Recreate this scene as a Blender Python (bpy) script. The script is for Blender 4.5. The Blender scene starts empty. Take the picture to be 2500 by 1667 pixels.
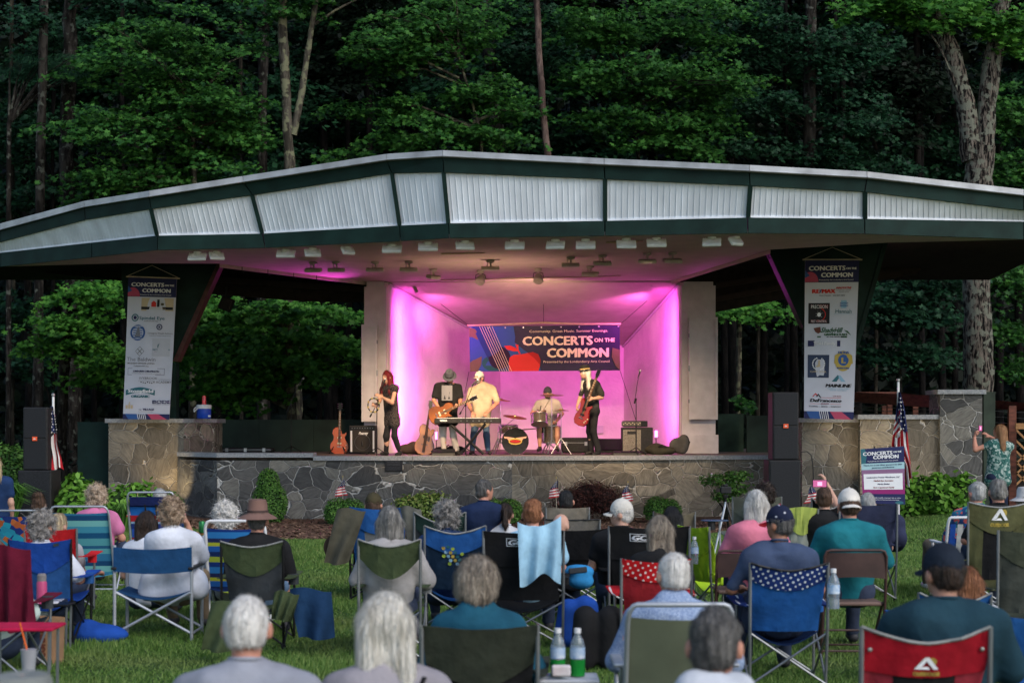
import bpy, math, random
import numpy as np
from mathutils import Vector, Matrix
sc = bpy.context.scene
COL = sc.collection
# ---------------------------------------------------------------- camera, sky, sun, exposure
F, HC, HY = 3900.0, 1.88, 1035.0          # focal length (px of a 2500 px wide frame), eye height, horizon row
cd = bpy.data.cameras.new('camera'); cam = bpy.data.objects.new('camera', cd); COL.objects.link(cam)
cam.location = (0, 0, HC); cam.rotation_euler = (math.pi / 2, 0, 0)
cd.sensor_width = 36.0; cd.lens = F / 2500 * 36; cd.shift_y = (HY - 833.5) / 2500
cd.clip_end = 400; cd.clip_start = 0.1
cd.dof.use_dof = True; cd.dof.focus_distance = 31.5; cd.dof.aperture_fstop = 3.4
sc.camera = cam
W = bpy.data.worlds.new("World"); sc.world = W; W.use_nodes = True
SUN_EL, SUN_AZ = math.radians(38), math.radians(138)     # azimuth clockwise from +Y
sky = W.node_tree.nodes.new('ShaderNodeTexSky'); sky.sky_type = 'NISHITA'; sky.sun_disc = False
sky.sun_elevation = SUN_EL; sky.sun_rotation = SUN_AZ
bg = W.node_tree.nodes['Background']; bg.inputs[1].default_value = 0.085
W.node_tree.links.new(sky.outputs[0], bg.inputs[0])
sl = bpy.data.lights.new('sun', 'SUN'); sl.energy = .9; sl.angle = math.radians(40); sl.color = (1, .96, .92)
so = bpy.data.objects.new('sun', sl); COL.objects.link(so)
sd = Vector((math.sin(SUN_AZ) * math.cos(SUN_EL), math.cos(SUN_AZ) * math.cos(SUN_EL), math.sin(SUN_EL)))
so.rotation_euler = sd.to_track_quat('Z', 'Y').to_euler(); so.location = (0, -5, 30)
sc.view_settings.view_transform = 'Standard'; sc.view_settings.look = 'None'
sc.view_settings.exposure = 1.25; sc.view_settings.gamma = 1.0
try:
    sc.cycles.use_denoising = True; sc.cycles.denoiser = 'OPENIMAGEDENOISE'
    sc.cycles.max_bounces = 6; sc.cycles.diffuse_bounces = 3; sc.cycles.glossy_bounces = 3
    sc.cycles.transmission_bounces = 4; sc.cycles.transparent_max_bounces = 6
    sc.cycles.sample_clamp_indirect = 4.0
except Exception: pass

# ---------------------------------------------------------------- helpers
def P(px, py, d): return Vector(((px - 1250) * d / F, d, HC - (py - HY) * d / F))
def S(d): return d / F                      # metres per photo pixel at distance d
rs = np.random.RandomState(7); random.seed(7)

MATS = {}
def mat(name, col, rough=.8, var=.12, scale=6.0, bump=0.0, bscale=None, metal=0.0, spec=.3, stretch=(1, 1, 1), col2=None, emit=None, trans=0, coat=0, detail=4, alpha=None):
    if name in MATS: return MATS[name]
    m = bpy.data.materials.new(name); m.use_nodes = True; nt = m.node_tree; N = nt.nodes; L = nt.links
    b = N['Principled BSDF']; b.inputs['Roughness'].default_value = rough; b.inputs['Metallic'].default_value = metal
    b.inputs['Specular IOR Level'].default_value = spec
    if trans: b.inputs['Transmission Weight'].default_value = trans
    if coat: b.inputs['Coat Weight'].default_value = coat
    if alpha is not None: b.inputs['Alpha'].default_value = alpha
    tc = N.new('ShaderNodeTexCoord'); mp = N.new('ShaderNodeMapping'); mp.inputs['Scale'].default_value = stretch
    L.new(tc.outputs['Object'], mp.inputs[0])
    nz = N.new('ShaderNodeTexNoise'); nz.inputs['Scale'].default_value = scale; nz.inputs['Detail'].default_value = detail
    L.new(mp.outputs[0], nz.inputs[0])
    rp = N.new('ShaderNodeValToRGB'); L.new(nz.outputs[0], rp.inputs[0])
    c = np.array(col[:3]); d = np.array(col2[:3]) if col2 is not None else np.clip(c * (1 + var * 1.3), 0, 1)
    e = c if col2 is not None else c * (1 - var * 1.6)
    rp.color_ramp.elements[0].color = (*e, 1); rp.color_ramp.elements[0].position = .32
    rp.color_ramp.elements[1].color = (*d, 1); rp.color_ramp.elements[1].position = .68
    L.new(rp.outputs[0], b.inputs['Base Color'])
    if bump:
        n2 = N.new('ShaderNodeTexNoise'); n2.inputs['Scale'].default_value = bscale or scale * 4; n2.inputs['Detail'].default_value = 5
        L.new(mp.outputs[0], n2.inputs[0])
        bp = N.new('ShaderNodeBump'); bp.inputs['Strength'].default_value = bump; bp.inputs['Distance'].default_value = .02
        L.new(n2.outputs[0], bp.inputs['Height']); L.new(bp.outputs[0], b.inputs['Normal'])
    if emit:
        b.inputs['Emission Color'].default_value = (*emit[:3], 1); b.inputs['Emission Strength'].default_value = emit[3]
    MATS[name] = m
    return m
def cloth(name, col, pat=None):
    return mat('cloth_' + name, col, rough=.9, var=.16, scale=5, bump=.35, bscale=18, spec=.15)

def stripes_mat(name, cols, axis=2, period=.5, rough=.8, thin=None):
    """bands of colour printed across a cloth; cols = [(pos, rgb)...] over one period"""
    if name in MATS: return MATS[name]
    m = bpy.data.materials.new(name); m.use_nodes = True; nt = m.node_tree; N = nt.nodes; L = nt.links
    b = N['Principled BSDF']; b.inputs['Roughness'].default_value = rough; b.inputs['Specular IOR Level'].default_value = .15
    tc = N.new('ShaderNodeTexCoord'); sp = N.new('ShaderNodeSeparateXYZ'); L.new(tc.outputs['Object'], sp.inputs[0])
    dv = N.new('ShaderNodeMath'); dv.operation = 'DIVIDE'; dv.inputs[1].default_value = period; L.new(sp.outputs[axis], dv.inputs[0])
    fr = N.new('ShaderNodeMath'); fr.operation = 'FRACT'; L.new(dv.outputs[0], fr.inputs[0])
    rp = N.new('ShaderNodeValToRGB'); rp.color_ramp.interpolation = 'CONSTANT'; L.new(fr.outputs[0], rp.inputs[0])
    el = rp.color_ramp.elements
    el[0].position = cols[0][0]; el[0].color = (*cols[0][1], 1)
    el[1].position = cols[1][0]; el[1].color = (*cols[1][1], 1)
    for p, c in cols[2:]:
        e = el.new(p); e.color = (*c, 1)
    L.new(rp.outputs[0], b.inputs['Base Color']); MATS[name] = m
    return m
def dots_mat(name, base, dot, scale=26, r=.25, thr=None):
    if name in MATS: return MATS[name]
    m = bpy.data.materials.new(name); m.use_nodes = True; nt = m.node_tree; N = nt.nodes; L = nt.links
    b = N['Principled BSDF']; b.inputs['Roughness'].default_value = .85; b.inputs['Specular IOR Level'].default_value = .15
    tc = N.new('ShaderNodeTexCoord'); mp = N.new('ShaderNodeMapping'); mp.inputs['Scale'].default_value = (1, .001, 1)
    mp.inputs['Rotation'].default_value = (0, .5, 0); L.new(tc.outputs['Object'], mp.inputs[0])
    v = N.new('ShaderNodeTexVoronoi'); v.inputs['Scale'].default_value = scale; v.inputs['Randomness'].default_value = .15
    L.new(mp.outputs[0], v.inputs[0])
    lt = N.new('ShaderNodeMath'); lt.operation = 'LESS_THAN'; lt.inputs[1].default_value = r; L.new(v.outputs['Distance'], lt.inputs[0])
    mx = N.new('ShaderNodeMix'); mx.data_type = 'RGBA'; mx.inputs['A'].default_value = (*base, 1); mx.inputs['B'].default_value = (*dot, 1)
    L.new(lt.outputs[0], mx.inputs['Factor']); L.new(mx.outputs['Result'], b.inputs['Base Color']); MATS[name] = m
    return m
def multi_mat(name, cols, scale=8, rough=.85, kind='voronoi'):
    """irregular printed pattern of several colours"""
    if name in MATS: return MATS[name]
    m = bpy.data.materials.new(name); m.use_nodes = True; nt = m.node_tree; N = nt.nodes; L = nt.links
    b = N['Principled BSDF']; b.inputs['Roughness'].default_value = rough; b.inputs['Specular IOR Level'].default_value = .15
    tc = N.new('ShaderNodeTexCoord')
    v = N.new('ShaderNodeTexVoronoi'); v.inputs['Scale'].default_value = scale; L.new(tc.outputs['Object'], v.inputs[0])
    sp = N.new('ShaderNodeSeparateColor'); L.new(v.outputs['Color'], sp.inputs[0])
    rp = N.new('ShaderNodeValToRGB'); rp.color_ramp.interpolation = 'CONSTANT'; L.new(sp.outputs[0], rp.inputs[0])
    el = rp.color_ramp.elements; n = len(cols)
    el[0].color = (*cols[0], 1); el[1].position = 1 / n; el[1].color = (*cols[1], 1)
    for i, c in enumerate(cols[2:]):
        e = el.new((i + 2) / n); e.color = (*c, 1)
    L.new(rp.outputs[0], b.inputs['Base Color']); MATS[name] = m
    return m

def tag(o, label=None, cat=None, group=None, kind=None):
    if label: o['label'] = label
    if cat: o['category'] = cat
    if group: o['group'] = group
    if kind: o['kind'] = kind
    return o
def thing(name, label, cat, loc=(0, 0, 0), rotz=0, group=None):
    o = bpy.data.objects.new(name, None); COL.objects.link(o); o.empty_display_size = .2
    o.location = loc; o.rotation_euler = (0, 0, rotz)
    return tag(o, label, cat, group)
def dup(root, loc, rotz=None, label=None, group=None, scale=None):
    r = root.copy(); COL.objects.link(r); r.location = loc
    if rotz is not None: r.rotation_euler = (0, 0, rotz)
    if scale is not None: r.scale = scale if hasattr(scale, '__len__') else (scale,) * 3
    if label: r['label'] = label
    if group: r['group'] = group
    for ch in list(root.children):
        c = ch.copy(); COL.objects.link(c); c.parent = r
        for g in list(ch.children):
            e = g.copy(); COL.objects.link(e); e.parent = c
    return r
def link_mesh(name, me, mats, parent=None, smooth=False):
    for m in (mats if isinstance(mats, (list, tuple)) else [mats]): me.materials.append(m)
    o = bpy.data.objects.new(name, me); COL.objects.link(o)
    if parent is not None: o.parent = parent
    if smooth:
        me.polygons.foreach_set('use_smooth', np.ones(len(me.polygons), dtype=bool))
    return o
def np_mesh(name, V, faces_flat, per, mats, parent=None, smooth=False, midx=None):
    """mesh from numpy: every face has `per` corners"""
    me = bpy.data.meshes.new(name); V = np.ascontiguousarray(V, dtype=np.float32); fl = np.ascontiguousarray(faces_flat, dtype=np.int32).ravel()
    nf = len(fl) // per
    me.vertices.add(len(V)); me.vertices.foreach_set('co', V.ravel())
    me.loops.add(len(fl)); me.loops.foreach_set('vertex_index', fl)
    me.polygons.add(nf); me.polygons.foreach_set('loop_start', np.arange(nf, dtype=np.int32) * per)
    me.polygons.foreach_set('loop_total', np.full(nf, per, dtype=np.int32))
    if midx is not None: me.polygons.foreach_set('material_index', np.ascontiguousarray(midx, dtype=np.int32))
    me.update(calc_edges=True); me.validate()
    return link_mesh(name, me, mats, parent, smooth)

class MB:
    def __init__(s): s.v = []; s.f = []; s.m = []; s.mi = 0
    def add(s, vs, fs, mi=None):
        b = len(s.v); s.v += [Vector(v) for v in vs]; s.f += [tuple(i + b for i in f) for f in fs]
        s.m += [s.mi if mi is None else mi] * len(fs); return s
    def box(s, c, sz, rot=None, mi=None):
        c = Vector(c); x, y, z = (k / 2 for k in sz); vs = []
        for dx in (-x, x):
            for dy in (-y, y):
                for dz in (-z, z):
                    v = Vector((dx, dy, dz))
                    if rot is not None: v = rot @ v
                    vs.append(c + v)
        return s.add(vs, [(0, 1, 3, 2), (4, 6, 7, 5), (0, 4, 5, 1), (2, 3, 7, 6), (0, 2, 6, 4), (1, 5, 7, 3)], mi)
    def rbox(s, c, sz, r=.02, rot=None, mi=None, n=3):
        """box with rounded vertical/all edges: superellipsoid-like via rings"""
        c = Vector(c); x, y, z = (k / 2 for k in sz); r = min(r, x, y, z); prof = []
        for i in range(n + 1):
            a = math.pi / 2 * i / n; prof.append((r * (1 - math.sin(a)), -z + r * (1 - math.cos(a))))
        prof = [(p[0], p[1]) for p in prof]
        prof = prof + [(p[0], -p[1]) for p in reversed(prof)]
        rings = []
        for ins, zz in prof:
            ring = []
            xx, yy = x - ins, y - ins; rr = max(r - ins, 1e-4) if r > ins else 1e-4
            for qx, qy, a0 in ((1, 1, 0), (-1, 1, 90), (-1, -1, 180), (1, -1, 270)):
                for i in range(n + 1):
                    a = math.radians(a0 + 90 * i / n)
                    ring.append(Vector((qx * (xx - rr) + rr * math.cos(a), qy * (yy - rr) + rr * math.sin(a), zz)))
            rings.append(ring)
        k = len(rings[0]); vs = []; fs = []
        for ring in rings:
            for v in ring: vs.append(c + (rot @ v if rot is not None else v))
        for j in range(len(rings) - 1):
            for i in range(k): fs.append((j * k + i, j * k + (i + 1) % k, (j + 1) * k + (i + 1) % k, (j + 1) * k + i))
        fs.append(tuple(reversed(range(k)))); fs.append(tuple(range((len(rings) - 1) * k, len(rings) * k)))
        return s.add(vs, fs, mi)
    def tube(s, pts, r, n=8, mi=None, closed=False, cap=True, flat=1.0):
        pts = [Vector(p) for p in pts]; m = len(pts); rr = r if hasattr(r, '__len__') else [r] * m
        up = Vector((0, 0, 1)); prev = None; vs = []
        for i, p in enumerate(pts):
            if closed: t = (pts[(i + 1) % m] - pts[i - 1])
            else: t = (pts[min(i + 1, m - 1)] - pts[max(i - 1, 0)])
            t = t.normalized() if t.length > 1e-9 else Vector((0, 0, 1))
            if prev is None:
                a = up if abs(t.z) < .9 else Vector((0, 1, 0)); u = t.cross(a).normalized()
            else:
                u = (prev - t * prev.dot(t)); u = u.normalized() if u.length > 1e-6 else t.orthogonal().normalized()
            prev = u; w = t.cross(u)
            for k in range(n):
                an = 2 * math.pi * k / n; vs.append(p + (u * math.cos(an) + w * math.sin(an) * flat) * rr[i])
        fs = []
        for i in range(m if closed else m - 1):
            j = (i + 1) % m
            for k in range(n): fs.append((i * n + k, i * n + (k + 1) % n, j * n + (k + 1) % n, j * n + k))
        if cap and not closed:
            fs.append(tuple(reversed(range(n)))); fs.append(tuple(range((m - 1) * n, m * n)))
        return s.add(vs, fs, mi)
    def lathe(s, prof, c=(0, 0, 0), n=20, rot=None, mi=None, sx=1, sy=1):
        c = Vector(c); vs = []
        for r, z in prof:
            for k in range(n):
                a = 2 * math.pi * k / n; v = Vector((r * math.cos(a) * sx, r * math.sin(a) * sy, z)); vs.append(c + (rot @ v if rot is not None else v))
        fs = [(j * n + k, j * n + (k + 1) % n, (j + 1) * n + (k + 1) % n, (j + 1) * n + k) for j in range(len(prof) - 1) for k in range(n)]
        if prof[0][0] > 1e-4: fs.append(tuple(reversed(range(n))))
        if prof[-1][0] > 1e-4: fs.append(tuple(range((len(prof) - 1) * n, len(prof) * n)))
        return s.add(vs, fs, mi)
    def prism(s, front, off, mi=None):
        """polygon (list of 3-D points) extruded by the vector off"""
        off = Vector(off); n = len(front); vs = [Vector(p) for p in front] + [Vector(p) + off for p in front]
        fs = [tuple(range(n)), tuple(reversed(range(n, 2 * n)))] + [(i, i + n, (i + 1) % n + n, (i + 1) % n) for i in range(n)]
        return s.add(vs, fs, mi)
    def grid(s, fn, nu, nv, mi=None, thick=None):
        """surface fn(u,v)->Vector; thick = Vector or None"""
        vs = [Vector(fn(i / nu, j / nv)) for j in range(nv + 1) for i in range(nu + 1)]
        q = lambda i, j: j * (nu + 1) + i
        fs = [(q(i, j), q(i + 1, j), q(i + 1, j + 1), q(i, j + 1)) for j in range(nv) for i in range(nu)]
        if thick is not None:
            t = Vector(thick); k = len(vs); vs += [v + t for v in vs]
            fs += [tuple(x + k for x in reversed(f)) for f in fs]
            bd = [q(i, 0) for i in range(nu)] + [q(nu, j) for j in range(nv)] + [q(i, nv) for i in range(nu, 0, -1)] + [q(0, j) for j in range(nv, 0, -1)]
            for a in range(len(bd)):
                p, r = bd[a], bd[(a + 1) % len(bd)]; fs.append((r, p, p + k, r + k))
        return s.add(vs, fs, mi)
    def build(s, name, mats, parent=None, smooth=False, world=False, sharp=None):
        vs = s.v
        if world and parent is not None:
            M = Matrix.Translation(parent.location) @ parent.rotation_euler.to_matrix().to_4x4(); Mi = M.inverted(); vs = [Mi @ v for v in vs]
            if parent.parent is not None: raise ValueError('world build under a part')
        me = bpy.data.meshes.new(name); me.from_pydata([tuple(v) for v in vs], [], s.f); me.update()
        if any(s.m): me.polygons.foreach_set('material_index', s.m)
        import bmesh
        bm = bmesh.new(); bm.from_mesh(me); bmesh.ops.recalc_face_normals(bm, faces=bm.faces)
        if smooth:
            for f in bm.faces: f.smooth = True
            sa = math.radians(sharp or 40)
            for e in bm.edges:
                if len(e.link_faces) == 2 and e.calc_face_angle(0) > sa: e.smooth = False
        bm.to_mesh(me); bm.free()
        return link_mesh(name, me, mats, parent)

def text_mesh(txt, bold=0.0, italic=0.0):
    """unit lettering: x 0..1 over the width, y 0..1 from baseline to cap height -> (verts, faces)"""
    cu = bpy.data.curves.new('t', 'FONT'); cu.body = txt; cu.offset = bold; cu.resolution_u = 2; cu.shear = italic
    if hasattr(cu, 'space_character') and bold > .01: cu.space_character = 1.06
    ob = bpy.data.objects.new('t', cu); COL.objects.link(ob)
    dg = bpy.context.evaluated_depsgraph_get(); dg.update()
    me = bpy.data.meshes.new_from_object(ob.evaluated_get(dg))
    v = np.array([tuple(x.co) for x in me.vertices]) if len(me.vertices) else np.zeros((0, 3)); f = [tuple(p.vertices) for p in me.polygons]
    bpy.data.objects.remove(ob); bpy.data.meshes.remove(me); bpy.data.curves.remove(cu)
    if len(v):
        x0, x1 = v[:, 0].min(), v[:, 0].max(); v[:, 0] = (v[:, 0] - x0) / max(x1 - x0, 1e-6); v[:, 1] /= .73
    return v, f
def lettering(mb, txt, u0, u1, vb, h, surf, bold=0.0, italic=0.0, mi=None):
    """add text to mb mapped on surf(u,v): left u0, right u1, baseline vb, cap height h (v grows downwards)"""
    v, f = text_mesh(txt, bold if bold <= .01 else 0, italic); n = max(len(txt), 1); st = [0] if bold <= .01 else [-1, 0, 1, 2]
    for j, q in enumerate(st):       # heavier letters: several strikes a hair apart
        du = q * (u1 - u0) / n * min(bold, .035) * 2.6; dv = (q % 2 - .5) * h * .05 if len(st) > 1 else 0
        mb.add([surf(u0 + p[0] * (u1 - u0) + du, vb - p[1] * h + dv) + Vector((0, -.0006 * j, 0)) for p in v], f, mi)
def flat_poly(mb, pts, surf, mi=None): mb.add([surf(*p) for p in pts], [tuple(range(len(pts)))], mi)
def disc_pts(cx, cy, rx, ry, n=20, a0=0, a1=360): return [(cx + rx * math.cos(math.radians(a0 + (a1 - a0) * i / n)), cy + ry * math.sin(math.radians(a0 + (a1 - a0) * i / n))) for i in range(n if a1 - a0 == 360 else n + 1)]
def ring_poly(mb, cx, cy, rx, ry, t, surf, mi=None, n=24):
    o = disc_pts(cx, cy, rx, ry, n); i = disc_pts(cx, cy, rx - t, ry - t * ry / rx, n)
    mb.add([surf(*p) for p in o + i], [(k, (k + 1) % n, (k + 1) % n + n, k + n) for k in range(n)], mi)

# ---- signed-distance bodies, polygonised with surface nets
def Cap(a, b, ra, rb=None, fl=None): return ('c', np.array(a, float), np.array(b, float), ra, ra if rb is None else rb, fl)
def Ell(c, r, R=None): return ('e', np.array(c, float), np.array(r, float), R)
def prim_bound(p):
    if p[0] == 'c':
        r = max(p[3], p[4]) * (max(1, max(p[5])) if p[5] is not None else 1); return np.minimum(p[1], p[2]) - r, np.maximum(p[1], p[2]) + r
    r = np.max(p[2]) if p[3] is not None else p[2]; return p[1] - r, p[1] + r
def prim_sdf(p, X):
    if p[0] == 'c':
        a, b, ra, rb, fl = p[1:]
        if fl is not None:
            s = np.array(fl, float); X = X / s; a = a / s; b = b / s
        ab = b - a; t = np.clip(((X - a) @ ab) / max(ab @ ab, 1e-9), 0, 1)
        d = np.linalg.norm(X - a - t[..., None] * ab, axis=-1) - (ra + (rb - ra) * t)
        return d * (min(fl) if fl is not None else 1)
    c, r, R = p[1:]; q = X - c
    if R is not None: q = q @ np.array(R)          # R columns = ellipsoid axes
    k = np.linalg.norm(q / r, axis=-1); k2 = np.linalg.norm(q / (r * r), axis=-1)
    return k * (k - 1) / np.maximum(k2, 1e-6)
EDG = [((0, 0, 0), 0), ((0, 1, 0), 0), ((0, 0, 1), 0), ((0, 1, 1), 0), ((0, 0, 0), 1), ((1, 0, 0), 1), ((0, 0, 1), 1), ((1, 0, 1), 1),
       ((0, 0, 0), 2), ((1, 0, 0), 2), ((0, 1, 0), 2), ((1, 1, 0), 2)]
def sdf_mesh(name, prims, mats, parent, h=.014, k=.02, cuts=(), fold=None, smooth=True, strands=None):
    """blend prims with smooth min; cuts = prims removed; fold = function(X)->displacement"""
    lo = np.min([prim_bound(p)[0] for p in prims], axis=0) - 2.5 * h; hi = np.max([prim_bound(p)[1] for p in prims], axis=0) + 2.5 * h
    n = np.ceil((hi - lo) / h).astype(int) + 1
    ax = [lo[i] + np.arange(n[i]) * h for i in range(3)]
    D = np.full(tuple(n), 0.2, dtype=np.float64); m = k + 3 * h
    for p in prims:
        a, b = prim_bound(p); i0 = np.maximum(np.floor((a - m - lo) / h).astype(int), 0); i1 = np.minimum(np.ceil((b + m - lo) / h).astype(int) + 1, n)
        X = np.stack(np.meshgrid(ax[0][i0[0]:i1[0]], ax[1][i0[1]:i1[1]], ax[2][i0[2]:i1[2]], indexing='ij'), -1)
        d = prim_sdf(p, X); sl_ = (slice(i0[0], i1[0]), slice(i0[1], i1[1]), slice(i0[2], i1[2])); e = D[sl_]
        hh = np.maximum(k - np.abs(e - d), 0) / k; D[sl_] = np.minimum(e, d) - hh * hh * k * .25
    if fold is not None or cuts:
        X = np.stack(np.meshgrid(*ax, indexing='ij'), -1)
        if fold is not None: D = D + fold(X)
        for c in cuts: D = np.maximum(D, -(c(X) if callable(c) else prim_sdf(c, X)))
    for sl_ in (np.s_[0], np.s_[-1]): D[sl_] = .1; D[:, sl_] = .1; D[:, :, sl_] = .1
    shp = tuple(n - 1); acc = np.zeros(shp + (3,)); cnt = np.zeros(shp)
    for off, axn in EDG:
        o2 = list(off); o2[axn] += 1
        A = D[off[0]:off[0] + shp[0], off[1]:off[1] + shp[1], off[2]:off[2] + shp[2]]
        B = D[o2[0]:o2[0] + shp[0], o2[1]:o2[1] + shp[1], o2[2]:o2[2] + shp[2]]
        cr = (A < 0) != (B < 0); t = np.where(cr, A / np.where(cr, A - B, 1), 0)
        for q in range(3): acc[..., q] += np.where(cr, off[q] + (t if q == axn else 0), 0)
        cnt += cr
    idx = np.full(shp, -1); w = np.argwhere(cnt > 0); idx[tuple(w.T)] = np.arange(len(w))
    V = lo + (w + acc[tuple(w.T)] / cnt[tuple(w.T)][:, None]) * h
    s = D < 0; Fc = []
    for axn in range(3):
        u, v_ = [(1, 2), (2, 0), (0, 1)][axn]
        A = np.moveaxis(s, (axn, u, v_), (0, 1, 2)); I = np.moveaxis(idx, (axn, u, v_), (0, 1, 2))
        e0 = A[:-1, 1:-1, 1:-1]; e1 = A[1:, 1:-1, 1:-1]; c = np.argwhere(e0 != e1)
        if not len(c): continue
        i, j, kk = c.T; flip = e1[i, j, kk]
        q = np.stack([I[i, j, kk], I[i, j + 1, kk], I[i, j + 1, kk + 1], I[i, j, kk + 1]], 1); q[flip] = q[flip][:, ::-1]; Fc.append(q)
    Fa = np.concatenate(Fc)
    if strands:      # loose locks lifted off the surface: (number, length, width, lift, curl, centre)
        n_, ln, wd, lift, curl, cen, keep = strands; R = np.random.RandomState(len(V) % 9973)
        tri = V[Fa]; nn = np.cross(tri[:, 2] - tri[:, 0], tri[:, 3] - tri[:, 1]); ar = np.linalg.norm(nn, axis=1); nn = nn / np.maximum(ar, 1e-9)[:, None]; ar = ar * (prim_sdf(keep, tri.mean(1)) > 0); pk = R.choice(len(Fa), n_, p=ar / ar.sum())
        c0 = tri[pk].mean(1) + R.normal(0, .003, (n_, 3)); N_ = nn[pk]; dn = np.array([0, 0, -1.0]) + .9 * np.array([0, -1.0, 0]) * (c0[:, 2:3] > cen[2] + .06); g_ = dn + (c0 - cen) * [2.0, 2.0, 0] + R.normal(0, curl, (n_, 3)); g_ = g_ - (g_ * N_).sum(1, keepdims=True) * N_; g_ /= np.maximum(np.linalg.norm(g_, axis=1, keepdims=True), 1e-6)
        L_ = ln * R.uniform(.5, 1.3, n_)[:, None]; sd_ = np.cross(g_, N_) * wd; b0 = c0 + N_ * .001; b1 = c0 + g_ * L_ * .5 + N_ * (lift * R.uniform(.5, 1.4, n_)[:, None] + .002); b2 = c0 + g_ * L_ + N_ * (lift * R.uniform(-.6, 1.6, n_)[:, None]) + R.normal(0, curl * ln * .3, (n_, 3))
        SV = np.stack([b0 - sd_, b0 + sd_, b1 + sd_, b1 - sd_, b1 - sd_, b1 + sd_, b2 + sd_ * .3, b2 - sd_ * .3], 1).reshape(-1, 3); Fa = np.concatenate([Fa, (np.arange(n_ * 8) + len(V)).reshape(-1, 4)]); V = np.concatenate([V, SV])
    return np_mesh(name, V, Fa, 4, mats, parent, smooth)
def folds(amp=.006, f=28, seed=0, vert=.5):
    r = np.random.RandomState(seed); K = r.uniform(-1, 1, (5, 3)) * f; K[:, 2] *= vert; ph = r.uniform(0, 6.3, 5)
    def fn(X):
        o = 0
        for i in range(5): o = o + np.sin(X @ K[i] + ph[i] + 1.3 * np.sin(X @ K[(i + 1) % 5] * .5))
        return o * amp * .4
    return fn
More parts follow.
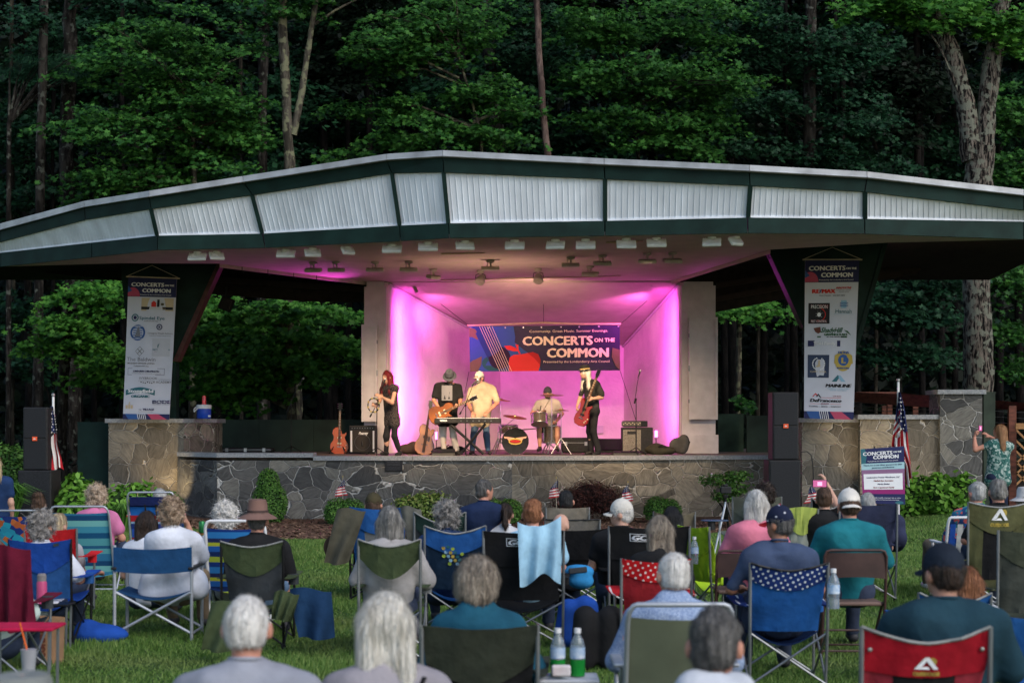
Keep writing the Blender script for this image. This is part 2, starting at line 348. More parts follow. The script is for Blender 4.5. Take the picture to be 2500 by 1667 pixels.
# ---------------------------------------------------------------- materials of the place
def stone_mat(name, c1, c2, c3, mortar, scale=2.1, seed=0):
    m = bpy.data.materials.new(name); m.use_nodes = True; nt = m.node_tree; N = nt.nodes; L = nt.links; b = N['Principled BSDF']
    b.inputs['Roughness'].default_value = .82; b.inputs['Specular IOR Level'].default_value = .3
    tc = N.new('ShaderNodeTexCoord'); mp = N.new('ShaderNodeMapping'); L.new(tc.outputs['Object'], mp.inputs[0])
    mp.inputs['Location'].default_value = (seed, seed * .3, seed * .7); mp.inputs['Scale'].default_value = (.82, .82, 1.12)
    nz = N.new('ShaderNodeTexNoise'); nz.inputs['Scale'].default_value = 1.9; nz.inputs['Detail'].default_value = 3; L.new(mp.outputs[0], nz.inputs[0])
    ad = N.new('ShaderNodeVectorMath'); ad.operation = 'MULTIPLY_ADD'; ad.inputs[1].default_value = (.34, .34, .34)
    L.new(nz.outputs['Color'], ad.inputs[0]); L.new(mp.outputs[0], ad.inputs[2])
    v = N.new('ShaderNodeTexVoronoi'); v.inputs['Scale'].default_value = scale; v.inputs['Randomness'].default_value = .95; L.new(ad.outputs[0], v.inputs[0])
    e = N.new('ShaderNodeTexVoronoi'); e.feature = 'DISTANCE_TO_EDGE'; e.inputs['Scale'].default_value = scale; e.inputs['Randomness'].default_value = .95; L.new(ad.outputs[0], e.inputs[0])
    sc_ = N.new('ShaderNodeSeparateColor'); L.new(v.outputs['Color'], sc_.inputs[0])
    rp = N.new('ShaderNodeValToRGB'); L.new(sc_.outputs[0], rp.inputs[0]); el = rp.color_ramp.elements
    el[0].color = (*c1, 1); el[1].color = (*c3, 1); q = el.new(.5); q.color = (*c2, 1)
    # streaks in each stone
    mp2 = N.new('ShaderNodeMapping'); mp2.inputs['Scale'].default_value = (1.2, 1.2, 7); L.new(tc.outputs['Object'], mp2.inputs[0])
    rt = N.new('ShaderNodeVectorRotate'); rt.rotation_type = 'Y_AXIS'; L.new(tc.outputs['Object'], rt.inputs['Vector'])
    mm = N.new('ShaderNodeMath'); mm.operation = 'MULTIPLY'; mm.inputs[1].default_value = 3.2; L.new(sc_.outputs[1], mm.inputs[0]); L.new(mm.outputs[0], rt.inputs['Angle'])
    L.new(rt.outputs[0], mp2.inputs[0])
    n2 = N.new('ShaderNodeTexNoise'); n2.inputs['Scale'].default_value = 4; n2.inputs['Detail'].default_value = 8; n2.inputs['Roughness'].default_value = .7; L.new(mp2.outputs[0], n2.inputs[0])
    mr = N.new('ShaderNodeMapRange'); mr.inputs['From Min'].default_value = .3; mr.inputs['From Max'].default_value = .7; mr.inputs['To Min'].default_value = .45; mr.inputs['To Max'].default_value = 1.6; L.new(n2.outputs[0], mr.inputs[0])
    mu = N.new('ShaderNodeVectorMath'); mu.operation = 'SCALE'; L.new(rp.outputs[0], mu.inputs[0]); L.new(mr.outputs[0], mu.inputs['Scale'])
    n3 = N.new('ShaderNodeTexNoise'); n3.inputs['Scale'].default_value = 1.3; L.new(tc.outputs['Object'], n3.inputs[0])
    wd = N.new('ShaderNodeMapRange'); wd.inputs['From Min'].default_value = .35; wd.inputs['From Max'].default_value = .7; wd.inputs['To Min'].default_value = .014; wd.inputs['To Max'].default_value = .06; L.new(n3.outputs[0], wd.inputs[0])
    lt = N.new('ShaderNodeMapRange'); lt.interpolation_type = 'SMOOTHSTEP'; L.new(e.outputs['Distance'], lt.inputs[0]); L.new(wd.outputs[0], lt.inputs['From Max']); lt.inputs['From Min'].default_value = 0.006
    mx = N.new('ShaderNodeMix'); mx.data_type = 'RGBA'; mx.inputs['A'].default_value = (*mortar, 1); L.new(mu.outputs[0], mx.inputs['B']); L.new(lt.outputs[0], mx.inputs['Factor'])
    L.new(mx.outputs['Result'], b.inputs['Base Color'])
    hs = N.new('ShaderNodeMath'); hs.operation = 'MULTIPLY_ADD'; hs.inputs[1].default_value = .35; L.new(n2.outputs[0], hs.inputs[0]); L.new(lt.outputs[0], hs.inputs[2])
    bp = N.new('ShaderNodeBump'); bp.inputs['Strength'].default_value = 1.0; bp.inputs['Distance'].default_value = .05; L.new(hs.outputs[0], bp.inputs['Height']); L.new(bp.outputs[0], b.inputs['Normal'])
    return m
M_STONE = stone_mat('fieldstone', (.055, .055, .055), (.108, .105, .098), (.19, .18, .155), (.50, .49, .46), scale=3.1)
M_STONE2 = stone_mat('fieldstone_brown', (.080, .070, .056), (.15, .132, .104), (.25, .22, .17), (.50, .46, .40), scale=3.1, seed=3.3)
M_STONE3 = stone_mat('fieldstone_dark', (.035, .035, .036), (.065, .065, .065), (.11, .11, .105), (.22, .22, .20), scale=3.6, seed=6)
M_CAP = mat('granite_cap', (.20, .21, .225), rough=.75, scale=28, col2=(.36, .37, .38), bump=.5, bscale=60, detail=6)
M_GREEN = mat('dark_green_paint', (.006, .022, .018), rough=.7, var=.2, scale=3, bump=.08, bscale=40, spec=.2)
M_GREEN2 = mat('dark_green_boards', (.010, .020, .017), rough=.7, var=.35, scale=8)
M_WSIDE = mat('ribbed_siding', (.72, .76, .81), rough=.5, var=.09, scale=3, stretch=(1, 1, .25))
M_FLASH = mat('roof_flashing', (.36, .37, .385), rough=.4, var=.16, scale=3, metal=.25)
M_SOFF = mat('painted_soffit', (.43, .36, .32), rough=.85, var=.05, scale=3, bump=.1, bscale=30)
M_SHELL = mat('stucco_wall', (.70, .62, .60), rough=.9, var=.04, scale=3, bump=.55, bscale=14)
M_PILL = mat('painted_pillar', (.55, .51, .53), rough=.8, var=.06, scale=5, bump=.1, bscale=30)
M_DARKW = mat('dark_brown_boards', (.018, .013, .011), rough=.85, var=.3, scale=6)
M_BROWNT = mat('brown_trim', (.07, .03, .028), rough=.7, var=.2, scale=8)
M_DECK = mat('stage_boards', (.16, .12, .11), rough=.7, var=.2, scale=6)
M_BLACK = mat('matte_black', (.012, .012, .013), rough=.6, var=.3, scale=20, spec=.35)
M_BLACKM = mat('black_metal', (.015, .015, .016), rough=.35, var=.2, scale=10, metal=.5)
M_CHROME = mat('chrome', (.38, .38, .40), rough=.32, var=.05, metal=1.0)
M_ALU = mat('aluminium_tube', (.42, .44, .47), rough=.5, var=.06, metal=.6)
M_STEEL = mat('grey_steel_tube', (.22, .23, .24), rough=.4, var=.1, metal=.7)
M_WHITEF = mat('white_fixture', (.82, .84, .86), rough=.45, var=.05)
M_ROPE = mat('rope', (.45, .38, .28), rough=.9)
M_WHITE = mat('white_plastic', (.7, .7, .7), rough=.5, var=.05)

# ---------------------------------------------------------------- ground
def ground_z(x, y):
    s = lambda a: np.clip(a, 0, 1) ** 2 * (3 - 2 * np.clip(a, 0, 1))
    return .28 * s((x - 5.5) / 2.5) * s((y - 23) / 4) + .25 * s((-x - 6.0) / 2.5) * s((y - 26) / 4) + .6 * s((y - 44) / 12)
def build_ground():
    xs = np.concatenate([np.linspace(-130, -20, 12), np.linspace(-18, 18, 73), np.linspace(20, 130, 12)]); ys = np.concatenate([np.linspace(-30, 6, 8), np.linspace(7, 50, 87), np.linspace(54, 150, 16)])
    X, Y = np.meshgrid(xs, ys, indexing='ij'); Z = ground_z(X, Y) + .008 * np.sin(X * 2.1) * np.sin(Y * 1.7)
    V = np.stack([X, Y, Z], -1).reshape(-1, 3); nx, ny = len(xs), len(ys)
    i, j = np.meshgrid(np.arange(nx - 1), np.arange(ny - 1), indexing='ij'); a = (i * ny + j).ravel()
    Fc = np.stack([a, a + ny, a + ny + 1, a + 1], 1)
    m = bpy.data.materials.new('lawn_soil'); m.use_nodes = True; nt = m.node_tree; N = nt.nodes; L = nt.links; b = N['Principled BSDF']; b.inputs['Roughness'].default_value = .95; b.inputs['Specular IOR Level'].default_value = .1
    tc = N.new('ShaderNodeTexCoord'); n1 = N.new('ShaderNodeTexNoise'); n1.inputs['Scale'].default_value = 1.6; n1.inputs['Detail'].default_value = 6; L.new(tc.outputs['Object'], n1.inputs[0])
    rp = N.new('ShaderNodeValToRGB'); L.new(n1.outputs[0], rp.inputs[0]); el = rp.color_ramp.elements
    el[0].position = .3; el[0].color = (.025, .05, .012, 1); el[1].position = .7; el[1].color = (.055, .095, .028, 1)
    # forest litter beyond the bandstand
    sp = N.new('ShaderNodeSeparateXYZ'); L.new(tc.outputs['Object'], sp.inputs[0]); mr = N.new('ShaderNodeMapRange'); mr.inputs['From Min'].default_value = 33; mr.inputs['From Max'].default_value = 37; L.new(sp.outputs[1], mr.inputs[0])
    mx = N.new('ShaderNodeMix'); mx.data_type = 'RGBA'; mx.inputs['B'].default_value = (.02, .014, .009, 1); L.new(mr.outputs[0], mx.inputs['Factor']); L.new(rp.outputs[0], mx.inputs['A']); L.new(mx.outputs['Result'], b.inputs['Base Color'])
    o = np_mesh('lawn_ground', V, Fc, 4, m, smooth=True); tag(o, kind='structure')
build_ground()
def bed_front(x): return np.minimum(25.9 + .05 * (x + 2.2) ** 2 + .45 * np.maximum(0, -x - 3.6) ** 2 + .12 * np.sin(x * 1.9) + .07 * np.sin(x * 5.3), 30.3)
def build_bed():
    # mulch bed along the stage wall: a sheet with an uneven front edge
    mm = mat('mulch', (.045, .022, .014), rough=.95, scale=30, col2=(.13, .07, .045), bump=1.0, bscale=55, detail=8)
    mb = MB(); n = 90
    def fn(u, v):
        x = -9.4 + 19.6 * u; fy = float(bed_front(x))
        y = fy + v * (33 - fy); return Vector((x, y, float(ground_z(x, y)) + .03 - .035 * (v < .01)))
    mb.grid(fn, n, 12); o = mb.build('mulch_bed', mm, smooth=True); tag(o, kind='structure')
    # chips
    k = 15000; x = rs.uniform(-9.2, 9.8, k); fy = bed_front(x) - .12; y = fy + (31.1 - fy) * rs.rand(k); z = ground_z(x, y) + .035
    a = rs.uniform(0, 6.28, k); t = rs.uniform(-.5, .5, k); l = rs.uniform(.015, .045, k); w = l * .3
    c = np.stack([x, y, z], 1); u = np.stack([np.cos(a), np.sin(a), t], 1) * l[:, None]; v = np.stack([-np.sin(a), np.cos(a), rs.uniform(-.3, .6, k)], 1) * w[:, None]
    V = np.stack([c - u - v, c + u - v, c + u + v, c - u + v], 1).reshape(-1, 3)
    o = np_mesh('mulch_chips', V, np.arange(4 * k), 4, mat('bark_chip', (.07, .035, .022), scale=3, col2=(.24, .15, .10), rough=.9)); tag(o, kind='stuff')
build_bed()
def leaf_island_mat(name, c1, c2, c3, rough=.55, transl=.25):
    m = bpy.data.materials.new(name); m.use_nodes = True; nt = m.node_tree; N = nt.nodes; L = nt.links; b = N['Principled BSDF']
    b.inputs['Roughness'].default_value = rough; b.inputs['Specular IOR Level'].default_value = .25
    g = N.new('ShaderNodeNewGeometry'); rp = N.new('ShaderNodeValToRGB'); L.new(g.outputs['Random Per Island'], rp.inputs[0]); el = rp.color_ramp.elements
    el[0].color = (*c1, 1); el[1].color = (*c3, 1); q = el.new(.55); q.color = (*c2, 1)
    L.new(rp.outputs[0], b.inputs['Base Color'])
    if transl:
        t = N.new('ShaderNodeBsdfTranslucent'); L.new(rp.outputs[0], t.inputs[0]); mx = N.new('ShaderNodeMixShader'); mx.inputs[0].default_value = transl
        L.new(b.outputs[0], mx.inputs[1]); L.new(t.outputs[0], mx.inputs[2]); L.new(mx.outputs[0], N['Material Output'].inputs[0])
    return m
def build_grass():
    k = 360000; y = 10.5 + (30.4 - 10.5) * rs.rand(k) ** 1.0; x = rs.uniform(-1, 1, k) * (y * .335 + .3)
    a = rs.uniform(0, 6.28, k); hgt = rs.uniform(.03, .075, k) * (.75 + .35 * np.sin(x * 2.3 + np.sin(y * 1.9)) * np.sin(y * 2.7)); w = rs.uniform(.0035, .007, k) * (.7 + y / 26)
    ok = y < bed_front(x) + rs.uniform(-.15, .12, k); x, y, a, hgt, w = x[ok], y[ok], a[ok], hgt[ok], w[ok]; k = len(x)
    c = np.stack([x, y, ground_z(x, y)], 1); d = np.stack([np.cos(a), np.sin(a) * .4, 0 * a], 1) * w[:, None]
    tip = c + np.stack([rs.normal(0, .02, k), rs.normal(0, .02, k), hgt], 1)
    V = np.stack([c - d, c + d, tip], 1).reshape(-1, 3); grass_m = leaf_island_mat('grass_blade', (.060, .14, .022), (.11, .21, .04), (.22, .31, .08), transl=.3)
    nt = grass_m.node_tree; N = nt.nodes; L = nt.links; tc = N.new('ShaderNodeTexCoord'); nz = N.new('ShaderNodeTexNoise'); nz.inputs['Scale'].default_value = .9; nz.inputs['Detail'].default_value = 5; L.new(tc.outputs['Object'], nz.inputs[0])
    mr = N.new('ShaderNodeMapRange'); mr.inputs['From Min'].default_value = .5; mr.inputs['From Max'].default_value = .68; mr.inputs['To Max'].default_value = .35; L.new(nz.outputs[0], mr.inputs[0]); mx = N.new('ShaderNodeMix'); mx.data_type = 'RGBA'; mx.inputs['B'].default_value = (.30, .30, .12, 1)
    rp = [n for n in N if n.type == 'VALTORGB'][0]; L.new(mr.outputs[0], mx.inputs['Factor']); L.new(rp.outputs[0], mx.inputs['A'])
    for n in N:
        if n.type == 'BSDF_PRINCIPLED': L.new(mx.outputs['Result'], n.inputs['Base Color'])
        if n.type == 'BSDF_TRANSLUCENT': L.new(mx.outputs['Result'], n.inputs[0])
    o = np_mesh('grass', V, np.arange(3 * k), 3, grass_m); tag(o, kind='stuff')
build_grass()

# ---------------------------------------------------------------- bandshell
BS = thing('bandshell', 'white and dark green open bandshell with a wide faceted canopy roof', 'bandshell', (0, 33, 0))
zl = 4.95
def dz(py, z=zl): return F * (z - HC) / (HY - py)          # distance of a point at height z seen on row py
lowb = [(-420, 700), (-150, 665), (0, 651), (224, 628), (384.6, 610), (646.7, 605), (978, 588.5), (1096.6, 581), (1477, 575.5), (1826, 569), (2111, 570.6), (2500, 584), (2760, 597)]
lowt = [(-420, 660), (-150, 632), (0, 618), (224, 593), (384.6, 576), (641, 571), (976, 551.4), (1094.7, 546), (1477, 540), (1825.8, 532), (2111, 535), (2500, 542), (2760, 553)]
upb = [(-420, 640), (-150, 613), (0, 591), (208.6, 536.5), (369, 510), (616, 476), (957, 422.5), (1083, 420.5), (1477, 437), (1831.5, 453), (2111, 468), (2500, 513), (2760, 548)]
upt = [(-420, 622), (-150, 591), (0, 561), (206, 505), (364, 480), (593, 444), (943.5, 390), (1080.5, 381), (1475, 401), (1829.6, 417), (2116.6, 433), (2500, 476.5), (2760, 510)]
flt = [(-420, 610), (-150, 578), (0, 546), (205, 491), (364, 466), (593, 430), (943.5, 376), (1080.5, 367), (1475, 387), (1829.6, 403), (2116.6, 419), (2500, 462.6), (2760, 495)]
dlow = [dz(p[1]) for p in lowb]
def lineP(pts, dd): return [P(a, b, d) for (a, b), d in zip(pts, dd)]
# siding joints follow their own columns: resample by the upper-edge columns
def samp(pts, dd, t):   # interpolate polyline at parameter = index
    i = min(int(t), len(pts) - 2); f = t - i; return P(pts[i][0] * (1 - f) + pts[i + 1][0] * f, pts[i][1] * (1 - f) + pts[i + 1][1] * f, dd[i] * (1 - f) + dd[i + 1] * f)
LB = lineP(lowb, dlow); LT = lineP(lowt, [d + .002 for d in dlow]); dup_ = [d - .2 for d in dlow]
# fix bottom list column count: sections share indices
SB = lineP(lowt, [d + .10 for d in dlow]); ST = lineP(upb, [d - .14 for d in dlow]); UB = lineP(upb, dup_); UT = lineP(upt, [d - .03 for d in dup_]); FT = lineP(flt, [d - .09 for d in dup_]); FB = lineP(upt, [d - .09 for d in dup_])
def band(A, B, off, name, m, lo=0, hi=None):
    mb = MB(); hi = hi or len(A) - 1
    for i in range(lo, hi): mb.prism([A[i], A[i + 1], B[i + 1], B[i]], off)
    return mb.build(name, m, BS, world=True)
for i in range(len(LB) - 1):
    mb = MB(); g = .004
    a, b_, c, d = LB[i].lerp(LB[i + 1], g), LB[i + 1].lerp(LB[i], g), LT[i + 1].lerp(LT[i], g), LT[i].lerp(LT[i + 1], g)
    mb.prism([a, b_, c, d], (0, .06, 0)); mb.build('lower_fascia_board', M_GREEN, BS, world=True)
    mb = MB(); a, b_, c, d = UB[i].lerp(UB[i + 1], g), UB[i + 1].lerp(UB[i], g), UT[i + 1].lerp(UT[i], g), UT[i].lerp(UT[i + 1], g)
    mb.prism([a, b_, c, d], (0, .06, 0)); mb.build('upper_fascia_board', M_GREEN, BS, world=True)
    mb = MB(); a, b_, c, d = FB[i].lerp(FB[i + 1], g * .5), FB[i + 1].lerp(FB[i], g * .5), FT[i + 1].lerp(FT[i], g * .5), FT[i].lerp(FT[i + 1], g * .5)
    mb.prism([a, b_, c, d], (0, .03, 0)); mb.tube([a + Vector((0, -.01, .0)), b_ + Vector((0, -.01, .0))], .012, 6); mb.build('roof_flashing', M_FLASH, BS, world=True)
def siding(i):
    a, b_, c, d = SB[i], SB[i + 1], ST[i + 1], ST[i]; w = (b_ - a).length; n = max(3, int(w / .095)); mb = MB(); out = Vector((0, -.012, .0))
    for k in range(n):
        u0, u1, u2, u3 = k / n, (k + .84) / n, (k + .90) / n, (k + .96) / n
        q = lambda u, o: (a.lerp(b_, u) + o, d.lerp(c, u) + o)
        p0 = q(u0, Vector()); p1 = q(u1, Vector()); p2 = q(u2, out); p3 = q(u3, out); p4 = q((k + 1) / n, Vector())
        for s_, t_ in ((p0, p1), (p1, p2), (p2, p3), (p3, p4)): mb.add([s_[0], t_[0], t_[1], s_[1]], [(0, 1, 2, 3)])
    return mb.build('ribbed_panel', M_WSIDE, BS, world=True)
for i in range(len(SB) - 1): siding(i)
for i in (4, 5, 6, 7, 8, 9, 10):
    mb = MB(); a, d = SB[i], ST[i]; mb.prism([a + Vector((-.035, 0, 0)), a + Vector((.035, 0, 0)), d + Vector((.035, 0, 0)), d + Vector((-.035, 0, 0))], (0, -.05, 0)); mb.build('mullion', M_GREEN, BS, world=True)
mb = MB()
for i in range(len(SB) - 1):
    mb.prism([SB[i], SB[i + 1], SB[i + 1] + Vector((0, 0, .03)), SB[i] + Vector((0, 0, .03))], (0, -.035, 0))
mb.build('siding_sill', M_WSIDE, BS, world=True)
# roof sheet behind the flashing, sloping gently to the back
mb = MB(); back = [Vector((FT[i].x * 1.1, 38.5, 5.5)) for i in range(len(FT))]
for i in range(len(FT) - 1): mb.prism([FT[i] + Vector((0, .02, -.03)), FT[i + 1] + Vector((0, .02, -.03)), back[i + 1], back[i]], (0, 0, -.08))
mb.build('roof_sheet', mat('roof_membrane', (.2, .2, .2), rough=.8), BS, world=True)
mb = MB()
for i in range(len(FT) - 1): mb.prism([FT[i] + Vector((0, .1, -.13)), FT[i + 1] + Vector((0, .1, -.13)), back[i + 1] + Vector((0, 0, -.12)), back[i] + Vector((0, 0, -.12))], (0, 0, -.03))
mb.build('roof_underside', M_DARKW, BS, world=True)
# flat outer soffit + stage ceiling, all at height zl
rear = [(-420, 712), (-150, 676), (0, 652.5), (293, 644), (536, 645), (895, 689), (1640, 686), (1881, 611), (2164, 594), (2500, 586.5), (2760, 600)]
fr = [Vector((v.x, v.y + .06, zl + .01)) for v in LB]; rr_ = [P(a, b, dz(b)) for a, b in rear]
for v in rr_: v.z = zl + .01
mb = MB(); mb.prism(fr + list(reversed(rr_)), (0, 0, .06)); mb.build('soffit', M_SOFF, BS, world=True)
# edge boards of the ceiling
for a, b_ in ((4, 5), (6, 7)):
    mb = MB(); A, B = rr_[a], rr_[b_]; mb.prism([A, B, B + Vector((0, 0, -.07)), A + Vector((0, 0, -.07))], (0, .05, 0))
    mb.build('ceiling_edge_board', M_SOFF, BS, world=True)
# thin seams / cover strips on the ceiling
for (x0, y0), (x1, y1) in (((1077, 619), (1183, 617)), ((1075, 683), (1515, 673)), ((1480, 591), (1570, 588))):
    mb = MB(); A, B = P(x0, y0, dz(y0)), P(x1, y1, dz(y1)); mb.prism([A, B, B + Vector((0, .09, 0)), A + Vector((0, .09, 0))], (0, 0, -.012)); mb.build('ceiling_strip', mat('ceiling_strip', (.40, .33, .20), rough=.8), BS, world=True)
# shell: inner ceiling, side walls, back wall
dO, dB = 34.6, 39.6; ZS = HC - (1107 - HY) * 31.9 / F
ZS = 1.25
OL, OR = P(946, 690, dO), P(1661, 686, dO); BL, BR = P(1222, 843, dB), P(1523, 843, dB)
OL.z = OR.z = zl
def up(v, z): return Vector((v.x, v.y, z))
mb = MB(); mb.prism([OL, OR, BR, BL], (0, 0, .08)); mb.build('shell_ceiling', M_SOFF, BS, world=True)
mb = MB(); mb.prism([up(OL, ZS), up(BL, ZS), up(BL, BL.z + .02), up(OL, zl)], (-.15, 0, 0)); mb.build('side_wall', M_SHELL, BS, world=True)
mb = MB(); mb.prism([up(OR, ZS), up(BR, ZS), up(BR, BR.z + .02), up(OR, zl)], (.15, 0, 0)); mb.build('side_wall', M_SHELL, BS, world=True)
mb = MB(); mb.prism([up(BL, ZS), up(BR, ZS), up(BR, BR.z + .05), up(BL, BL.z + .05)], (0, .15, 0)); mb.build('back_wall', M_SHELL, BS, world=True)
# crown trim where walls meet ceiling
mb = MB(); mb.tube([OL + Vector((.03, 0, -.04)), BL + Vector((.03, -.03, -.03))], .022, 6); mb.build('crown_trim', M_PILL, BS, world=True); mb = MB(); mb.tube([OR + Vector((-.03, 0, -.04)), BR + Vector((-.03, -.03, -.03))], .022, 6); mb.build('crown_trim', M_PILL, BS, world=True)
# pillars at the mouth of the shell
def pillar(x0, x1, ytop, side):
    a, b_ = P(x0, ytop, dO - .15), P(x1, ytop, dO - .15); mb = MB()
    mb.box(((a.x + b_.x) / 2, dO + .15, (a.z + ZS) / 2), (b_.x - a.x, .6, a.z - ZS)); o = mb.build('pillar', M_PILL, BS, world=True)
    mb = MB(); mb.box(((a.x + b_.x) / 2 + side * .02, dO + .12, ZS + .2), (b_.x - a.x + .06, .72, .4)); mb.build('pillar_base', M_PILL, BS, world=True); mb = MB(); mb.box(((a.x + b_.x) / 2, dO + .12, zl - .22), (b_.x - a.x - .1, .5, .44)); mb.build('pillar_head', M_PILL, BS, world=True)
pillar(889, 943, 700, -1); pillar(1664, 1747, 697, 1)
def door(x0, x1, y0, y1, hx):
    a, b_ = P(x0, y0, dO - .35), P(x1, y1, dO - .35); cx, cz = (a.x + b_.x) / 2, (a.z + b_.z) / 2; w, h = b_.x - a.x, a.z - b_.z; mb = MB()
    mb.box((cx, dO - .3, cz), (w, .05, h))
    for sx in (-1, 1): mb.box((cx + sx * (w / 2 - .03), dO - .34, cz), (.05, .03, h))
    for sz in (-1, 1): mb.box((cx, dO - .343, cz + sz * (h / 2 - .03)), (w - .1, .03, .05))
    o = mb.build('door', M_PILL, BS, world=True)
    for zz in (-.32, .32): mb = MB(); mb.tube([(hx, dO - .36 - 33, cz + zz * h - .04), (hx, dO - .36 - 33, cz + zz * h + .04)], .014, 6); mb.build('hinge', M_STEEL, o)
    mb = MB(); mb.box((hx, dO - .36 - 33, cz), (.03, .05, .12)); mb.build('latch', M_STEEL, o)
door(882, 921, 792, 1029, P(921, 0, dO - .35).x); door(1682, 1753, 774, 1024, P(1682, 0, dO - .35).x)
# dark upright panels standing in for the rear roof underside, with joists
def board(pts, d, name, m=M_DARKW, th=.15):
    mb = MB(); mb.prism([P(x, y, d) for x, y in pts], (0, th, 0)); return mb.build(name, m, BS, world=True)
board([(-300, 640), (560, 640), (560, 717), (290, 684), (0, 655), (-300, 640)], 37, 'rear_roof_panel')
board([(470, 640), (900, 640), (900, 738), (745, 735), (500, 716), (470, 700)], 36, 'rear_roof_panel')
board([(1640, 640), (2300, 590), (2240, 668), (2151, 684), (1933, 726), (1747, 762), (1640, 790)], 36, 'rear_roof_panel')
board([(2100, 585), (2800, 560), (2800, 600), (2480, 622), (2330, 655), (2100, 690)], 37, 'rear_roof_panel')
for x0, y0, x1, y1, d in ((470, 672, 890, 700, 35.8), (1750, 690, 2120, 632, 35.8), (300, 655, 560, 670, 36.8), (1740, 725, 2050, 668, 35.7)): A, B = P(x0, y0, d), P(x1, y1, d); mb = MB(); mb.prism([A, B, B + Vector((0, 0, -.12)), A + Vector((0, 0, -.12))], (0, .1, 0)); mb.build('rear_joist', mat('joist_wood', (.03, .02, .017), rough=.8), BS, world=True)
# green V-shaped support fins
def fin(pts, post, edge, d=30.9):
    mb = MB(); mb.prism([P(x, y, d) for x, y in pts], (0, .35, 0)); o = mb.build('support_fin', M_GREEN, BS, world=True)
    mb = MB(); mb.prism([P(x, y, d) for x, y in post], (0, .3, 0)); mb.build('support_post', M_GREEN, BS, world=True)
    for (x0, y0), (x1, y1) in edge:
        mb = MB(); A, B = P(x0, y0, d - .02), P(x1, y1, d - .02); w = Vector((.045, 0, 0)); mb.prism([A - w, A + w, B + w, B - w], (0, .4, 0))
        mb.build('fin_edge_board', M_BROWNT if pts[0][0] < 1000 else M_GREEN, BS, world=True)
fin([(293, 640), (532, 640), (424, 878), (400, 885), (335, 885), (305, 760)], [(396, 885), (430, 885), (430, 1022), (396, 1022)], [((536, 640), (427, 882))], 32.55)
fin([(1876, 598), (2164, 592), (2092, 850), (2080, 872), (1990, 872), (1966, 800)], [(1990, 872), (2060, 872), (2060, 1024), (1990, 1024)], [((1876, 600), (1968, 800)), ((2162, 593), (2090, 850))])
mb = MB(); mb.rbox(P(553, 742, 35), (.28, .25, .3), .04, Matrix.Rotation(.4, 3, 'Y')); mb.tube([P(553, 742, 35), P(553, 700, 35)], .02, 6); mb.build('hanging_speaker', M_BLACK, BS, world=True)
for x, y, d in ((591, 662, 29.6), (654, 668, 31), (717, 676, 32), (773, 682, 33), (834, 690, 34), (1875, 627, 29), (1795, 648, 31), (1755, 655, 32), (1719, 662, 33)):
    mb = MB(); p = P(x, y, d); mb.tube([p + Vector((0, 0, .08)), p, p + Vector((.02, 0, -.03)), p + Vector((.045, 0, -.01))], .008, 5); mb.build('ceiling_hook', M_BLACKM, BS, world=True)

# ---------------------------------------------------------------- stage platform and stone walls
ST_ = thing('stage_platform', 'raised stage with a grey fieldstone front wall and granite cap', 'stage', (0, 31, 0))
def xw(px, d): return (px - 1250) * d / F
plan = [(xw(433, 32.3), 32.3), (xw(530, 31.2), 31.2), (xw(765, 31.2), 31.2), (xw(1250, 31.2), 31.2), (xw(1700, 31.9), 31.9), (xw(2010, 32.3), 32.3)]
for i in range(len(plan) - 1):
    (x0, y0), (x1, y1) = plan[i], plan[i + 1]; mb = MB(); nn = max(2, int(abs(x1 - x0) / .5))
    mb.prism([(x0, y0, 0), (x1, y1, 0), (x1, y1, ZS - .08), (x0, y0, ZS - .08)], (0, .35, 0))
    mb.build('stone_face', M_STONE3 if i == 0 else (M_STONE if i < 3 else M_STONE2), ST_, world=True)
    mb = MB(); e = .06 if i < 2 else 0; off = Vector((0, -.06, 0)); nseg = max(1, int((x1 - x0) / 1.9))
    for k in range(nseg):
        a = Vector((x0, y0, 0)).lerp(Vector((x1, y1, 0)), k / nseg + .001) + off; b_ = Vector((x0, y0, 0)).lerp(Vector((x1, y1, 0)), (k + 1) / nseg - .001) + off
        z0 = ZS - .08 + e
        mb.prism([up(a, z0), up(b_, z0), up(b_, z0 + .085), up(a, z0 + .085)], (0, .6, 0))
    mb.build('cap_stone', M_CAP, ST_, world=True)
mb = MB(); mb.prism([(plan[0][0], 32.6, ZS - .06), (plan[1][0], 31.6, ZS - .06), (plan[3][0], 31.7, ZS - .06), (plan[5][0], 32.8, ZS - .06), (plan[5][0] + .5, 41, ZS - .06), (plan[0][0] - .5, 41, ZS - .06)], (0, 0, .055)); mb.build('stage_floor', M_DECK, ST_, world=True)
a = P(961, 1138, 31.15); mb = MB(); mb.rbox((a.x, 31.18, a.z + .02), (.345, .03, .235), .008); pq = mb.build('plaque', mat('bronze_plaque', (.022, .022, .026), rough=.45, metal=.4), ST_, world=True)
mb = MB(); sf = lambda u, v: Vector((a.x - .17 + .34 * u, 31.16 - 31, a.z + .137 - .235 * v))
for k, (t, h_) in enumerate((('DOCTOR E. PARCEL', .12), ('JEWETT AND FRIENDS', .12))): lettering(mb, t, .14, .86, .3 + k * .2, h_, sf)
mb.build('plaque_lettering', mat('plaque_letter', (.12, .12, .13), rough=.4, metal=.5), pq); mb = MB()
for k in range(3): lettering(mb, 'in memory of music on the common', .12, .88, .68 + k * .1, .05, sf)
mb.build('plaque_lettering', mat('plaque_letter', (.12, .12, .13), rough=.4, metal=.5), pq)
mb = MB(); mb.tube([P(1737, 1157, 31.6), P(1737, 1160, 31.3)], .025, 8); mb.build('pipe_outlet', M_WHITE, ST_, world=True)

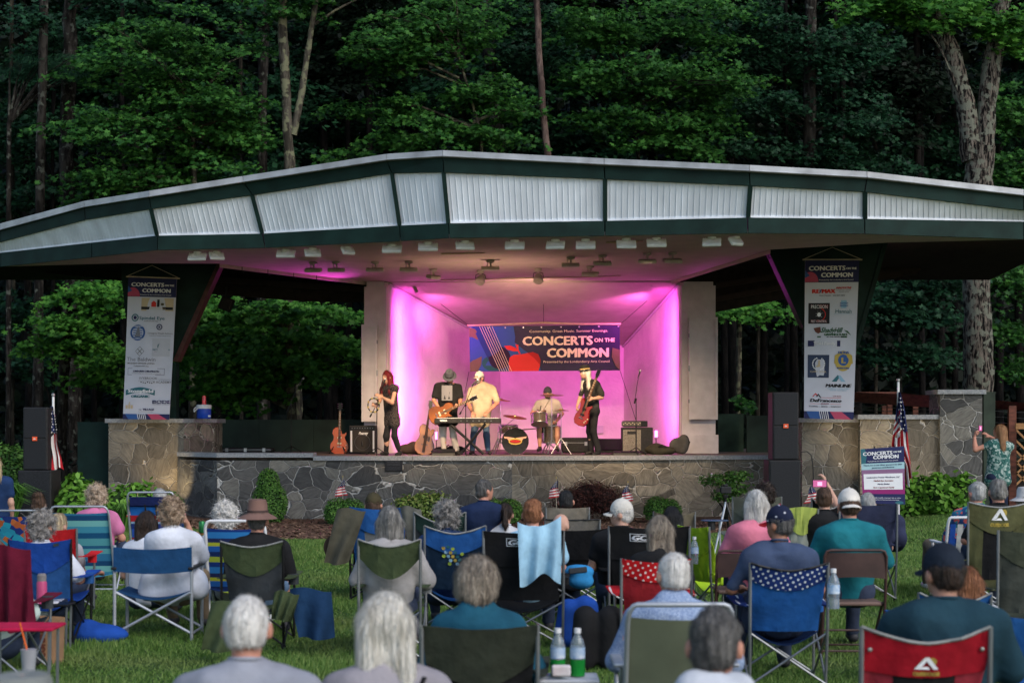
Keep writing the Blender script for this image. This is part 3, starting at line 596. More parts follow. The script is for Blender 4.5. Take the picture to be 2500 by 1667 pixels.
def stone_wall(name, label, pts, ztop, m, cap_over=.06, depth=.5, cat='stone wall', capth=.085, ground=0):
    t = thing(name, label, cat, (pts[0][0], pts[0][1], ground))
    for i in range(len(pts) - 1):
        (x0, y0), (x1, y1) = pts[i][:2], pts[i + 1][:2]; mb = MB()
        mb.prism([(x0, y0, ground), (x1, y1, ground), (x1, y1, ztop), (x0, y0, ztop)], (0, depth, 0)); mb.build('stone_face', m if not isinstance(m, list) else m[i], t, world=True)
    mb = MB()
    for i in range(len(pts) - 1):
        (x0, y0), (x1, y1) = pts[i][:2], pts[i + 1][:2]; L_ = cap_over if i == 0 else 0; R_ = cap_over if i == len(pts) - 2 else 0
        mb.prism([(x0 - L_, y0 - cap_over, ztop), (x1 + R_, y1 - cap_over, ztop), (x1 + R_, y1 - cap_over, ztop + capth), (x0 - L_, y0 - cap_over, ztop + capth)], (0, depth + 2 * cap_over, 0))
    mb.build('cap_stone', M_CAP, t, world=True); return t
def zz(py, d): return HC - (py - HY) * d / F
stone_wall('stone_pier', 'stone pier under the left sponsor banner, lit from below', [(xw(265, 32.5), 32.5), (xw(449, 32.5), 32.5), (xw(524, 33.4), 33.4)], zz(1032, 32.5), [M_STONE2, M_STONE2], depth=.9, cat='stone pier')
stone_wall('stone_wall', 'low stone wall section behind the right black speaker stack', [(xw(1958, 30.7), 30.7), (xw(2099, 30.7), 30.7)], zz(1031, 30.7), M_STONE2, depth=.8)
stone_wall('stone_wall', 'longer stone wall behind the flag and sponsor sign board', [(xw(2100, 30.5), 30.5), (xw(2294, 30.5), 30.5)], zz(1023, 30.5), M_STONE2, depth=.6)
stone_wall('stone_pier', 'tall stone pier with rounded granite cap in front of the big tree', [(xw(2295, 30.4), 30.4), (xw(2398, 30.4), 30.4)], zz(962, 30.4), M_STONE, depth=.8, cat='stone pier')
def panel(name, label, x0, x1, y0, d, m=M_GREEN, zb=0, th=.12, cat='panel'):
    t = thing(name, label, cat, (xw((x0 + x1) / 2, d), d, zb)); zt = zz(y0, d); w = (x1 - x0) * S(d); mb = MB()
    n = max(1, round(w / 1.22))
    for k in range(n): mb.box((-w / 2 + w * (k + .5) / n, 0, (zt - zb) / 2), (w / n - .006, th, zt - zb))
    mb.build('board', m, t)
    mb = MB(); mb.box((0, .03, zt - zb + .012), (w + .02, th + .06, .03)); mb.build('top_rail', m, t); return t
M_GPAN = mat('green_panel', (.016, .033, .024), rough=.7, var=.35, scale=1.4, bump=.1, bscale=30)
panel('green_panel', 'dark green painted panel left of the stone pier', 191, 268, 1033, 33.0, M_GREEN)
panel('barrier_panel', 'long dark green wall panel at the back left of the stage', 500, 900, 1027, 37.2, M_GPAN, ZS)
panel('barrier_panel', 'short green box panel right of the shell pillar', 1752, 1815, 1013, 36.8, mat('green_lit', (.03, .06, .04), rough=.7, var=.3, scale=3), ZS - .3)
panel('barrier_panel', 'black low panel between green box and right speaker', 1822, 1900, 1017, 36, M_GPAN, ZS - .3)
panel('green_panel', 'dark olive green panel right of the tall stone pier', 2399, 2428, 960, 30.6, mat('olive_panel', (.03, .045, .03), rough=.7, var=.25, scale=3), 0)

# brown wooden ramp railing with lattice
RL = thing('ramp_railing', 'reddish brown wooden ramp railing beside the forest', 'railing', (8.5, 33, 0))
M_RED = mat('redwood_stain', (.13, .042, .026), rough=.7, var=.3, scale=5, stretch=(1, 1, 4)); M_REDO = mat('lattice_wood', (.30, .15, .06), rough=.7, var=.2)
def rail(x0, y0, d0, x1, y1, d1, h=.14, th=.05, name='rail'):
    A, B = P(x0, y0, d0), P(x1, y1, d1); mb = MB(); mb.prism([A, B, B + Vector((0, 0, -h)), A + Vector((0, 0, -h))], (0, th, 0)); mb.build(name, M_RED, RL, world=True)
rail(2085, 957, 36, 2300, 966, 31.5); rail(2085, 968, 36, 2300, 982, 31.5, .12)
rail(2085, 957, 36, 2190, 956, 38); rail(2190, 957, 38, 2300, 972, 36, .14)
rail(2425, 977, 33, 2560, 987, 30, .16); rail(2425, 990, 33, 2560, 1000, 30, .06)
def post(px, y0, d, w=.11, yb=None):
    A = P(px, y0, d); zb = 0 if yb is None else zz(yb, d); mb = MB(); mb.box((A.x, d + .06, (A.z + zb) / 2), (w, .1, A.z - zb)); mb.build('post', M_RED, RL, world=True)
post(2236, 976, 34); post(2173, 965, 36); post(2473, 990, 30.5, .14); post(2160, 990, 37)
for k in range(4): A, B = P(2085, 982 + k * 9, 36.5), P(2292, 992 + k * 9, 33); mb = MB(); mb.tube([A, B], .006, 4); mb.build('cable', M_STEEL, RL, world=True)
for k in range(3): A, B = P(2425, 1003 + k * 14, 32), P(2560, 1010 + k * 14, 31); mb = MB(); mb.tube([A, B], .006, 4); mb.build('cable', M_STEEL, RL, world=True)
mb = MB(); d = 30.2
for k in range(8):
    for s_ in (-1, 1):
        A, B = P(2482 + (0 if s_ > 0 else 80), 1050 + k * 26, d), P(2482 + (80 if s_ > 0 else 0), 1050 + k * 26 + 80, d)
        if A.z < .3 or B.z < .2: continue
        w = Vector((0, 0, .025)); mb.prism([A - w, A + w, B + w, B - w], (0, .012 * (1.5 + s_), 0))
A, B = P(2480, 1047, d), P(2570, 1047, d); mb.prism([A, B, B + Vector((0, 0, .11)), A + Vector((0, 0, .11))], (0, .05, 0))
mb.build('lattice', M_REDO, RL, world=True)
# ---------------------------------------------------------------- trees, shrubs
def bark_mat(name, c1, c2, lichen=None, sc_=6, st=(1, 1, .25), bump=.8, lith=.62):
    m = bpy.data.materials.new(name); m.use_nodes = True; nt = m.node_tree; N = nt.nodes; L = nt.links; b = N['Principled BSDF']; b.inputs['Roughness'].default_value = .95; b.inputs['Specular IOR Level'].default_value = .1
    tc = N.new('ShaderNodeTexCoord'); mp = N.new('ShaderNodeMapping'); mp.inputs['Scale'].default_value = st; L.new(tc.outputs['Object'], mp.inputs[0])
    n = N.new('ShaderNodeTexNoise'); n.inputs['Scale'].default_value = sc_; n.inputs['Detail'].default_value = 8; n.inputs['Roughness'].default_value = .7; L.new(mp.outputs[0], n.inputs[0])
    rp = N.new('ShaderNodeValToRGB'); L.new(n.outputs[0], rp.inputs[0]); el = rp.color_ramp.elements; el[0].position = .46; el[0].color = (*c1, 1); el[1].position = .58; el[1].color = (*c2, 1)
    out = rp.outputs[0]
    if lichen:
        n2 = N.new('ShaderNodeTexNoise'); n2.inputs['Scale'].default_value = 5.5; n2.inputs['Detail'].default_value = 6; L.new(tc.outputs['Object'], n2.inputs[0])
        r2 = N.new('ShaderNodeValToRGB'); L.new(n2.outputs[0], r2.inputs[0]); r2.color_ramp.elements[0].position = lith - .04; r2.color_ramp.elements[1].position = lith + .02
        mx = N.new('ShaderNodeMix'); mx.data_type = 'RGBA'; L.new(r2.outputs[0], mx.inputs['Factor']); L.new(out, mx.inputs['A']); mx.inputs['B'].default_value = (*lichen, 1); out = mx.outputs['Result']
    L.new(out, b.inputs['Base Color'])
    bp = N.new('ShaderNodeBump'); bp.inputs['Strength'].default_value = bump; bp.inputs['Distance'].default_value = .06; L.new(n.outputs[0], bp.inputs['Height']); L.new(bp.outputs[0], b.inputs['Normal'])
    return m
BK_DARK = bark_mat('bark_dark', (.008, .007, .006), (.035, .031, .027), (.08, .085, .07))
BK_GREY = bark_mat('bark_grey', (.03, .026, .02), (.085, .075, .058), (.14, .14, .085), lith=.56)
BK_BIG = bark_mat('bark_furrowed', (.006, .005, .005), (.16, .135, .11), (.15, .155, .12), sc_=9, st=(1.7, 1.7, .32), bump=1.0, lith=.55)
BK_BLACK = bark_mat('bark_black', (.003, .003, .003), (.012, .010, .009))
BK_DIM = bark_mat('bark_dim', (.015, .013, .010), (.05, .043, .032))
BK_RED = bark_mat('bark_reddish', (.06, .04, .035), (.15, .105, .09))
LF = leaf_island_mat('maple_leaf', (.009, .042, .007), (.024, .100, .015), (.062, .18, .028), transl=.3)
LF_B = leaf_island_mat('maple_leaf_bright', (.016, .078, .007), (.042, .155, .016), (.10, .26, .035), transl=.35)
LF_D = leaf_island_mat('forest_leaf_shaded', (.0035, .018, .0085), (.008, .040, .017), (.018, .072, .028), transl=.2)  # leaf green darkened, shade of the wood put into its colour
LF_X = leaf_island_mat('forest_leaf_deep_shade', (.0012, .005, .002), (.0025, .009, .0035), (.005, .016, .006), transl=.1)  # near-black leaf, deep shade of the wood's interior put into its colour
LF_BOX = leaf_island_mat('box_leaf', (.03, .09, .015), (.06, .16, .025), (.13, .27, .05), transl=.25)
LF_HYD = leaf_island_mat('broad_leaf', (.06, .17, .015), (.12, .28, .03), (.20, .40, .06), transl=.3)
LF_AZ = leaf_island_mat('azalea_leaf', (.08, .14, .02), (.16, .25, .05), (.30, .32, .10), transl=.25)
LF_RM = leaf_island_mat('red_maple_leaf', (.018, .006, .006), (.05, .014, .012), (.10, .03, .02), transl=.2)
TPL_MAPLE = np.array([(0, -.5), (.2, -.16), (.5, -.2), (.3, .08), (.42, .3), (.14, .22), (0, .55), (-.14, .22), (-.42, .3), (-.3, .08), (-.5, -.2), (-.2, -.16)])
TPL_QUAD = np.array([(0, -.5), (.33, 0), (0, .55), (-.33, 0)])
TPL_HEX = np.array([(0, -.5), (.3, -.2), (.27, .2), (0, .55), (-.27, .2), (-.3, -.2)])
def leaves(name, C, Nrm, size, tpl, m, parent=None, R=rs, axis=None, org=None):
    """one mesh of leaf faces at points C with normals Nrm (both n x 3)"""
    n = len(C); Nrm = Nrm / np.linalg.norm(Nrm, axis=1, keepdims=True)
    a = R.normal(size=(n, 3)) if axis is None else axis + R.normal(0, .35, (n, 3))
    U = a - (a * Nrm).sum(1, keepdims=True) * Nrm; U /= np.maximum(np.linalg.norm(U, axis=1, keepdims=True), 1e-6); T = np.cross(Nrm, U)
    s = (size if np.ndim(size) else np.full(n, size))[:, None, None]; k = len(tpl)
    fold = -np.abs(tpl[:, 0]) * .25 - np.maximum(tpl[:, 1], 0) * .18
    V = C[:, None, :] + s * (tpl[None, :, 0:1] * T[:, None, :] + tpl[None, :, 1:2] * U[:, None, :] + fold[None, :, None] * Nrm[:, None, :])
    V = V.reshape(-1, 3)
    if org is not None: V = V - np.array(org)
    return np_mesh(name, V, np.arange(n * k), k, m, parent)
def sprays(ells, d, nspray, per, leaf, R, axis_x=None, dr=1.0, rad=(.45, 1.05)):
    """flat layered leaf sprays filling ellipsoids given as photo-pixel (x, y, rx, ry)"""
    Cs, Ns, Ax, Tips = [], [], [], []; s = S(d); area = np.array([e[2] * e[3] for e in ells], float); area /= area.sum()
    for e, w in zip(ells, area):
        k = max(2, int(round(nspray * w)))
        for _ in range(k):
            v = R.normal(size=3); v /= np.linalg.norm(v); v *= R.rand() ** (1 / 2.2)
            c = np.array(P(e[0], e[1], d)); off = np.array([v[0] * e[2] * s, v[1] * min(e[2], 220) * s * dr, v[2] * e[3] * s]); c = c + off
            dirv = np.array([off[0] * .6 + R.normal(0, .5), -abs(R.normal(0, .8)) - .2, 0.0]); dirv /= np.linalg.norm(dirv); side = np.array([-dirv[1], dirv[0], 0])
            r = R.uniform(*rad); q = np.sqrt(R.rand(per)) * r; th = R.uniform(0, 6.28, per); aa = np.cos(th) * q * 1.25; bb = np.sin(th) * q * .75
            z = -.28 * (aa / r) * abs(aa / r) * r - .1 * (bb / r) ** 2 * r + aa * R.normal(0, .13) + bb * R.normal(0, .18) + R.normal(0, .055, per)
            Cs.append(c + aa[:, None] * dirv + bb[:, None] * side + np.stack([0 * z, 0 * z, z], 1))
            nn = np.stack([R.normal(0, .5, per), R.normal(0, .5, per) - .45, np.full(per, 1.0)], 1); Ns.append(nn)
            Ax.append(np.tile(dirv, (per, 1)) + np.array([0, 0, -.35])); Tips.append(c)
    return np.concatenate(Cs), np.concatenate(Ns), np.concatenate(Ax), Tips
def trunk_tube(mb, pts, d, r0, r1, n=10, seed=0, rough=.1):
    """pts photo pixels bottom->top; radii in px"""
    R = np.random.RandomState(seed); W3 = []; out = []; rad = []
    for i in range(len(pts) - 1):
        for k in range(5): t = k / 5; out.append((pts[i][0] * (1 - t) + pts[i + 1][0] * t, pts[i][1] * (1 - t) + pts[i + 1][1] * t))
    out.append(pts[-1]); m = len(out); W3 = [P(x + R.normal(0, r0 * .06), y, d) for x, y in out]
    rad = [(r0 + (r1 - r0) * i / (m - 1)) * S(d) * (1 + R.normal(0, rough * .5)) for i in range(m)]
    mb.tube(W3, rad, n); return W3
def tree(name, label, d, trunks, ells=None, nspray=60, per=70, leaf=.13, bark=None, lm=None, seed=1, group=None, tpl=None, rad=(.45, 1.05), cat='tree', limbs=14, dr=1.0):
    R = np.random.RandomState(seed); x0, y0 = trunks[0][0][0]; base = P(x0, HY, d); bz = float(ground_z(base.x, d)); t = thing(name, label, cat, (base.x, d, bz), 0, group)
    mb = MB(); ax = None
    for i, (pts, r0, r1) in enumerate(trunks):
        pts = list(pts)
        if i == 0: pts = [(pts[0][0], HY + (HC - bz) * F / d + 5)] + pts
        W3 = trunk_tube(mb, pts, d, r0, r1, seed=seed + i)
        if i == 0: ax = W3
    if ells:
        C, Nn, A, Tips = sprays(ells, d, nspray, per, leaf, R, rad=rad, dr=dr)
        for c in Tips[::max(1, len(Tips) // limbs)]:
            cand = [w for w in ax if w.z < c[2] + .3] or [ax[0]]; w = cand[-1]; w = Vector((w.x, w.y, min(w.z, c[2] - .2 * abs(c[0] - w.x)))); c_ = Vector(c)
            if w.z < .5: continue
            mid = w.lerp(c_, .55) + Vector((0, 0, .12 * (c_ - w).length)); mb.tube([w, w.lerp(mid, .5), mid, c_], [.05, .04, .025, .008], 5)
    tr = mb.build('trunk', bark or BK_DARK, t, smooth=True, world=True)
    if ells:
        sz = R.uniform(.55, 1.45, len(C)) * leaf
        leaves('crown', C, Nn, sz, TPL_MAPLE if tpl is None else tpl, lm or LF, t, R, axis=A, org=t.location)
    return t
tree('maple_tree', 'broad leafy maple rising above the left end of the canopy roof', 44, [([(470, 1000), (475, 500), (468, 250)], 12, 5)],
     [(420, 110, 230, 80), (470, 250, 200, 90), (330, 340, 210, 80), (210, 440, 130, 40), (560, 340, 110, 80), (330, 200, 180, 60), (480, 420, 170, 40), (330, 455, 120, 30)], 210, 78, .15, BK_GREY, LF, 3)
tree('maple_tree', 'bright low maple boughs behind the left barrier, under the roof', 40.5, [([(712, 1030), (708, 800), (700, 700)], 13, 12)],
     [(640, 765, 210, 22), (560, 815, 190, 18), (720, 830, 150, 16), (620, 875, 200, 20), (830, 860, 50, 10), (820, 765, 60, 12), (600, 925, 170, 14), (780, 900, 70, 12), (560, 950, 110, 30), (720, 900, 100, 35), (500, 780, 60, 50)], 150, 85, .16, BK_GREY, LF_B, 5, rad=(.5, 1.1))
tree('maple_tree', 'maple boughs hanging left of the left banner below the roof', 41.5, [([(150, 1030), (160, 800), (165, 700)], 15, 12)],
     [(250, 720, 120, 35), (180, 800, 110, 30), (260, 860, 70, 30), (150, 845, 80, 22), (240, 930, 50, 30)], 70, 75, .15, BK_DARK, LF_B, 6)
tree('forked_tree', 'slim pale lichened tree forking above the left half of the roof', 43, [([(722, 1000), (712, 640), (708, 430), (698, 230), (690, 60), (688, -150)], 16, 11), ([(716, 330), (738, 220), (752, 120), (768, 20), (778, -100)], 9, 6), ([(768, 60), (820, 25), (880, -5)], 4, 2)],
     [(680, 10, 130, 30), (760, -20, 100, 30)], 22, 60, .16, BK_GREY, LF, 8, limbs=1)
tree('maple_tree', 'maple with pale green layered boughs above the roof peak', 45, [([(1180, 1000), (1175, 330), (1120, 140)], 7, 3)],
     [(1010, 110, 150, 80), (1120, 50, 150, 60), (930, 150, 110, 35), (880, 262, 90, 18), (980, 270, 100, 25), (1180, 220, 110, 40), (1060, 330, 130, 35), (1270, 270, 90, 25), (970, 345, 60, 22), (1200, 330, 80, 30), (850, 380, 60, 14)], 165, 75, .15, BK_GREY, LF, 9)
tree('slender_tree', 'slender reddish leaning trunk rising above the roof centre', 45, [([(1352, 1000), (1337, 380), (1326, 280), (1318, 150), (1308, -20), (1300, -200)], 10, 7)], [(1400, -40, 120, 30)], 10, 50, .15, BK_RED, LF, 10, limbs=1)
tree('maple_tree', 'wide maple crown filling the forest edge right of the roof centre', 46, [([(1560, 1000), (1560, 400), (1540, 200)], 8, 4)],
     [(1480, 70, 160, 60), (1650, 60, 170, 60), (1560, 190, 200, 60), (1720, 200, 130, 60), (1500, 300, 130, 40), (1690, 310, 130, 50), (1600, 370, 140, 25), (1420, 200, 60, 40)], 190, 72, .15, BK_DARK, LF, 12)
tree('maple_tree', 'shaded maple between the wide maple and the big furrowed tree', 49, [([(1975, 1000), (1976, 300), (1978, 60), (1978, -100)], 17, 15)],
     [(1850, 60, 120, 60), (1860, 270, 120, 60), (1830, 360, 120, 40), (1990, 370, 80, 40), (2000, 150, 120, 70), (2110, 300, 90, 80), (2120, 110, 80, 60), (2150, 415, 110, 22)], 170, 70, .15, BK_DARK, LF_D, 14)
tree('furrowed_tree', 'big forked tree with rugged pale and black bark right of the stage', 41, [([(2390, 980), (2388, 800), (2384, 640), (2388, 450), (2392, 360)], 37, 34), ([(2375, 390), (2355, 250), (2325, 140), (2295, 40), (2270, -120)], 27, 17), ([(2400, 400), (2408, 250), (2428, 120), (2448, 0), (2455, -150)], 27, 16)],
     [(2200, 15, 90, 26), (2320, 25, 90, 28), (2430, 60, 70, 40), (2130, 10, 60, 25), (2260, 50, 60, 18), (2470, 110, 30, 25)], 62, 80, .17, BK_BIG, LF_B, 16, limbs=1)
tree('maple_tree', 'dim maple boughs to the right of the big furrowed tree', 47, [([(2560, 1000), (2560, 300)], 14, 10)],
     [(2460, 420, 70, 70), (2480, 260, 50, 80), (2470, 700, 60, 60), (2470, 800, 50, 40), (2490, 900, 50, 30)], 70, 70, .16, BK_DARK, LF, 18)
tree('maple_tree', 'low dim maple left of the big trunk, beyond the ramp railing', 46, [([(2200, 1030), (2195, 800)], 6, 4)],
     [(2230, 700, 130, 40), (2160, 760, 120, 35), (2250, 860, 120, 30), (2300, 640, 90, 40), (2120, 870, 60, 20), (2260, 780, 100, 25)], 90, 72, .16, BK_DARK, LF_D, 20)
tree('sapling', 'thin sapling with a small bright crown just right of the shell', 42, [([(1802, 1040), (1805, 800), (1800, 770)], 7, 6)], [(1800, 762, 55, 14), (1860, 755, 50, 14)], 14, 60, .15, BK_GREY, LF_B, 22)
tree('sapling', 'small sapling tuft above the green box right of the shell', 41, [([(1808, 1040), (1808, 990)], 2, 1)], [(1812, 985, 26, 16)], 5, 50, .13, BK_GREY, LF, 23, rad=(.2, .4))
tree('lichened_tree', 'dark lichen-spotted trunk nearest the left edge of the picture', 44.5, [([(92, 1000), (95, 640), (100, 300), (108, 0), (110, -150)], 14, 10)], [(60, 40, 60, 30)], 10, 50, .15, BK_DARK, LF_D, 24, limbs=1)
tree('lichened_tree', 'thick dark trunk second from the left edge behind the maple boughs', 46, [([(178, 1000), (172, 640), (162, 380), (170, 100), (172, -150)], 23, 16)], [(260, -10, 80, 30)], 10, 50, .15, BK_DARK, LF_D, 25, limbs=1)
tree('dark_tree', 'dark straight trunk just left of the pale forked tree', 47, [([(640, 1000), (640, 250), (650, 0), (650, -150)], 13, 11)], [(600, 60, 90, 60), (560, -10, 100, 40)], 30, 60, .16, BK_DARK, LF_D, 26, limbs=2)
tree('dark_tree', 'mottled dark trunk behind the maple above the roof peak', 49, [([(1222, 1000), (1215, 350), (1195, 150), (1180, -100)], 18, 15)], [(1260, 40, 120, 60), (1300, 140, 120, 70)], 60, 60, .16, BK_DARK, LF_D, 27, limbs=2)
tree('maple_tree', 'dim maple boughs between the two dark trunks at the upper left', 49, [([(130, 1000), (128, 300)], 7, 4)], [(60, 330, 110, 60), (40, 480, 90, 50), (130, 90, 120, 60), (20, 200, 80, 60), (200, 300, 90, 60), (30, 760, 90, 60), (60, 900, 70, 40)], 110, 70, .17, BK_BLACK, LF_D, 31)
tree('pine_tree', 'dusky pine boughs at the far left above the roof', 45, [([(20, 1000), (22, 300)], 8, 6)], [(110, 150, 100, 20), (60, 175, 50, 12), (170, 175, 60, 16)], 40, 150, .16, BK_DARK, LF_D, 28, tpl=np.array([(0, -.6), (.035, 0), (0, .7), (-.035, 0)]), rad=(.3, .6))
# darker second row, individually grown, filling the depth of the wood
pos = [(-60, 120), (60, 330), (180, 210), (330, 60), (520, 150), (640, 420), (790, 120), (800, 330), (900, 60), (1010, 220), (1130, 380), (1300, 330), (1400, 60), (1450, 340), (1590, 100), (1780, 120), (1760, 340), (1930, 220), (2060, 420), (2080, 60), (2240, 200), (2290, 380), (2480, 330), (2560, 120)]
for i, (px, py) in enumerate(pos):
    d = 53 + (i * 7 % 5) * 1.6
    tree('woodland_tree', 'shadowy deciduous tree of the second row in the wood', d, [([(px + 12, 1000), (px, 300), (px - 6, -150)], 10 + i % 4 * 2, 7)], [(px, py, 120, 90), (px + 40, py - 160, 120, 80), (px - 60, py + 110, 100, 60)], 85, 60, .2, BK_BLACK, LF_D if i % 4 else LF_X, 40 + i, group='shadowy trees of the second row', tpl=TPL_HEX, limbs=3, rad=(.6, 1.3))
for i, px in enumerate((30, 230, 300, 375, 590, 780, 850, 1865, 1850, 1920, 1990, 2060, 2138, 2250, 2330, 2440, 500, 1790, 2040)):
    d = 50 + (i * 5 % 9) * 2
    tree('bare_tree', 'straight dim tree trunk seen in the dark wood under the roof', d, [([(px, 1000), (px + 3, 600), (px - 3, 200), (px, -200)], 5 + i % 4 * 2.2, 5)], None, bark=BK_DIM if i % 4 == 0 else BK_BLACK, seed=90 + i, group='dim trunks in the dark wood')
# far wood: one mass of foliage closing the view, and an unseen leafy roof added to shade it
def far_wood():
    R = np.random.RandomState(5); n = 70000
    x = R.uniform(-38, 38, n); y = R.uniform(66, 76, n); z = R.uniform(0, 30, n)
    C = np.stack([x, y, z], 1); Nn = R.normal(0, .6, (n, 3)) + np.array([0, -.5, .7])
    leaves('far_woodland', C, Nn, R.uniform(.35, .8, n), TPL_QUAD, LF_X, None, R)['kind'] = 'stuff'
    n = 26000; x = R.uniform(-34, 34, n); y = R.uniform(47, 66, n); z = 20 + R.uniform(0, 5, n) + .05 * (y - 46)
    leaves('shade_canopy', np.stack([x, y, z], 1), R.normal(0, .4, (n, 3)) + np.array([0, 0, 1]), R.uniform(.5, 1.0, n), TPL_QUAD, LF_X, None, R)['kind'] = 'stuff'
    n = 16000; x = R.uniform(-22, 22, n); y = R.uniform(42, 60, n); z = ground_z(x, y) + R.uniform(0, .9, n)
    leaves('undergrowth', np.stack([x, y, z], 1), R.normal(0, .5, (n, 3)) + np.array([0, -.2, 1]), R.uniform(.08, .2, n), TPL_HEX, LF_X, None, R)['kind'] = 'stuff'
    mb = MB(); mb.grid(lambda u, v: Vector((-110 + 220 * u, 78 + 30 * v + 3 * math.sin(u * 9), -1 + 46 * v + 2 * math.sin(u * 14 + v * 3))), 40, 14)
    o = mb.build('backdrop_hill', mat('backdrop_shade', (.002, .006, .003), scale=.8, col2=(.006, .014, .006), rough=1), smooth=True); tag(o, kind='structure')  # added backdrop closing off the sky, forest shade put into its colour
far_wood()

def leafmound(name, label, cat, px, py_base, d, ells, n, leaf, m, tpl=TPL_HEX, core=(.012, .03, .006), seed=0, group=None, up=.4, jit=.12, stem=None, corek=.82):
    """shrub: ells = (dx, dz, rx, ry, rz) in metres about its base, leaves on the shell, a solid dark core inside"""
    R = np.random.RandomState(seed); bx = xw(px, d); bz = float(ground_z(bx, d)); t = thing(name, label, cat, (bx, d, bz), 0, group); Cs, Ns = [], []
    tot = sum(e[2] * e[4] for e in ells)
    for e in ells:
        k = int(n * e[2] * e[4] / tot); v = R.normal(size=(k, 3)); v /= np.linalg.norm(v, axis=1, keepdims=True); rr = 1 + R.normal(0, jit, (k, 1)) - jit * .5
        Cs.append(np.array([e[0], 0, e[1]]) + v * rr * np.array([e[2], e[3], e[4]])); Ns.append(v / np.array([e[2], e[3], e[4]]) * min(e[2:]) + R.normal(0, .45, (k, 3)) + np.array([0, 0, up]))
    C = np.concatenate(Cs); Nn = np.concatenate(Ns); ok = C[:, 2] > .01; C = C[ok]; Nn = Nn[ok]
    leaves('foliage', C, Nn, R.uniform(.7, 1.3, len(C)) * leaf, tpl, m, t, R)
    mb = MB()
    if stem: 
        for q in range(6): a = R.uniform(-.5, .5); mb.tube([(a * .1, 0, 0), (a * .3, R.uniform(-.1, .1), .3), (a * 1.2, R.uniform(-.2, .2), .6)], [.02, .015, .006], 5)
        mb.build('stem', BK_DARK, t)
    else:
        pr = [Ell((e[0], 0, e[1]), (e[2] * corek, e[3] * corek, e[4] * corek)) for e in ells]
        sdf_mesh('dark_core', pr, mat('dark_core_%s' % m.name, core, rough=1), t, h=.05, k=.05)  # solid dark fill behind the leaf shell
    return t
g5 = 'clipped box shrubs along the stage wall'
leafmound('cone_shrub', 'tall clipped cone-shaped evergreen shrub against the stage wall', 'shrub', 658, 0, 30.2, [(0, .38, .34, .3, .42), (-.02, .72, .22, .2, .32)], 5200, .035, LF_BOX, seed=1, jit=.04)
leafmound('box_shrub', 'clipped round box shrub with a small flag behind it', 'shrub', 842, 0, 29.6, [(-.15, .26, .24, .25, .25), (.12, .27, .27, .25, .24), (-.02, .2, .36, .25, .25)], 4200, .035, LF_BOX, seed=2, group=g5, jit=.05)
leafmound('box_shrub', 'clipped box shrub beside the person in the navy vest', 'shrub', 1225, 0, 29.6, [(-.15, .28, .22, .25, .22), (.14, .27, .25, .25, .23)], 3600, .035, LF_BOX, seed=3, group=g5, jit=.05)
leafmound('box_shrub', 'small clipped box shrub right of the dark red maple', 'shrub', 1617, 0, 30, [(-.1, .27, .25, .25, .25), (.12, .25, .24, .25, .24)], 3600, .035, LF_BOX, seed=4, group=g5, jit=.05)
leafmound('box_shrub', 'round box shrub at the foot of the lit stone pier', 'shrub', 408, 0, 29.2, [(0, .32, .32, .3, .33)], 3000, .035, LF_BOX, seed=5, group=g5, jit=.05)
leafmound('azalea_shrub', 'loose yellow-green azalea left of the person in the navy vest', 'shrub', 1032, 0, 29.8, [(-.25, .3, .3, .25, .26), (.2, .32, .36, .28, .28), (.02, .42, .2, .2, .2)], 2600, .06, LF_AZ, seed=6, jit=.14)
leafmound('japanese_maple', 'low weeping Japanese maple with dark red leaves', 'shrub', 1437, 0, 30.2, [(-.3, .38, .42, .3, .32), (.28, .42, .45, .3, .34), (0, .55, .4, .3, .28)], 7000, .06, LF_RM, tpl=np.array([(0, -.6), (.09, 0), (0, .6), (-.09, 0)]), core=(.01, .005, .004), seed=7, up=.1, jit=.14, corek=.7)
leafmound('small_tree', 'small airy shrub tree behind the camera tripod', 'shrub', 1775, 0, 30.4, [(-.12, .82, .38, .22, .12), (.12, .65, .3, .22, .12), (-.05, .5, .22, .2, .1), (.2, .9, .25, .2, .1)], 1700, .055, LF_BOX, seed=8, stem=True, jit=.22)
leafmound('hosta_clump', 'bright broad-leaved clump right of the left speaker stack', 'plant', 192, 0, 28.6, [(-.05, .32, .32, .3, .5), (.14, .3, .3, .3, .38)], 950, .13, LF_HYD, seed=9, jit=.12)
leafmound('daylily_clump', 'bright green arching clump below the lit stone pier', 'plant', 312, 0, 28.4, [(-.15, .3, .36, .3, .42), (.2, .34, .36, .3, .44)], 1100, .12, LF_HYD, seed=10, jit=.16)
leafmound('tall_bush', 'tall leafy bush at the left edge behind the speakers', 'shrub', 22, 0, 29.8, [(-.1, .4, .34, .3, .45), (.1, .75, .26, .3, .45), (-.2, 1.0, .24, .3, .28)], 3000, .075, LF_BOX, seed=11, jit=.15)
leafmound('hydrangea_shrub', 'broad-leaved bright bush right of the sponsor sign board', 'shrub', 2228, 0, 28.8, [(-.25, .42, .3, .3, .42), (.1, .35, .32, .3, .4), (-.1, .2, .45, .3, .35)], 1300, .12, LF_HYD, seed=12, jit=.13)
leafmound('hydrangea_shrub', 'rounded bright bush below the right stone wall, left of the standing woman', 'shrub', 2325, 0, 28.6, [(-.25, .36, .32, .3, .36), (.2, .36, .32, .3, .35), (0, .2, .5, .3, .32)], 1400, .12, LF_HYD, seed=13, jit=.13)
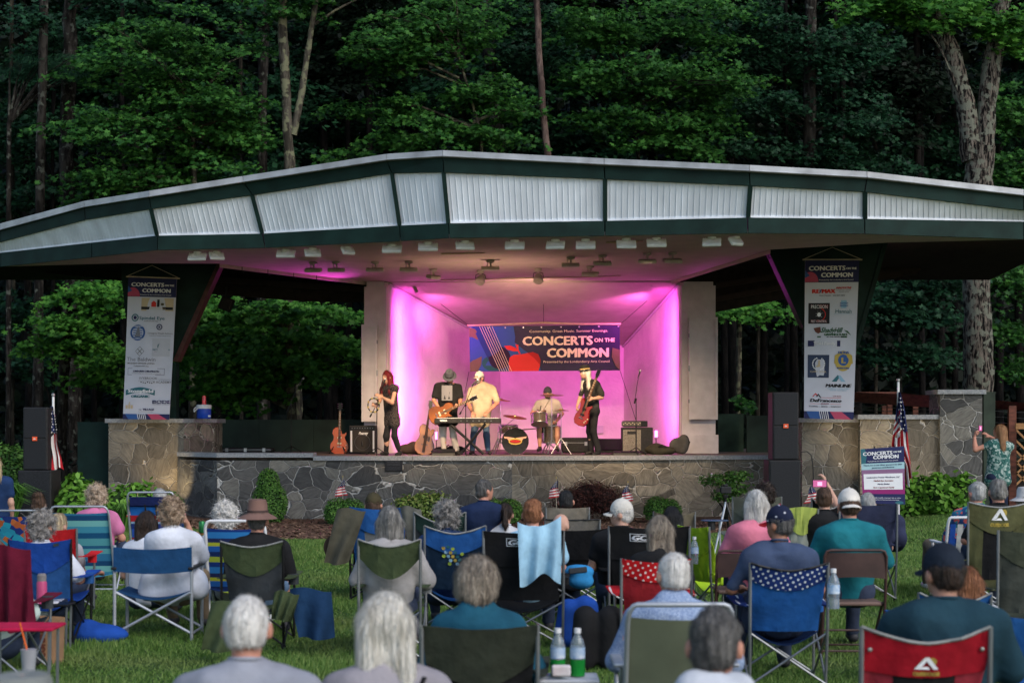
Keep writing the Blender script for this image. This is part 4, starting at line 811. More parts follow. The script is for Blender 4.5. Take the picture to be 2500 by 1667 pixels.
def grassy(px, d, n, h, label, seed, w=.012):
    R = np.random.RandomState(seed); bx = xw(px, d); t = thing('ornamental_grass', label, 'plant', (bx, d, float(ground_z(bx, d)))); a = R.uniform(0, 6.28, n); q = R.uniform(.2, 1, n) * h * .7
    V = []
    for i in range(n):
        dv = np.array([math.cos(a[i]), math.sin(a[i]), 0]); sd_ = np.array([-dv[1], dv[0], 0]) * w; hh = h * R.uniform(.6, 1); p0 = dv * .05; p1 = dv * q[i] * .5 + [0, 0, hh * .9]; p2 = dv * q[i] * 1.1 + [0, 0, hh * .75]
        V += [p0 - sd_, p0 + sd_, p1 + sd_, p1 - sd_, p1 - sd_, p1 + sd_, p2 + sd_ * .2, p2 - sd_ * .2]
    np_mesh('blades', np.array(V), np.arange(len(V)), 4, LF_BOX, t)
grassy(25, 27.8, 260, .85, 'tufted long-bladed grass at the left edge under the bush', 1); grassy(300, 27.6, 200, .55, 'long-bladed tuft in front of the stone pier clump', 2)
# ---------------------------------------------------------------- writing and printed things
def ink(name, c, rough=.6): return mat('ink_' + name, c, rough=rough, var=.02, spec=.2)
I_W = ink('white', (.72, .72, .74)); I_NAVY = ink('navy', (.018, .022, .085)); I_CREAM = ink('cream', (.86, .74, .50)); I_RED = ink('red', (.55, .03, .02)); I_DRED = ink('dark_red', (.22, .012, .02))
I_BLUE = ink('blue', (.03, .09, .27)); I_GREY = ink('grey', (.18, .18, .2)); I_BLACK = ink('black', (.015, .015, .018)); I_TEAL = ink('teal', (.03, .13, .16)); I_GOLD = ink('gold', (.45, .33, .07)); I_TAN = ink('tan', (.5, .4, .26))
I_OLIVE = ink('olive', (.09, .08, .05)); I_PINK = ink('pink', (.42, .06, .12)); I_GREEN = ink('green', (.03, .10, .04)); I_SKY = ink('sky', (.25, .42, .55)); I_PURP = ink('purple', (.16, .03, .16)); I_ROSE = ink('rose', (.30, .08, .17)); I_BROWN = ink('brown', (.13, .04, .025))
def quad_surf(tl, tr, br, bl, d, loc, bulge=0.0, nrm=1.0):
    """photo-pixel quad at distance d -> local surface function; third arg lifts towards the viewer"""
    def f(u, v, o=0.0):
        x = (tl[0] * (1 - u) + tr[0] * u) * (1 - v) + (bl[0] * (1 - u) + br[0] * u) * v; y = (tl[1] * (1 - u) + tr[1] * u) * (1 - v) + (bl[1] * (1 - u) + br[1] * u) * v
        p = P(x, y, d); p.y += bulge * math.sin(u * 7 + v * 3) * math.sin(v * 3.1) - o; return p - loc
    return f
def layer(surf, o): return lambda u, v: surf(u, v, o)
def sheet(t, name, surf, m, nu=6, nv=16, th=.006):
    mb = MB(); mb.grid(lambda u, v: surf(u, v), nu, nv, thick=(0, th, 0)); return mb.build(name, m, t, smooth=True)
def rect(mb, u0, v0, u1, v1, s, n=1):
    for i in range(n):
        a, b = u0 + (u1 - u0) * i / n, u0 + (u1 - u0) * (i + 1) / n; flat_poly(mb, [(a, v0), (b, v0), (b, v1), (a, v1)], s)
def put(parent, name, m, fn):
    mb = MB(); fn(mb); return mb.build(name, m, parent)
def head_print(t, s, top=.0, hh=.137, hook='banner'):
    L0, L1, L2, L3 = layer(s, .006), layer(s, .009), layer(s, .012), layer(s, .015)
    put(t, 'header_print', I_NAVY, lambda mb: [rect(mb, 0, top + k * hh / 4, 1, top + (k + 1) * hh / 4, L0, 4) for k in range(4)])
    put(t, 'print_circle', I_PINK, lambda mb: flat_poly(mb, [(max(0, x), min(y, top + hh)) for x, y in disc_pts(.1, top + hh * .98, .15, hh * .45, 18, 180, 360)], L1))
    put(t, 'print_leaf', I_BLUE, lambda mb: flat_poly(mb, [(0, top + hh * .45), (.09, top + hh * .7), (0, top + hh * .8)], L2))
    put(t, 'title_lettering', I_W, lambda mb: lettering(mb, 'CONCERTS', .07, .74, top + hh * .47, hh * .2, L3, .018))
    put(t, 'title_lettering', I_W, lambda mb: lettering(mb, 'COMMON', .30, .88, top + hh * .77, hh * .2, L3, .018))
    put(t, 'title_lettering', I_W, lambda mb: lettering(mb, 'ON THE', .76, .95, top + hh * .44, hh * .09, L3, .03))
    put(t, 'small_lettering', I_W, lambda mb: lettering(mb, 'Presented by the Londonderry Arts Council', .26, .9, top + hh * .92, hh * .055, L3, .01))
def foot_print(t, s, v0=.962):
    L0, L1, L2 = layer(s, .006), layer(s, .009), layer(s, .012)
    put(t, 'footer_print', I_NAVY, lambda mb: rect(mb, 0, v0, 1, 1, L0, 4))
    put(t, 'footer_shape', I_BLUE, lambda mb: flat_poly(mb, [(.04, v0), (.3, v0), (.36, 1), (.12, 1)], L1))
    put(t, 'footer_shape', I_PINK, lambda mb: flat_poly(mb, [(.52, v0), (.75, v0), (.95, 1), (.62, 1)], L1))
    for k in range(5): put(t, 'footer_stripe', I_W, lambda mb, k=k: flat_poly(mb, [(.30 + k * .04, v0), (.312 + k * .04, v0), (.342 + k * .04, 1), (.33 + k * .04, 1)], L2))
def vert_banner(label, tl, tr, br, bl, apex, d):
    loc = P((tl[0] + tr[0]) / 2, tl[1], d); t = thing('sponsor_banner', label, 'banner', loc); s = quad_surf(tl, tr, br, bl, d, loc, .015)
    sheet(t, 'cloth', s, mat('banner_cloth', (.52, .53, .60), rough=.7, var=.03, scale=3), 8, 24)
    a, b, c = P(tl[0] - 6, tl[1] - 1, d) - loc, P(tr[0] + 7, tr[1] + 1, d) - loc, P(*apex, d) - loc
    mb = MB(); mb.tube([a, b], .014, 8); mb.build('hanging_rod', M_ROPE, t); mb = MB(); mb.tube([a, c, b], .006, 5); mb.build('cord', M_ROPE, t)
    return t, s
t, s = vert_banner('tall white sponsor banner on the left support, ending in blue stripes', (314, 676), (432, 679), (413.5, 1024), (300, 1023), (371, 648), 32.1)
head_print(t, s); foot_print(t, s); A_, B_ = layer(s, .008), layer(s, .011)
put(t, 'logo_panel', I_TAN, lambda mb: rect(mb, .29, .145, .96, .235, A_)); put(t, 'logo_ribbon', I_BLACK, lambda mb: rect(mb, .29, .207, .95, .226, B_))
put(t, 'barn_logo', I_RED, lambda mb: flat_poly(mb, [(.5, .207), (.5, .178), (.55, .163), (.6, .178), (.6, .207)], B_)); put(t, 'silo_logo', I_BLACK, lambda mb: rect(mb, .62, .155, .67, .207, B_)); put(t, 'tree_logo', I_OLIVE, lambda mb: flat_poly(mb, disc_pts(.73, .188, .035, .01, 10), B_))
C_ = layer(s, .014)
def txt(t, text, u0, u1, v, h, m, L_, bold=.01, it=0.0): return put(t, 'lettering', m, lambda mb: lettering(mb, text, u0, u1, v, h, L_, bold, it))
txt(t, "Fahey's Country Store", .47, .8, .221, .008, I_TAN, C_)
put(t, 'round_logo', I_TEAL, lambda mb: ring_poly(mb, .17, .285, .075, .027, .022, A_)); put(t, 'eye_logo', I_NAVY, lambda mb: flat_poly(mb, disc_pts(.17, .285, .035, .013, 14), A_))
txt(t, 'Spindel Eye', .26, .79, .297, .023, I_TEAL, A_); txt(t, 'ASSOCIATES', .36, .66, .312, .009, I_GREY, A_)
put(t, 'badge_logo', I_BLUE, lambda mb: ring_poly(mb, .24, .39, .16, .056, .04, A_)); put(t, 'badge_stripes', I_BLUE, lambda mb: [rect(mb, .14, .356 + k * .016, .34, .363 + k * .016, A_) for k in range(5)]); put(t, 'tower_logo', I_GREY, lambda mb: flat_poly(mb, [(.18, .42), (.23, .36), (.25, .345), (.27, .36), (.3, .42)], B_))
txt(t, 'LONDONDERRY', .13, .35, .349, .008, I_W, C_); txt(t, 'POLICE ASSOCIATION', .12, .36, .436, .008, I_W, C_)
put(t, 'snowflake_logo', I_NAVY, lambda mb: ring_poly(mb, .69, .348, .062, .021, .02, A_)); put(t, 'star_logo', I_NAVY, lambda mb: [flat_poly(mb, [(.69 + .008 * math.sin(a), .348 + .003 * math.cos(a)), (.69 + .04 * math.cos(a), .348 - .014 * math.sin(a)), (.69 - .008 * math.sin(a), .348 - .003 * math.cos(a))], B_) for a in [k * math.pi / 3 for k in range(6)]])
txt(t, 'Centegrity Wealth Advisors', .45, .97, .398, .012, I_GREY, A_); txt(t, 'Integrating Virtue-Based Financial Planning', .49, .93, .412, .006, I_GREY, A_)
put(t, 'logo_panel', ink('pale_panel', (.45, .46, .51)), lambda mb: rect(mb, .56, .43, .93, .555, A_)); put(t, 'house_logo', I_TEAL, lambda mb: [flat_poly(mb, [(.67, .495), (.67, .475), (.71, .463), (.75, .475), (.75, .495)], B_), rect(mb, .76, .455, .79, .495, B_), rect(mb, .80, .48, .84, .495, B_)])
txt(t, 'SMITH HORIZON', .57, .93, .513, .011, I_TEAL, B_, .01); txt(t, 'REAL ESTATE CONSULTING', .61, .89, .524, .005, I_GREY, B_)
for q in range(4): put(t, 'diamond_logo', I_OLIVE, lambda mb, q=q: ring_poly(mb, .30 + (.045, 0, -.045, 0)[q], .521 + (0, .016, 0, -.016)[q], .05, .019, .008, A_, n=4))
txt(t, 'The Baldwin', .03, .64, .590, .028, I_GREY, A_, .0); txt(t, 'MODERN SENIOR LIVING', .05, .62, .611, .011, I_OLIVE, A_); txt(t, 'TheBaldwinNH.org', .18, .50, .629, .009, I_OLIVE, A_)
def frame(mb, u0, v0, u1, v1, e, s_):
    for r_ in ((u0, v0, u1, v0 + e), (u0, v1 - e, u1, v1), (u0, v0 + e, u0 + e * 2.4, v1 - e), (u1 - e * 2.4, v0 + e, u1, v1 - e)): rect(mb, *r_, s_)
put(t, 'logo_frame', I_NAVY, lambda mb: frame(mb, .065, .64, .84, .688, .0022, A_)); txt(t, 'LUNDGREN CHIROPRACTIC', .18, .73, .667, .012, I_NAVY, A_, .03); txt(t, 'Transforming our community one by one', .15, .77, .679, .006, I_GREY, A_)
txt(t, 'IVYBROOK', .32, .70, .718, .017, I_GREY, A_); txt(t, 'ACADEMY', .67, 1.0, .744, .017, I_GREY, A_); put(t, 'logo_line', I_GREY, lambda mb: [rect(mb, .72, .717, .99, .719, A_), rect(mb, .3, .727, .65, .729, A_)]); put(t, 'ivy_logo', I_BLACK, lambda mb: [flat_poly(mb, disc_pts(.36 + k * .045, .738 + .003 * (k % 3), .016, .004, 6), A_) for k in range(7)])
def arc_band(mb, s_): 
    n = 12
    for i in range(n):
        a, b = i / n, (i + 1) / n; y = lambda q: .787 - .014 * math.sin(q * math.pi) + .016 * abs(q - .5); x = lambda q: .04 + .62 * q
        flat_poly(mb, [(x(a), y(a)), (x(b), y(b)), (x(b), y(b) + .036), (x(a), y(a) + .036)], s_)
put(t, 'dairy_logo', I_TEAL, lambda mb: arc_band(mb, A_)); txt(t, 'Stonyfield', .09, .62, .812, .024, I_W, B_, .03); txt(t, 'ORGANIC', .16, .55, .846, .017, I_TEAL, A_, .04)
txt(t, 'BODE', .62, 1.0, .886, .022, I_NAVY, A_, .05); put(t, 'logo_line', I_W, lambda mb: rect(mb, .62, .874, 1.0, .876, B_)); txt(t, 'EQUIPMENT COMPANY', .62, 1.0, .896, .006, I_NAVY, A_)
put(t, 'village_logo', I_TAN, lambda mb: [rect(mb, .05 + k * .055, .90 - .008 * (k % 2), .095 + k * .055, .925, A_) for k in range(3)] + [flat_poly(mb, [(.11, .888), (.13, .875), (.15, .888)], A_)])
txt(t, 'THE', .33, .39, .936, .008, I_NAVY, A_); txt(t, 'VILLAGE', .42, .66, .936, .014, I_NAVY, A_, .03); txt(t, 'ON TECHNOLOGY HILL', .33, .64, .949, .006, I_GREY, A_)

t, s = vert_banner('tall white sponsor banner on the right support, with a gold and blue round badge', (1965.6, 635), (2098, 633), (2083.5, 1024), (1963, 1021), (2032, 604), 30.0)
head_print(t, s, hh=.142); foot_print(t, s, .953); A_, B_, C_ = layer(s, .008), layer(s, .011), layer(s, .014)
txt(t, 'RE', .14, .27, .21, .026, I_RED, A_, .05); txt(t, '/', .27, .31, .21, .026, I_BLUE, A_, .04); txt(t, 'MAX', .32, .56, .21, .026, I_RED, A_, .05); txt(t, 'INNOVATIVE', .58, .87, .184, .014, I_RED, A_, .02, .3); txt(t, 'PROPERTIES + BAYSIDE', .58, .87, .195, .006, I_GREY, A_); txt(t, 'GRANITE GROUP', .63, .83, .206, .006, I_GREY, A_); txt(t, 'Mark Oswald    603-867-5800', .27, .75, .229, .009, I_GREY, A_, .015)
put(t, 'logo_panel', I_BLACK, lambda mb: rect(mb, .07, .272, .47, .402, A_)); txt(t, 'PRECISION', .115, .43, .307, .026, I_DRED, B_, .07); txt(t, 'PRECISION', .12, .425, .306, .023, I_W, C_, -.0); put(t, 'target_logo', I_RED, lambda mb: ring_poly(mb, .27, .345, .125, .042, .012, B_)); put(t, 'spider_logo', I_W, lambda mb: [flat_poly(mb, disc_pts(.27, .345, .035, .014, 8), C_)] + [flat_poly(mb, [(.27, .343), (.27 + .08 * math.cos(a), .345 - .03 * math.sin(a)), (.27, .347)], C_) for a in (.4, 1.2, 2.0, 2.8, 3.6, 5.6)]); txt(t, 'PEST CONTROL', .12, .42, .395, .018, I_DRED, B_, .06); txt(t, 'PEST CONTROL', .125, .415, .394, .015, I_W, C_, 0)
put(t, 'wave_logo', I_SKY, lambda mb: rect(mb, .68, .255, .79, .305, A_)); put(t, 'wave_line', I_BLUE, lambda mb: [flat_poly(mb, [(.66 + .04 * i, .27 + k * .01 + .002 * (-1) ** i), (.70 + .04 * i, .27 + k * .01 - .002 * (-1) ** i), (.70 + .04 * i, .274 + k * .01 - .002 * (-1) ** i), (.66 + .04 * i, .274 + k * .01 + .002 * (-1) ** i)], B_) for i in range(4) for k in range(3)]); txt(t, 'Hannah', .58, .89, .336, .027, I_TEAL, A_, .0); txt(t, 'Environmental & Design Inc.', .56, .93, .345, .006, I_SKY, A_)
put(t, 'bull_logo', I_BROWN, lambda mb: flat_poly(mb, [(.17, .43), (.24, .425), (.3, .422), (.31, .455), (.26, .465), (.2, .452)], A_)); txt(t, 'ShadyHill', .31, .73, .457, .032, I_GREEN, A_, .02, .35); txt(t, 'GREENHOUSES', .37, .82, .477, .015, I_GREEN, A_, .03); txt(t, '& NURSERY', .42, .77, .487, .006, I_BLACK, A_, .02); put(t, 'logo_swoosh', I_GREEN, lambda mb: [rect(mb, .24, .480, .82, .489, A_), flat_poly(mb, [(.75, .44), (.83, .447), (.9, .475), (.82, .458)], A_)])
put(t, 'logo_panel', I_NAVY, lambda mb: rect(mb, .065, .508, .69, .545, A_)); txt(t, 'TDH Family', .175, .59, .535, .019, I_W, B_, .02)
put(t, 'logo_panel', ink('slate', (.03, .045, .09)), lambda mb: rect(mb, .065, .598, .48, .742, A_)); [put(t, 'wreath_logo', I_W, lambda mb, rr=rr: [flat_poly(mb, disc_pts(.275 + .115 * math.cos(math.radians(a)), .655 - .038 * math.sin(math.radians(a)), .014, .0045, 6), B_) for a in rr]) for rr in (range(110, 250, 16), range(-70, 71, 16))]; put(t, 'state_logo', I_TAN, lambda mb: flat_poly(mb, [(.22, .67), (.26, .66), (.27, .63), (.30, .632), (.31, .672), (.25, .677)], B_)); txt(t, 'CLARK LEGAL', .11, .43, .709, .012, I_TAN, B_, .005)
put(t, 'round_badge', I_GOLD, lambda mb: [flat_poly(mb, disc_pts(.76, .635, .165, .064, 28), A_), flat_poly(mb, [(.59, .60), (.64, .59), (.64, .66), (.58, .65)], A_), flat_poly(mb, [(.88, .59), (.93, .60), (.95, .65), (.88, .66)], A_)]); put(t, 'badge_disc', I_BLUE, lambda mb: flat_poly(mb, disc_pts(.76, .63, .105, .036, 22), B_)); txt(t, 'L', .725, .80, .648, .036, I_GOLD, C_, .06); txt(t, 'LIONS', .66, .86, .590, .016, I_BLUE, B_, .04); txt(t, 'INTERNATIONAL', .64, .88, .685, .011, I_BLUE, B_, .03)
put(t, 'mountain_logo', I_TEAL, lambda mb: [flat_poly(mb, [(.54, .765), (.66, .722), (.70, .735), (.64, .765)], A_)]); put(t, 'mountain_logo', I_SKY, lambda mb: [flat_poly(mb, [(.70, .722), (.82, .765), (.73, .765), (.67, .735)], B_)]); txt(t, 'MAINLINE', .42, .93, .800, .021, I_BLACK, A_, .06, .2); txt(t, 'PLUMBING + WELL PUMPS', .46, .9, .812, .007, I_SKY, A_); txt(t, 'WATER TREATMENT', .51, .85, .823, .007, I_SKY, A_)
put(t, 'roof_logo', I_RED, lambda mb: flat_poly(mb, [(.16, .862), (.22, .838), (.27, .852), (.25, .855), (.22, .846), (.18, .862)], A_)); put(t, 'roof_logo', I_BLACK, lambda mb: flat_poly(mb, [(.23, .862), (.28, .842), (.34, .866), (.31, .866), (.28, .85), (.26, .862)], B_)); put(t, 'logo_line', I_RED, lambda mb: [rect(mb, .33, .866, .74, .868, A_), rect(mb, .11, .905, .31, .9065, A_), rect(mb, .52, .905, .74, .9065, A_)]); txt(t, 'GOD BLESS!', .57, .74, .860, .008, I_DRED, A_); txt(t, 'DeFrancesco', .12, .74, .894, .021, I_BLACK, A_, .05, .15); txt(t, 'QUALITY', .33, .5, .909, .009, I_DRED, A_, .02); txt(t, 'ROOFING  -  SIDING  -  WINDOWS', .10, .74, .927, .010, I_BLACK, A_, .01)

# centre banner
d = 36.0; loc = P(1328, 793, d); t = thing('stage_banner', 'wide navy printed banner with an apple and guitar strings hung over the drummer', 'banner', loc)
s = quad_surf((1145, 797), (1513, 793), (1514, 904), (1148, 907), d, loc, .02); sheet(t, 'cloth', s, mat('banner_vinyl', (.020, .014, .048), rough=.5, var=.05, spec=.2), 16, 8)
A_, B_, C_, D_ = (layer(s, .01 * k) for k in (1, 1.5, 2, 2.5))
put(t, 'guitar_shape', I_BLUE, lambda mb: flat_poly(mb, [(0, .0), (.295, 0), (.305, .25), (.30, .36), (.36, .53), (.46, .75), (.47, 1), (0, 1)], A_))
put(t, 'dark_shape', ink('deep_blue', (.012, .03, .14)), lambda mb: flat_poly(mb, [(0, .42), (.09, .55), (.0, .78)], B_)); put(t, 'neck_shape', ink('deep_blue2', (.015, .045, .16)), lambda mb: flat_poly(mb, [(.02, 0), (.14, 0), (.28, 1), (.16, 1)], B_))
for pts in ([(0, .02), (.04, .06), (.07, .2), (.07, .52), (0, .4)], [(0, .8), (.04, .7), (.08, .64), (.075, .85), (.05, 1), (0, 1)], [(.95, .5), (1, .55), (1, 1), (.97, .9), (.945, .7)]): put(t, 'leaf_print', ink('taupe', (.14, .10, .06)), lambda mb: flat_poly(mb, pts, C_))
put(t, 'leaf_print', ink('forest_teal', (.015, .10, .09)), lambda mb: flat_poly(mb, disc_pts(.15, .82, .07, .17, 18), B_))
put(t, 'sound_hole', ink('sound_hole', (.02, .008, .03)), lambda mb: flat_poly(mb, disc_pts(.197, .70, .073, .25, 24), C_))
apple = [(.265, .70), (.29, .64), (.34, .63), (.385, .60), (.42, .58), (.455, .63), (.47, .75), (.465, .9), (.455, 1.0), (.262, 1.0), (.257, .82)]
put(t, 'apple_print', ink('apple_red', (.60, .035, .025)), lambda mb: flat_poly(mb, apple, D_)); put(t, 'apple_shade', ink('apple_dark', (.36, .012, .012)), lambda mb: flat_poly(mb, [(.385, .60), (.42, .58), (.455, .63), (.47, .75), (.465, .86), (.43, .72)], layer(s, .028)))
put(t, 'apple_leaf', ink('apple_red', (0, 0, 0)), lambda mb: [flat_poly(mb, [(.23, .44), (.27, .43), (.305, .48), (.325, .56), (.29, .56), (.25, .52)], D_), flat_poly(mb, [(.305, .40), (.325, .42), (.325, .52), (.34, .62), (.328, .62), (.315, .52)], D_)])
for k in range(6): put(t, 'guitar_string', I_CREAM, lambda mb, k=k: flat_poly(mb, [(.068 + k * .0165, 0), (.0705 + k * .0165, 0), (.2 + k * .0155, 1), (.1975 + k * .0155, 1)], layer(s, .032)))
txt(t, 'Community. Great Music. Summer Evenings.', .40, .92, .15, .055, I_CREAM, D_, .0); txt(t, 'CONCERTS', .355, .815, .43, .20, I_CREAM, D_, .018); txt(t, 'ON THE', .83, .965, .37, .085, I_CREAM, D_, .015); txt(t, 'COMMON', .515, .92, .70, .205, I_CREAM, D_, .018); txt(t, 'Presented by the Londonderry Arts Council', .49, .93, .82, .05, I_CREAM, D_, .0)
mb = MB(); mb.tube([P(x, y, d) - loc for x, y in ((1141, 795), (1230, 792), (1327, 788), (1420, 791), (1516, 791))], .022, 8); mb.build('hanging_pole', mat('bamboo', (.45, .36, .22)), t)
for x0, y0, x1, y1, dd in ((1141, 792, 1076, 742, 35.6), (1327, 786, 1327, 742, 36), (1516, 790, 1580, 734, 35.6), (1514, 905, 1552, 1024, 36), (1145, 907, 1135, 960, 36)): mb = MB(); mb.tube([P(x0, y0, d) - loc, P(x1, y1, dd) - loc], .006, 4); mb.build('rope', M_BLACKM, t)
mb = MB()
for u in (0.01, .13, .24, .36, .48, .61, .73, .86, .99): mb = MB(); mb.lathe([(.012, 0), (.02, .004), (.012, .008)], layer(s, .01)(u, .035), 8, Matrix.Rotation(math.pi / 2, 3, 'X')); mb.build('grommet', M_CHROME, t)

# sponsor sign board on an easel
d = 27.0; loc = P(2155, 1240, d); loc.z = float(ground_z(loc.x, d)); t = thing('sign_board', 'upright printed sponsor board on an easel by the right flag', 'sign', loc); s = quad_surf((2101, 1096), (2207, 1089), (2210, 1231), (2107, 1229), d, loc)
sheet(t, 'board', s, mat('foam_board', (.6, .6, .6)), 1, 1, .012); A_, B_, C_ = layer(s, .003), layer(s, .006), layer(s, .009)
put(t, 'header_print', I_NAVY, lambda mb: rect(mb, 0, 0, 1, .27, A_)); put(t, 'leaf_print', I_TEAL, lambda mb: flat_poly(mb, [(0, 0), (.1, 0), (.13, .15), (.1, .27), (0, .27)], B_)); put(t, 'pale_band', ink('pale_aqua', (.32, .5, .54)), lambda mb: rect(mb, 0, .27, 1, .385, A_))
for k in range(6): put(t, 'gradient_band', ink('fade%d' % k, tuple(np.array((.23, .12, .22)) * (1 - k / 5) + np.array((.26, .02, .14)) * k / 5)), lambda mb, k=k: rect(mb, 0, .385 + k * .0725, 1, .385 + (k + 1) * .0725, A_))
put(t, 'footer_print', I_NAVY, lambda mb: rect(mb, 0, .82, 1, 1, A_)); put(t, 'text_panel', I_W, lambda mb: rect(mb, .04, .46, .95, .74, B_)); put(t, 'leaf_print', I_TEAL, lambda mb: flat_poly(mb, disc_pts(.86, .97, .1, .03, 12), B_))
txt(t, 'CONCERTS', .05, .72, .125, .065, I_W, C_, .018); txt(t, 'COMMON', .28, .86, .195, .065, I_W, C_, .018); txt(t, 'ON THE', .75, .93, .1, .03, I_W, C_, .03); txt(t, 'Presented by the Londonderry Arts Council', .15, .85, .24, .018, I_W, C_, .01)
txt(t, 'Thank you to our Silver sponsors for their', .05, .95, .315, .025, I_NAVY, B_, .02, .2); txt(t, 'generous contributions', .24, .76, .36, .025, I_NAVY, B_, .02, .2)
for k, (q, u0, u1, mm) in enumerate((('Londonderry Freezer Warehouse, LLC', .11, .88, I_NAVY), ('Nutfield Eye Associates', .27, .73, I_DRED), ('Market Basket', .36, .64, I_NAVY), ('Ryan Cappannari Family', .26, .75, I_DRED))): txt(t, q, u0, u1, .535 + k * .06, .026, mm, C_, .02, .2)
txt(t, 'Friendly weekly concerts rain or shine', .2, .9, .895, .018, I_W, C_, .01, .2); txt(t, 'www.concertsonthecommon.org here:', .12, .86, .93, .018, I_W, C_, .01, .2)
for sx in (-.22, .22): mb = MB(); mb.tube([(sx, .02, 0), (sx * .6, .04, 1.5 - loc.z)], .014, 6); mb.build('easel_leg', M_BLACKM, t)
mb = MB(); mb.tube([(0, .5, 0), (0, .05, 1.4)], .014, 6); mb.build('easel_leg', M_BLACKM, t)
zb = s(.5, 1.0).z; mb = MB(); mb.box((0, -.01, zb - .015), (.5, .05, .02)); mb.build('easel_ledge', M_BLACKM, t)

# ---------------------------------------------------------------- flags
M_FLR = mat('flag_red', (.40, .012, .02), rough=.8, var=.08); M_FLW = mat('flag_white', (.62, .60, .58), rough=.8, var=.05); M_FLB = mat('flag_navy', (.012, .02, .08), rough=.8, var=.08)
def hang_flag(label, px, d, ytop, ybot, left, right, zb, seed=0):
    """limp flag drawn by its silhouette: left/right edges as px offsets at fractions of the drop"""
    bx = xw(px, d); t = thing('flag_on_pole', label, 'flag', (bx, d, zb)); s_ = S(d); ht = zz(ytop, d) - zb; mb = MB(); mb.tube([(0, 0, 0), (0, 0, ht)], [.026, .022], 10); mb.build('pole', M_WHITE, t)
    mb = MB(); mb.lathe([(.02, 0), (.032, .02), (.032, .05), (0, .075)], (0, 0, ht), 10); mb.build('finial', M_CHROME, t)
    z0 = ht - .18; z1 = zz(ybot, d) - zb
    def W_(u, v, o=0):
        q = v * (len(left) - 1); i = min(int(q), len(left) - 2); f = q - i; l = left[i] * (1 - f) + left[i + 1] * f; r = right[i] * (1 - f) + right[i + 1] * f
        a = abs(l) / (abs(l) + abs(r)); yy = -.055 - .05 * math.sin(u * 12 + v * 3 + seed) - .03 * math.sin(u * 23 - v * 4) - .05 * (1 - abs(u - .3)); return Vector(((l + (r - l) * u) * s_, yy - o, z0 + (z1 - z0) * v))
    return t, W_
for lab, px, d, yt, yb, lf, rt, zb, sd_, ybk in (('limp national flag on a white pole behind the left speaker stack', 130, 28.9, 968, 1147, [-2, -5, -8, -8, -8, -8], [2, 8, 14, 15, 24, 28], .95, 1, 0), ('large limp national flag on a white pole behind the sponsor sign board', 2193, 28.2, 932, 1177, [-2, -8, -13, -18, 12, 16], [2, 12, 18, 22, 28, 34], .28, 2, 0)):
    t, Wf = hang_flag(lab, px, d, yt, yb, lf, rt, zb, sd_)
    for nm, m, par in (('red_stripes', M_FLR, 0), ('white_stripes', M_FLW, 1)):
        mb = MB()
        for k in range(7):
            if k % 2 != par: continue
            # upper left: slanting stripes left of the pole, below: near-vertical stripes
            mb.grid(lambda a, b, k=k: Wf((k + a) / 7, .46 + .54 * b + .05 * math.sin((k + a) * .9)), 2, 12)
        for k in range(5):
            if k % 2 != par: continue
            mb.grid(lambda a, b, k=k: Wf(a * .36, .30 + .045 * (k + b) - a * .10 + .0, .004), 5, 1)
        mb.build(nm, m, t, smooth=True)
    mb = MB(); mb.grid(lambda a, b: Wf(.0 + 1.0 * a, .0 + (.30 + .18 * a) * b, .008), 8, 12); ca = mb.build('star_field', M_FLB, t, smooth=True)
    mb = MB()
    for i in range(9):
        for j in range(3):
            u, v = (j + .7 + .4 * (i % 2)) / 3.6, .07 + i * .042; c = Wf(u, v, .016); mb.add([c + Vector(((.022 if q % 2 == 0 else .009) * math.sin(q * math.pi / 5), 0, (.022 if q % 2 == 0 else .009) * math.cos(q * math.pi / 5))) for q in range(10)], [tuple(range(10))])
    mb.build('stars', M_FLW, ca)
def small_flag(label, px, d, ytop, ybot, lean, seed):
    bx = xw(px, d); t = thing('small_flag', label, 'flag', (bx, d, float(ground_z(bx, d))), 0, 'small stick flags along the stage bed'); g = float(ground_z(bx, d)); zt = zz(ytop, d) - g; mb = MB(); mb.tube([(0, 0, 0), (lean, 0, zt)], .005, 5); mb.build('stick', M_ROPE, t); mb = MB(); mb.lathe([(.004, 0), (.009, .012), (0, .04)], (lean, 0, zt), 6); mb.build('spear_tip', I_GOLD, t)
    h = .30
    def c(u, v, o=0): return Vector((lean - (u - .35) * (.05 + .2 * v) + .02 * math.sin(v * 6 + seed), -.01 - .02 * math.sin(u * 9 + seed) - o, zt - .03 - v * h - .03 * u))
    for nm, m, par in (('red_stripes', M_FLR, 0), ('white_stripes', M_FLW, 1)):
        mb = MB()
        for k in range(7):
            if k % 2 == par: mb.grid(lambda a, b, k=k: c(b, .42 + .58 * (k + a) / 7), 1, 5)
        mb.build(nm, m, t)
    mb = MB(); mb.grid(lambda a, b: c(a, b * .45, .002), 4, 4); ca = mb.build('star_field', M_FLB, t)
    mb = MB()
    for i in range(5):
        for j in range(3): p = c(.2 + j * .28, .05 + i * .085, .006); mb.box(p, (.011, .001, .011))
    mb.build('stars', M_FLW, ca)
for a in (('small stick flag behind the box shrub right of the cone shrub', 837, 29.9, 1165, 0, 0, 1), ('small stick flag half hidden left of the dark red maple', 1358, 29.3, 1168, 0, .0, 2), ('small stick flag right of the dark red maple, leaning', 1533, 29.2, 1178, 0, .0, 3), ('small stick flag left of the raised phone in the crowd', 1985, 27.5, 1178, 0, 0, 4), ('small stick flag beside the striped multicolour beach chair', 336, 26, 1207, 0, 0, 5)): small_flag(*a)

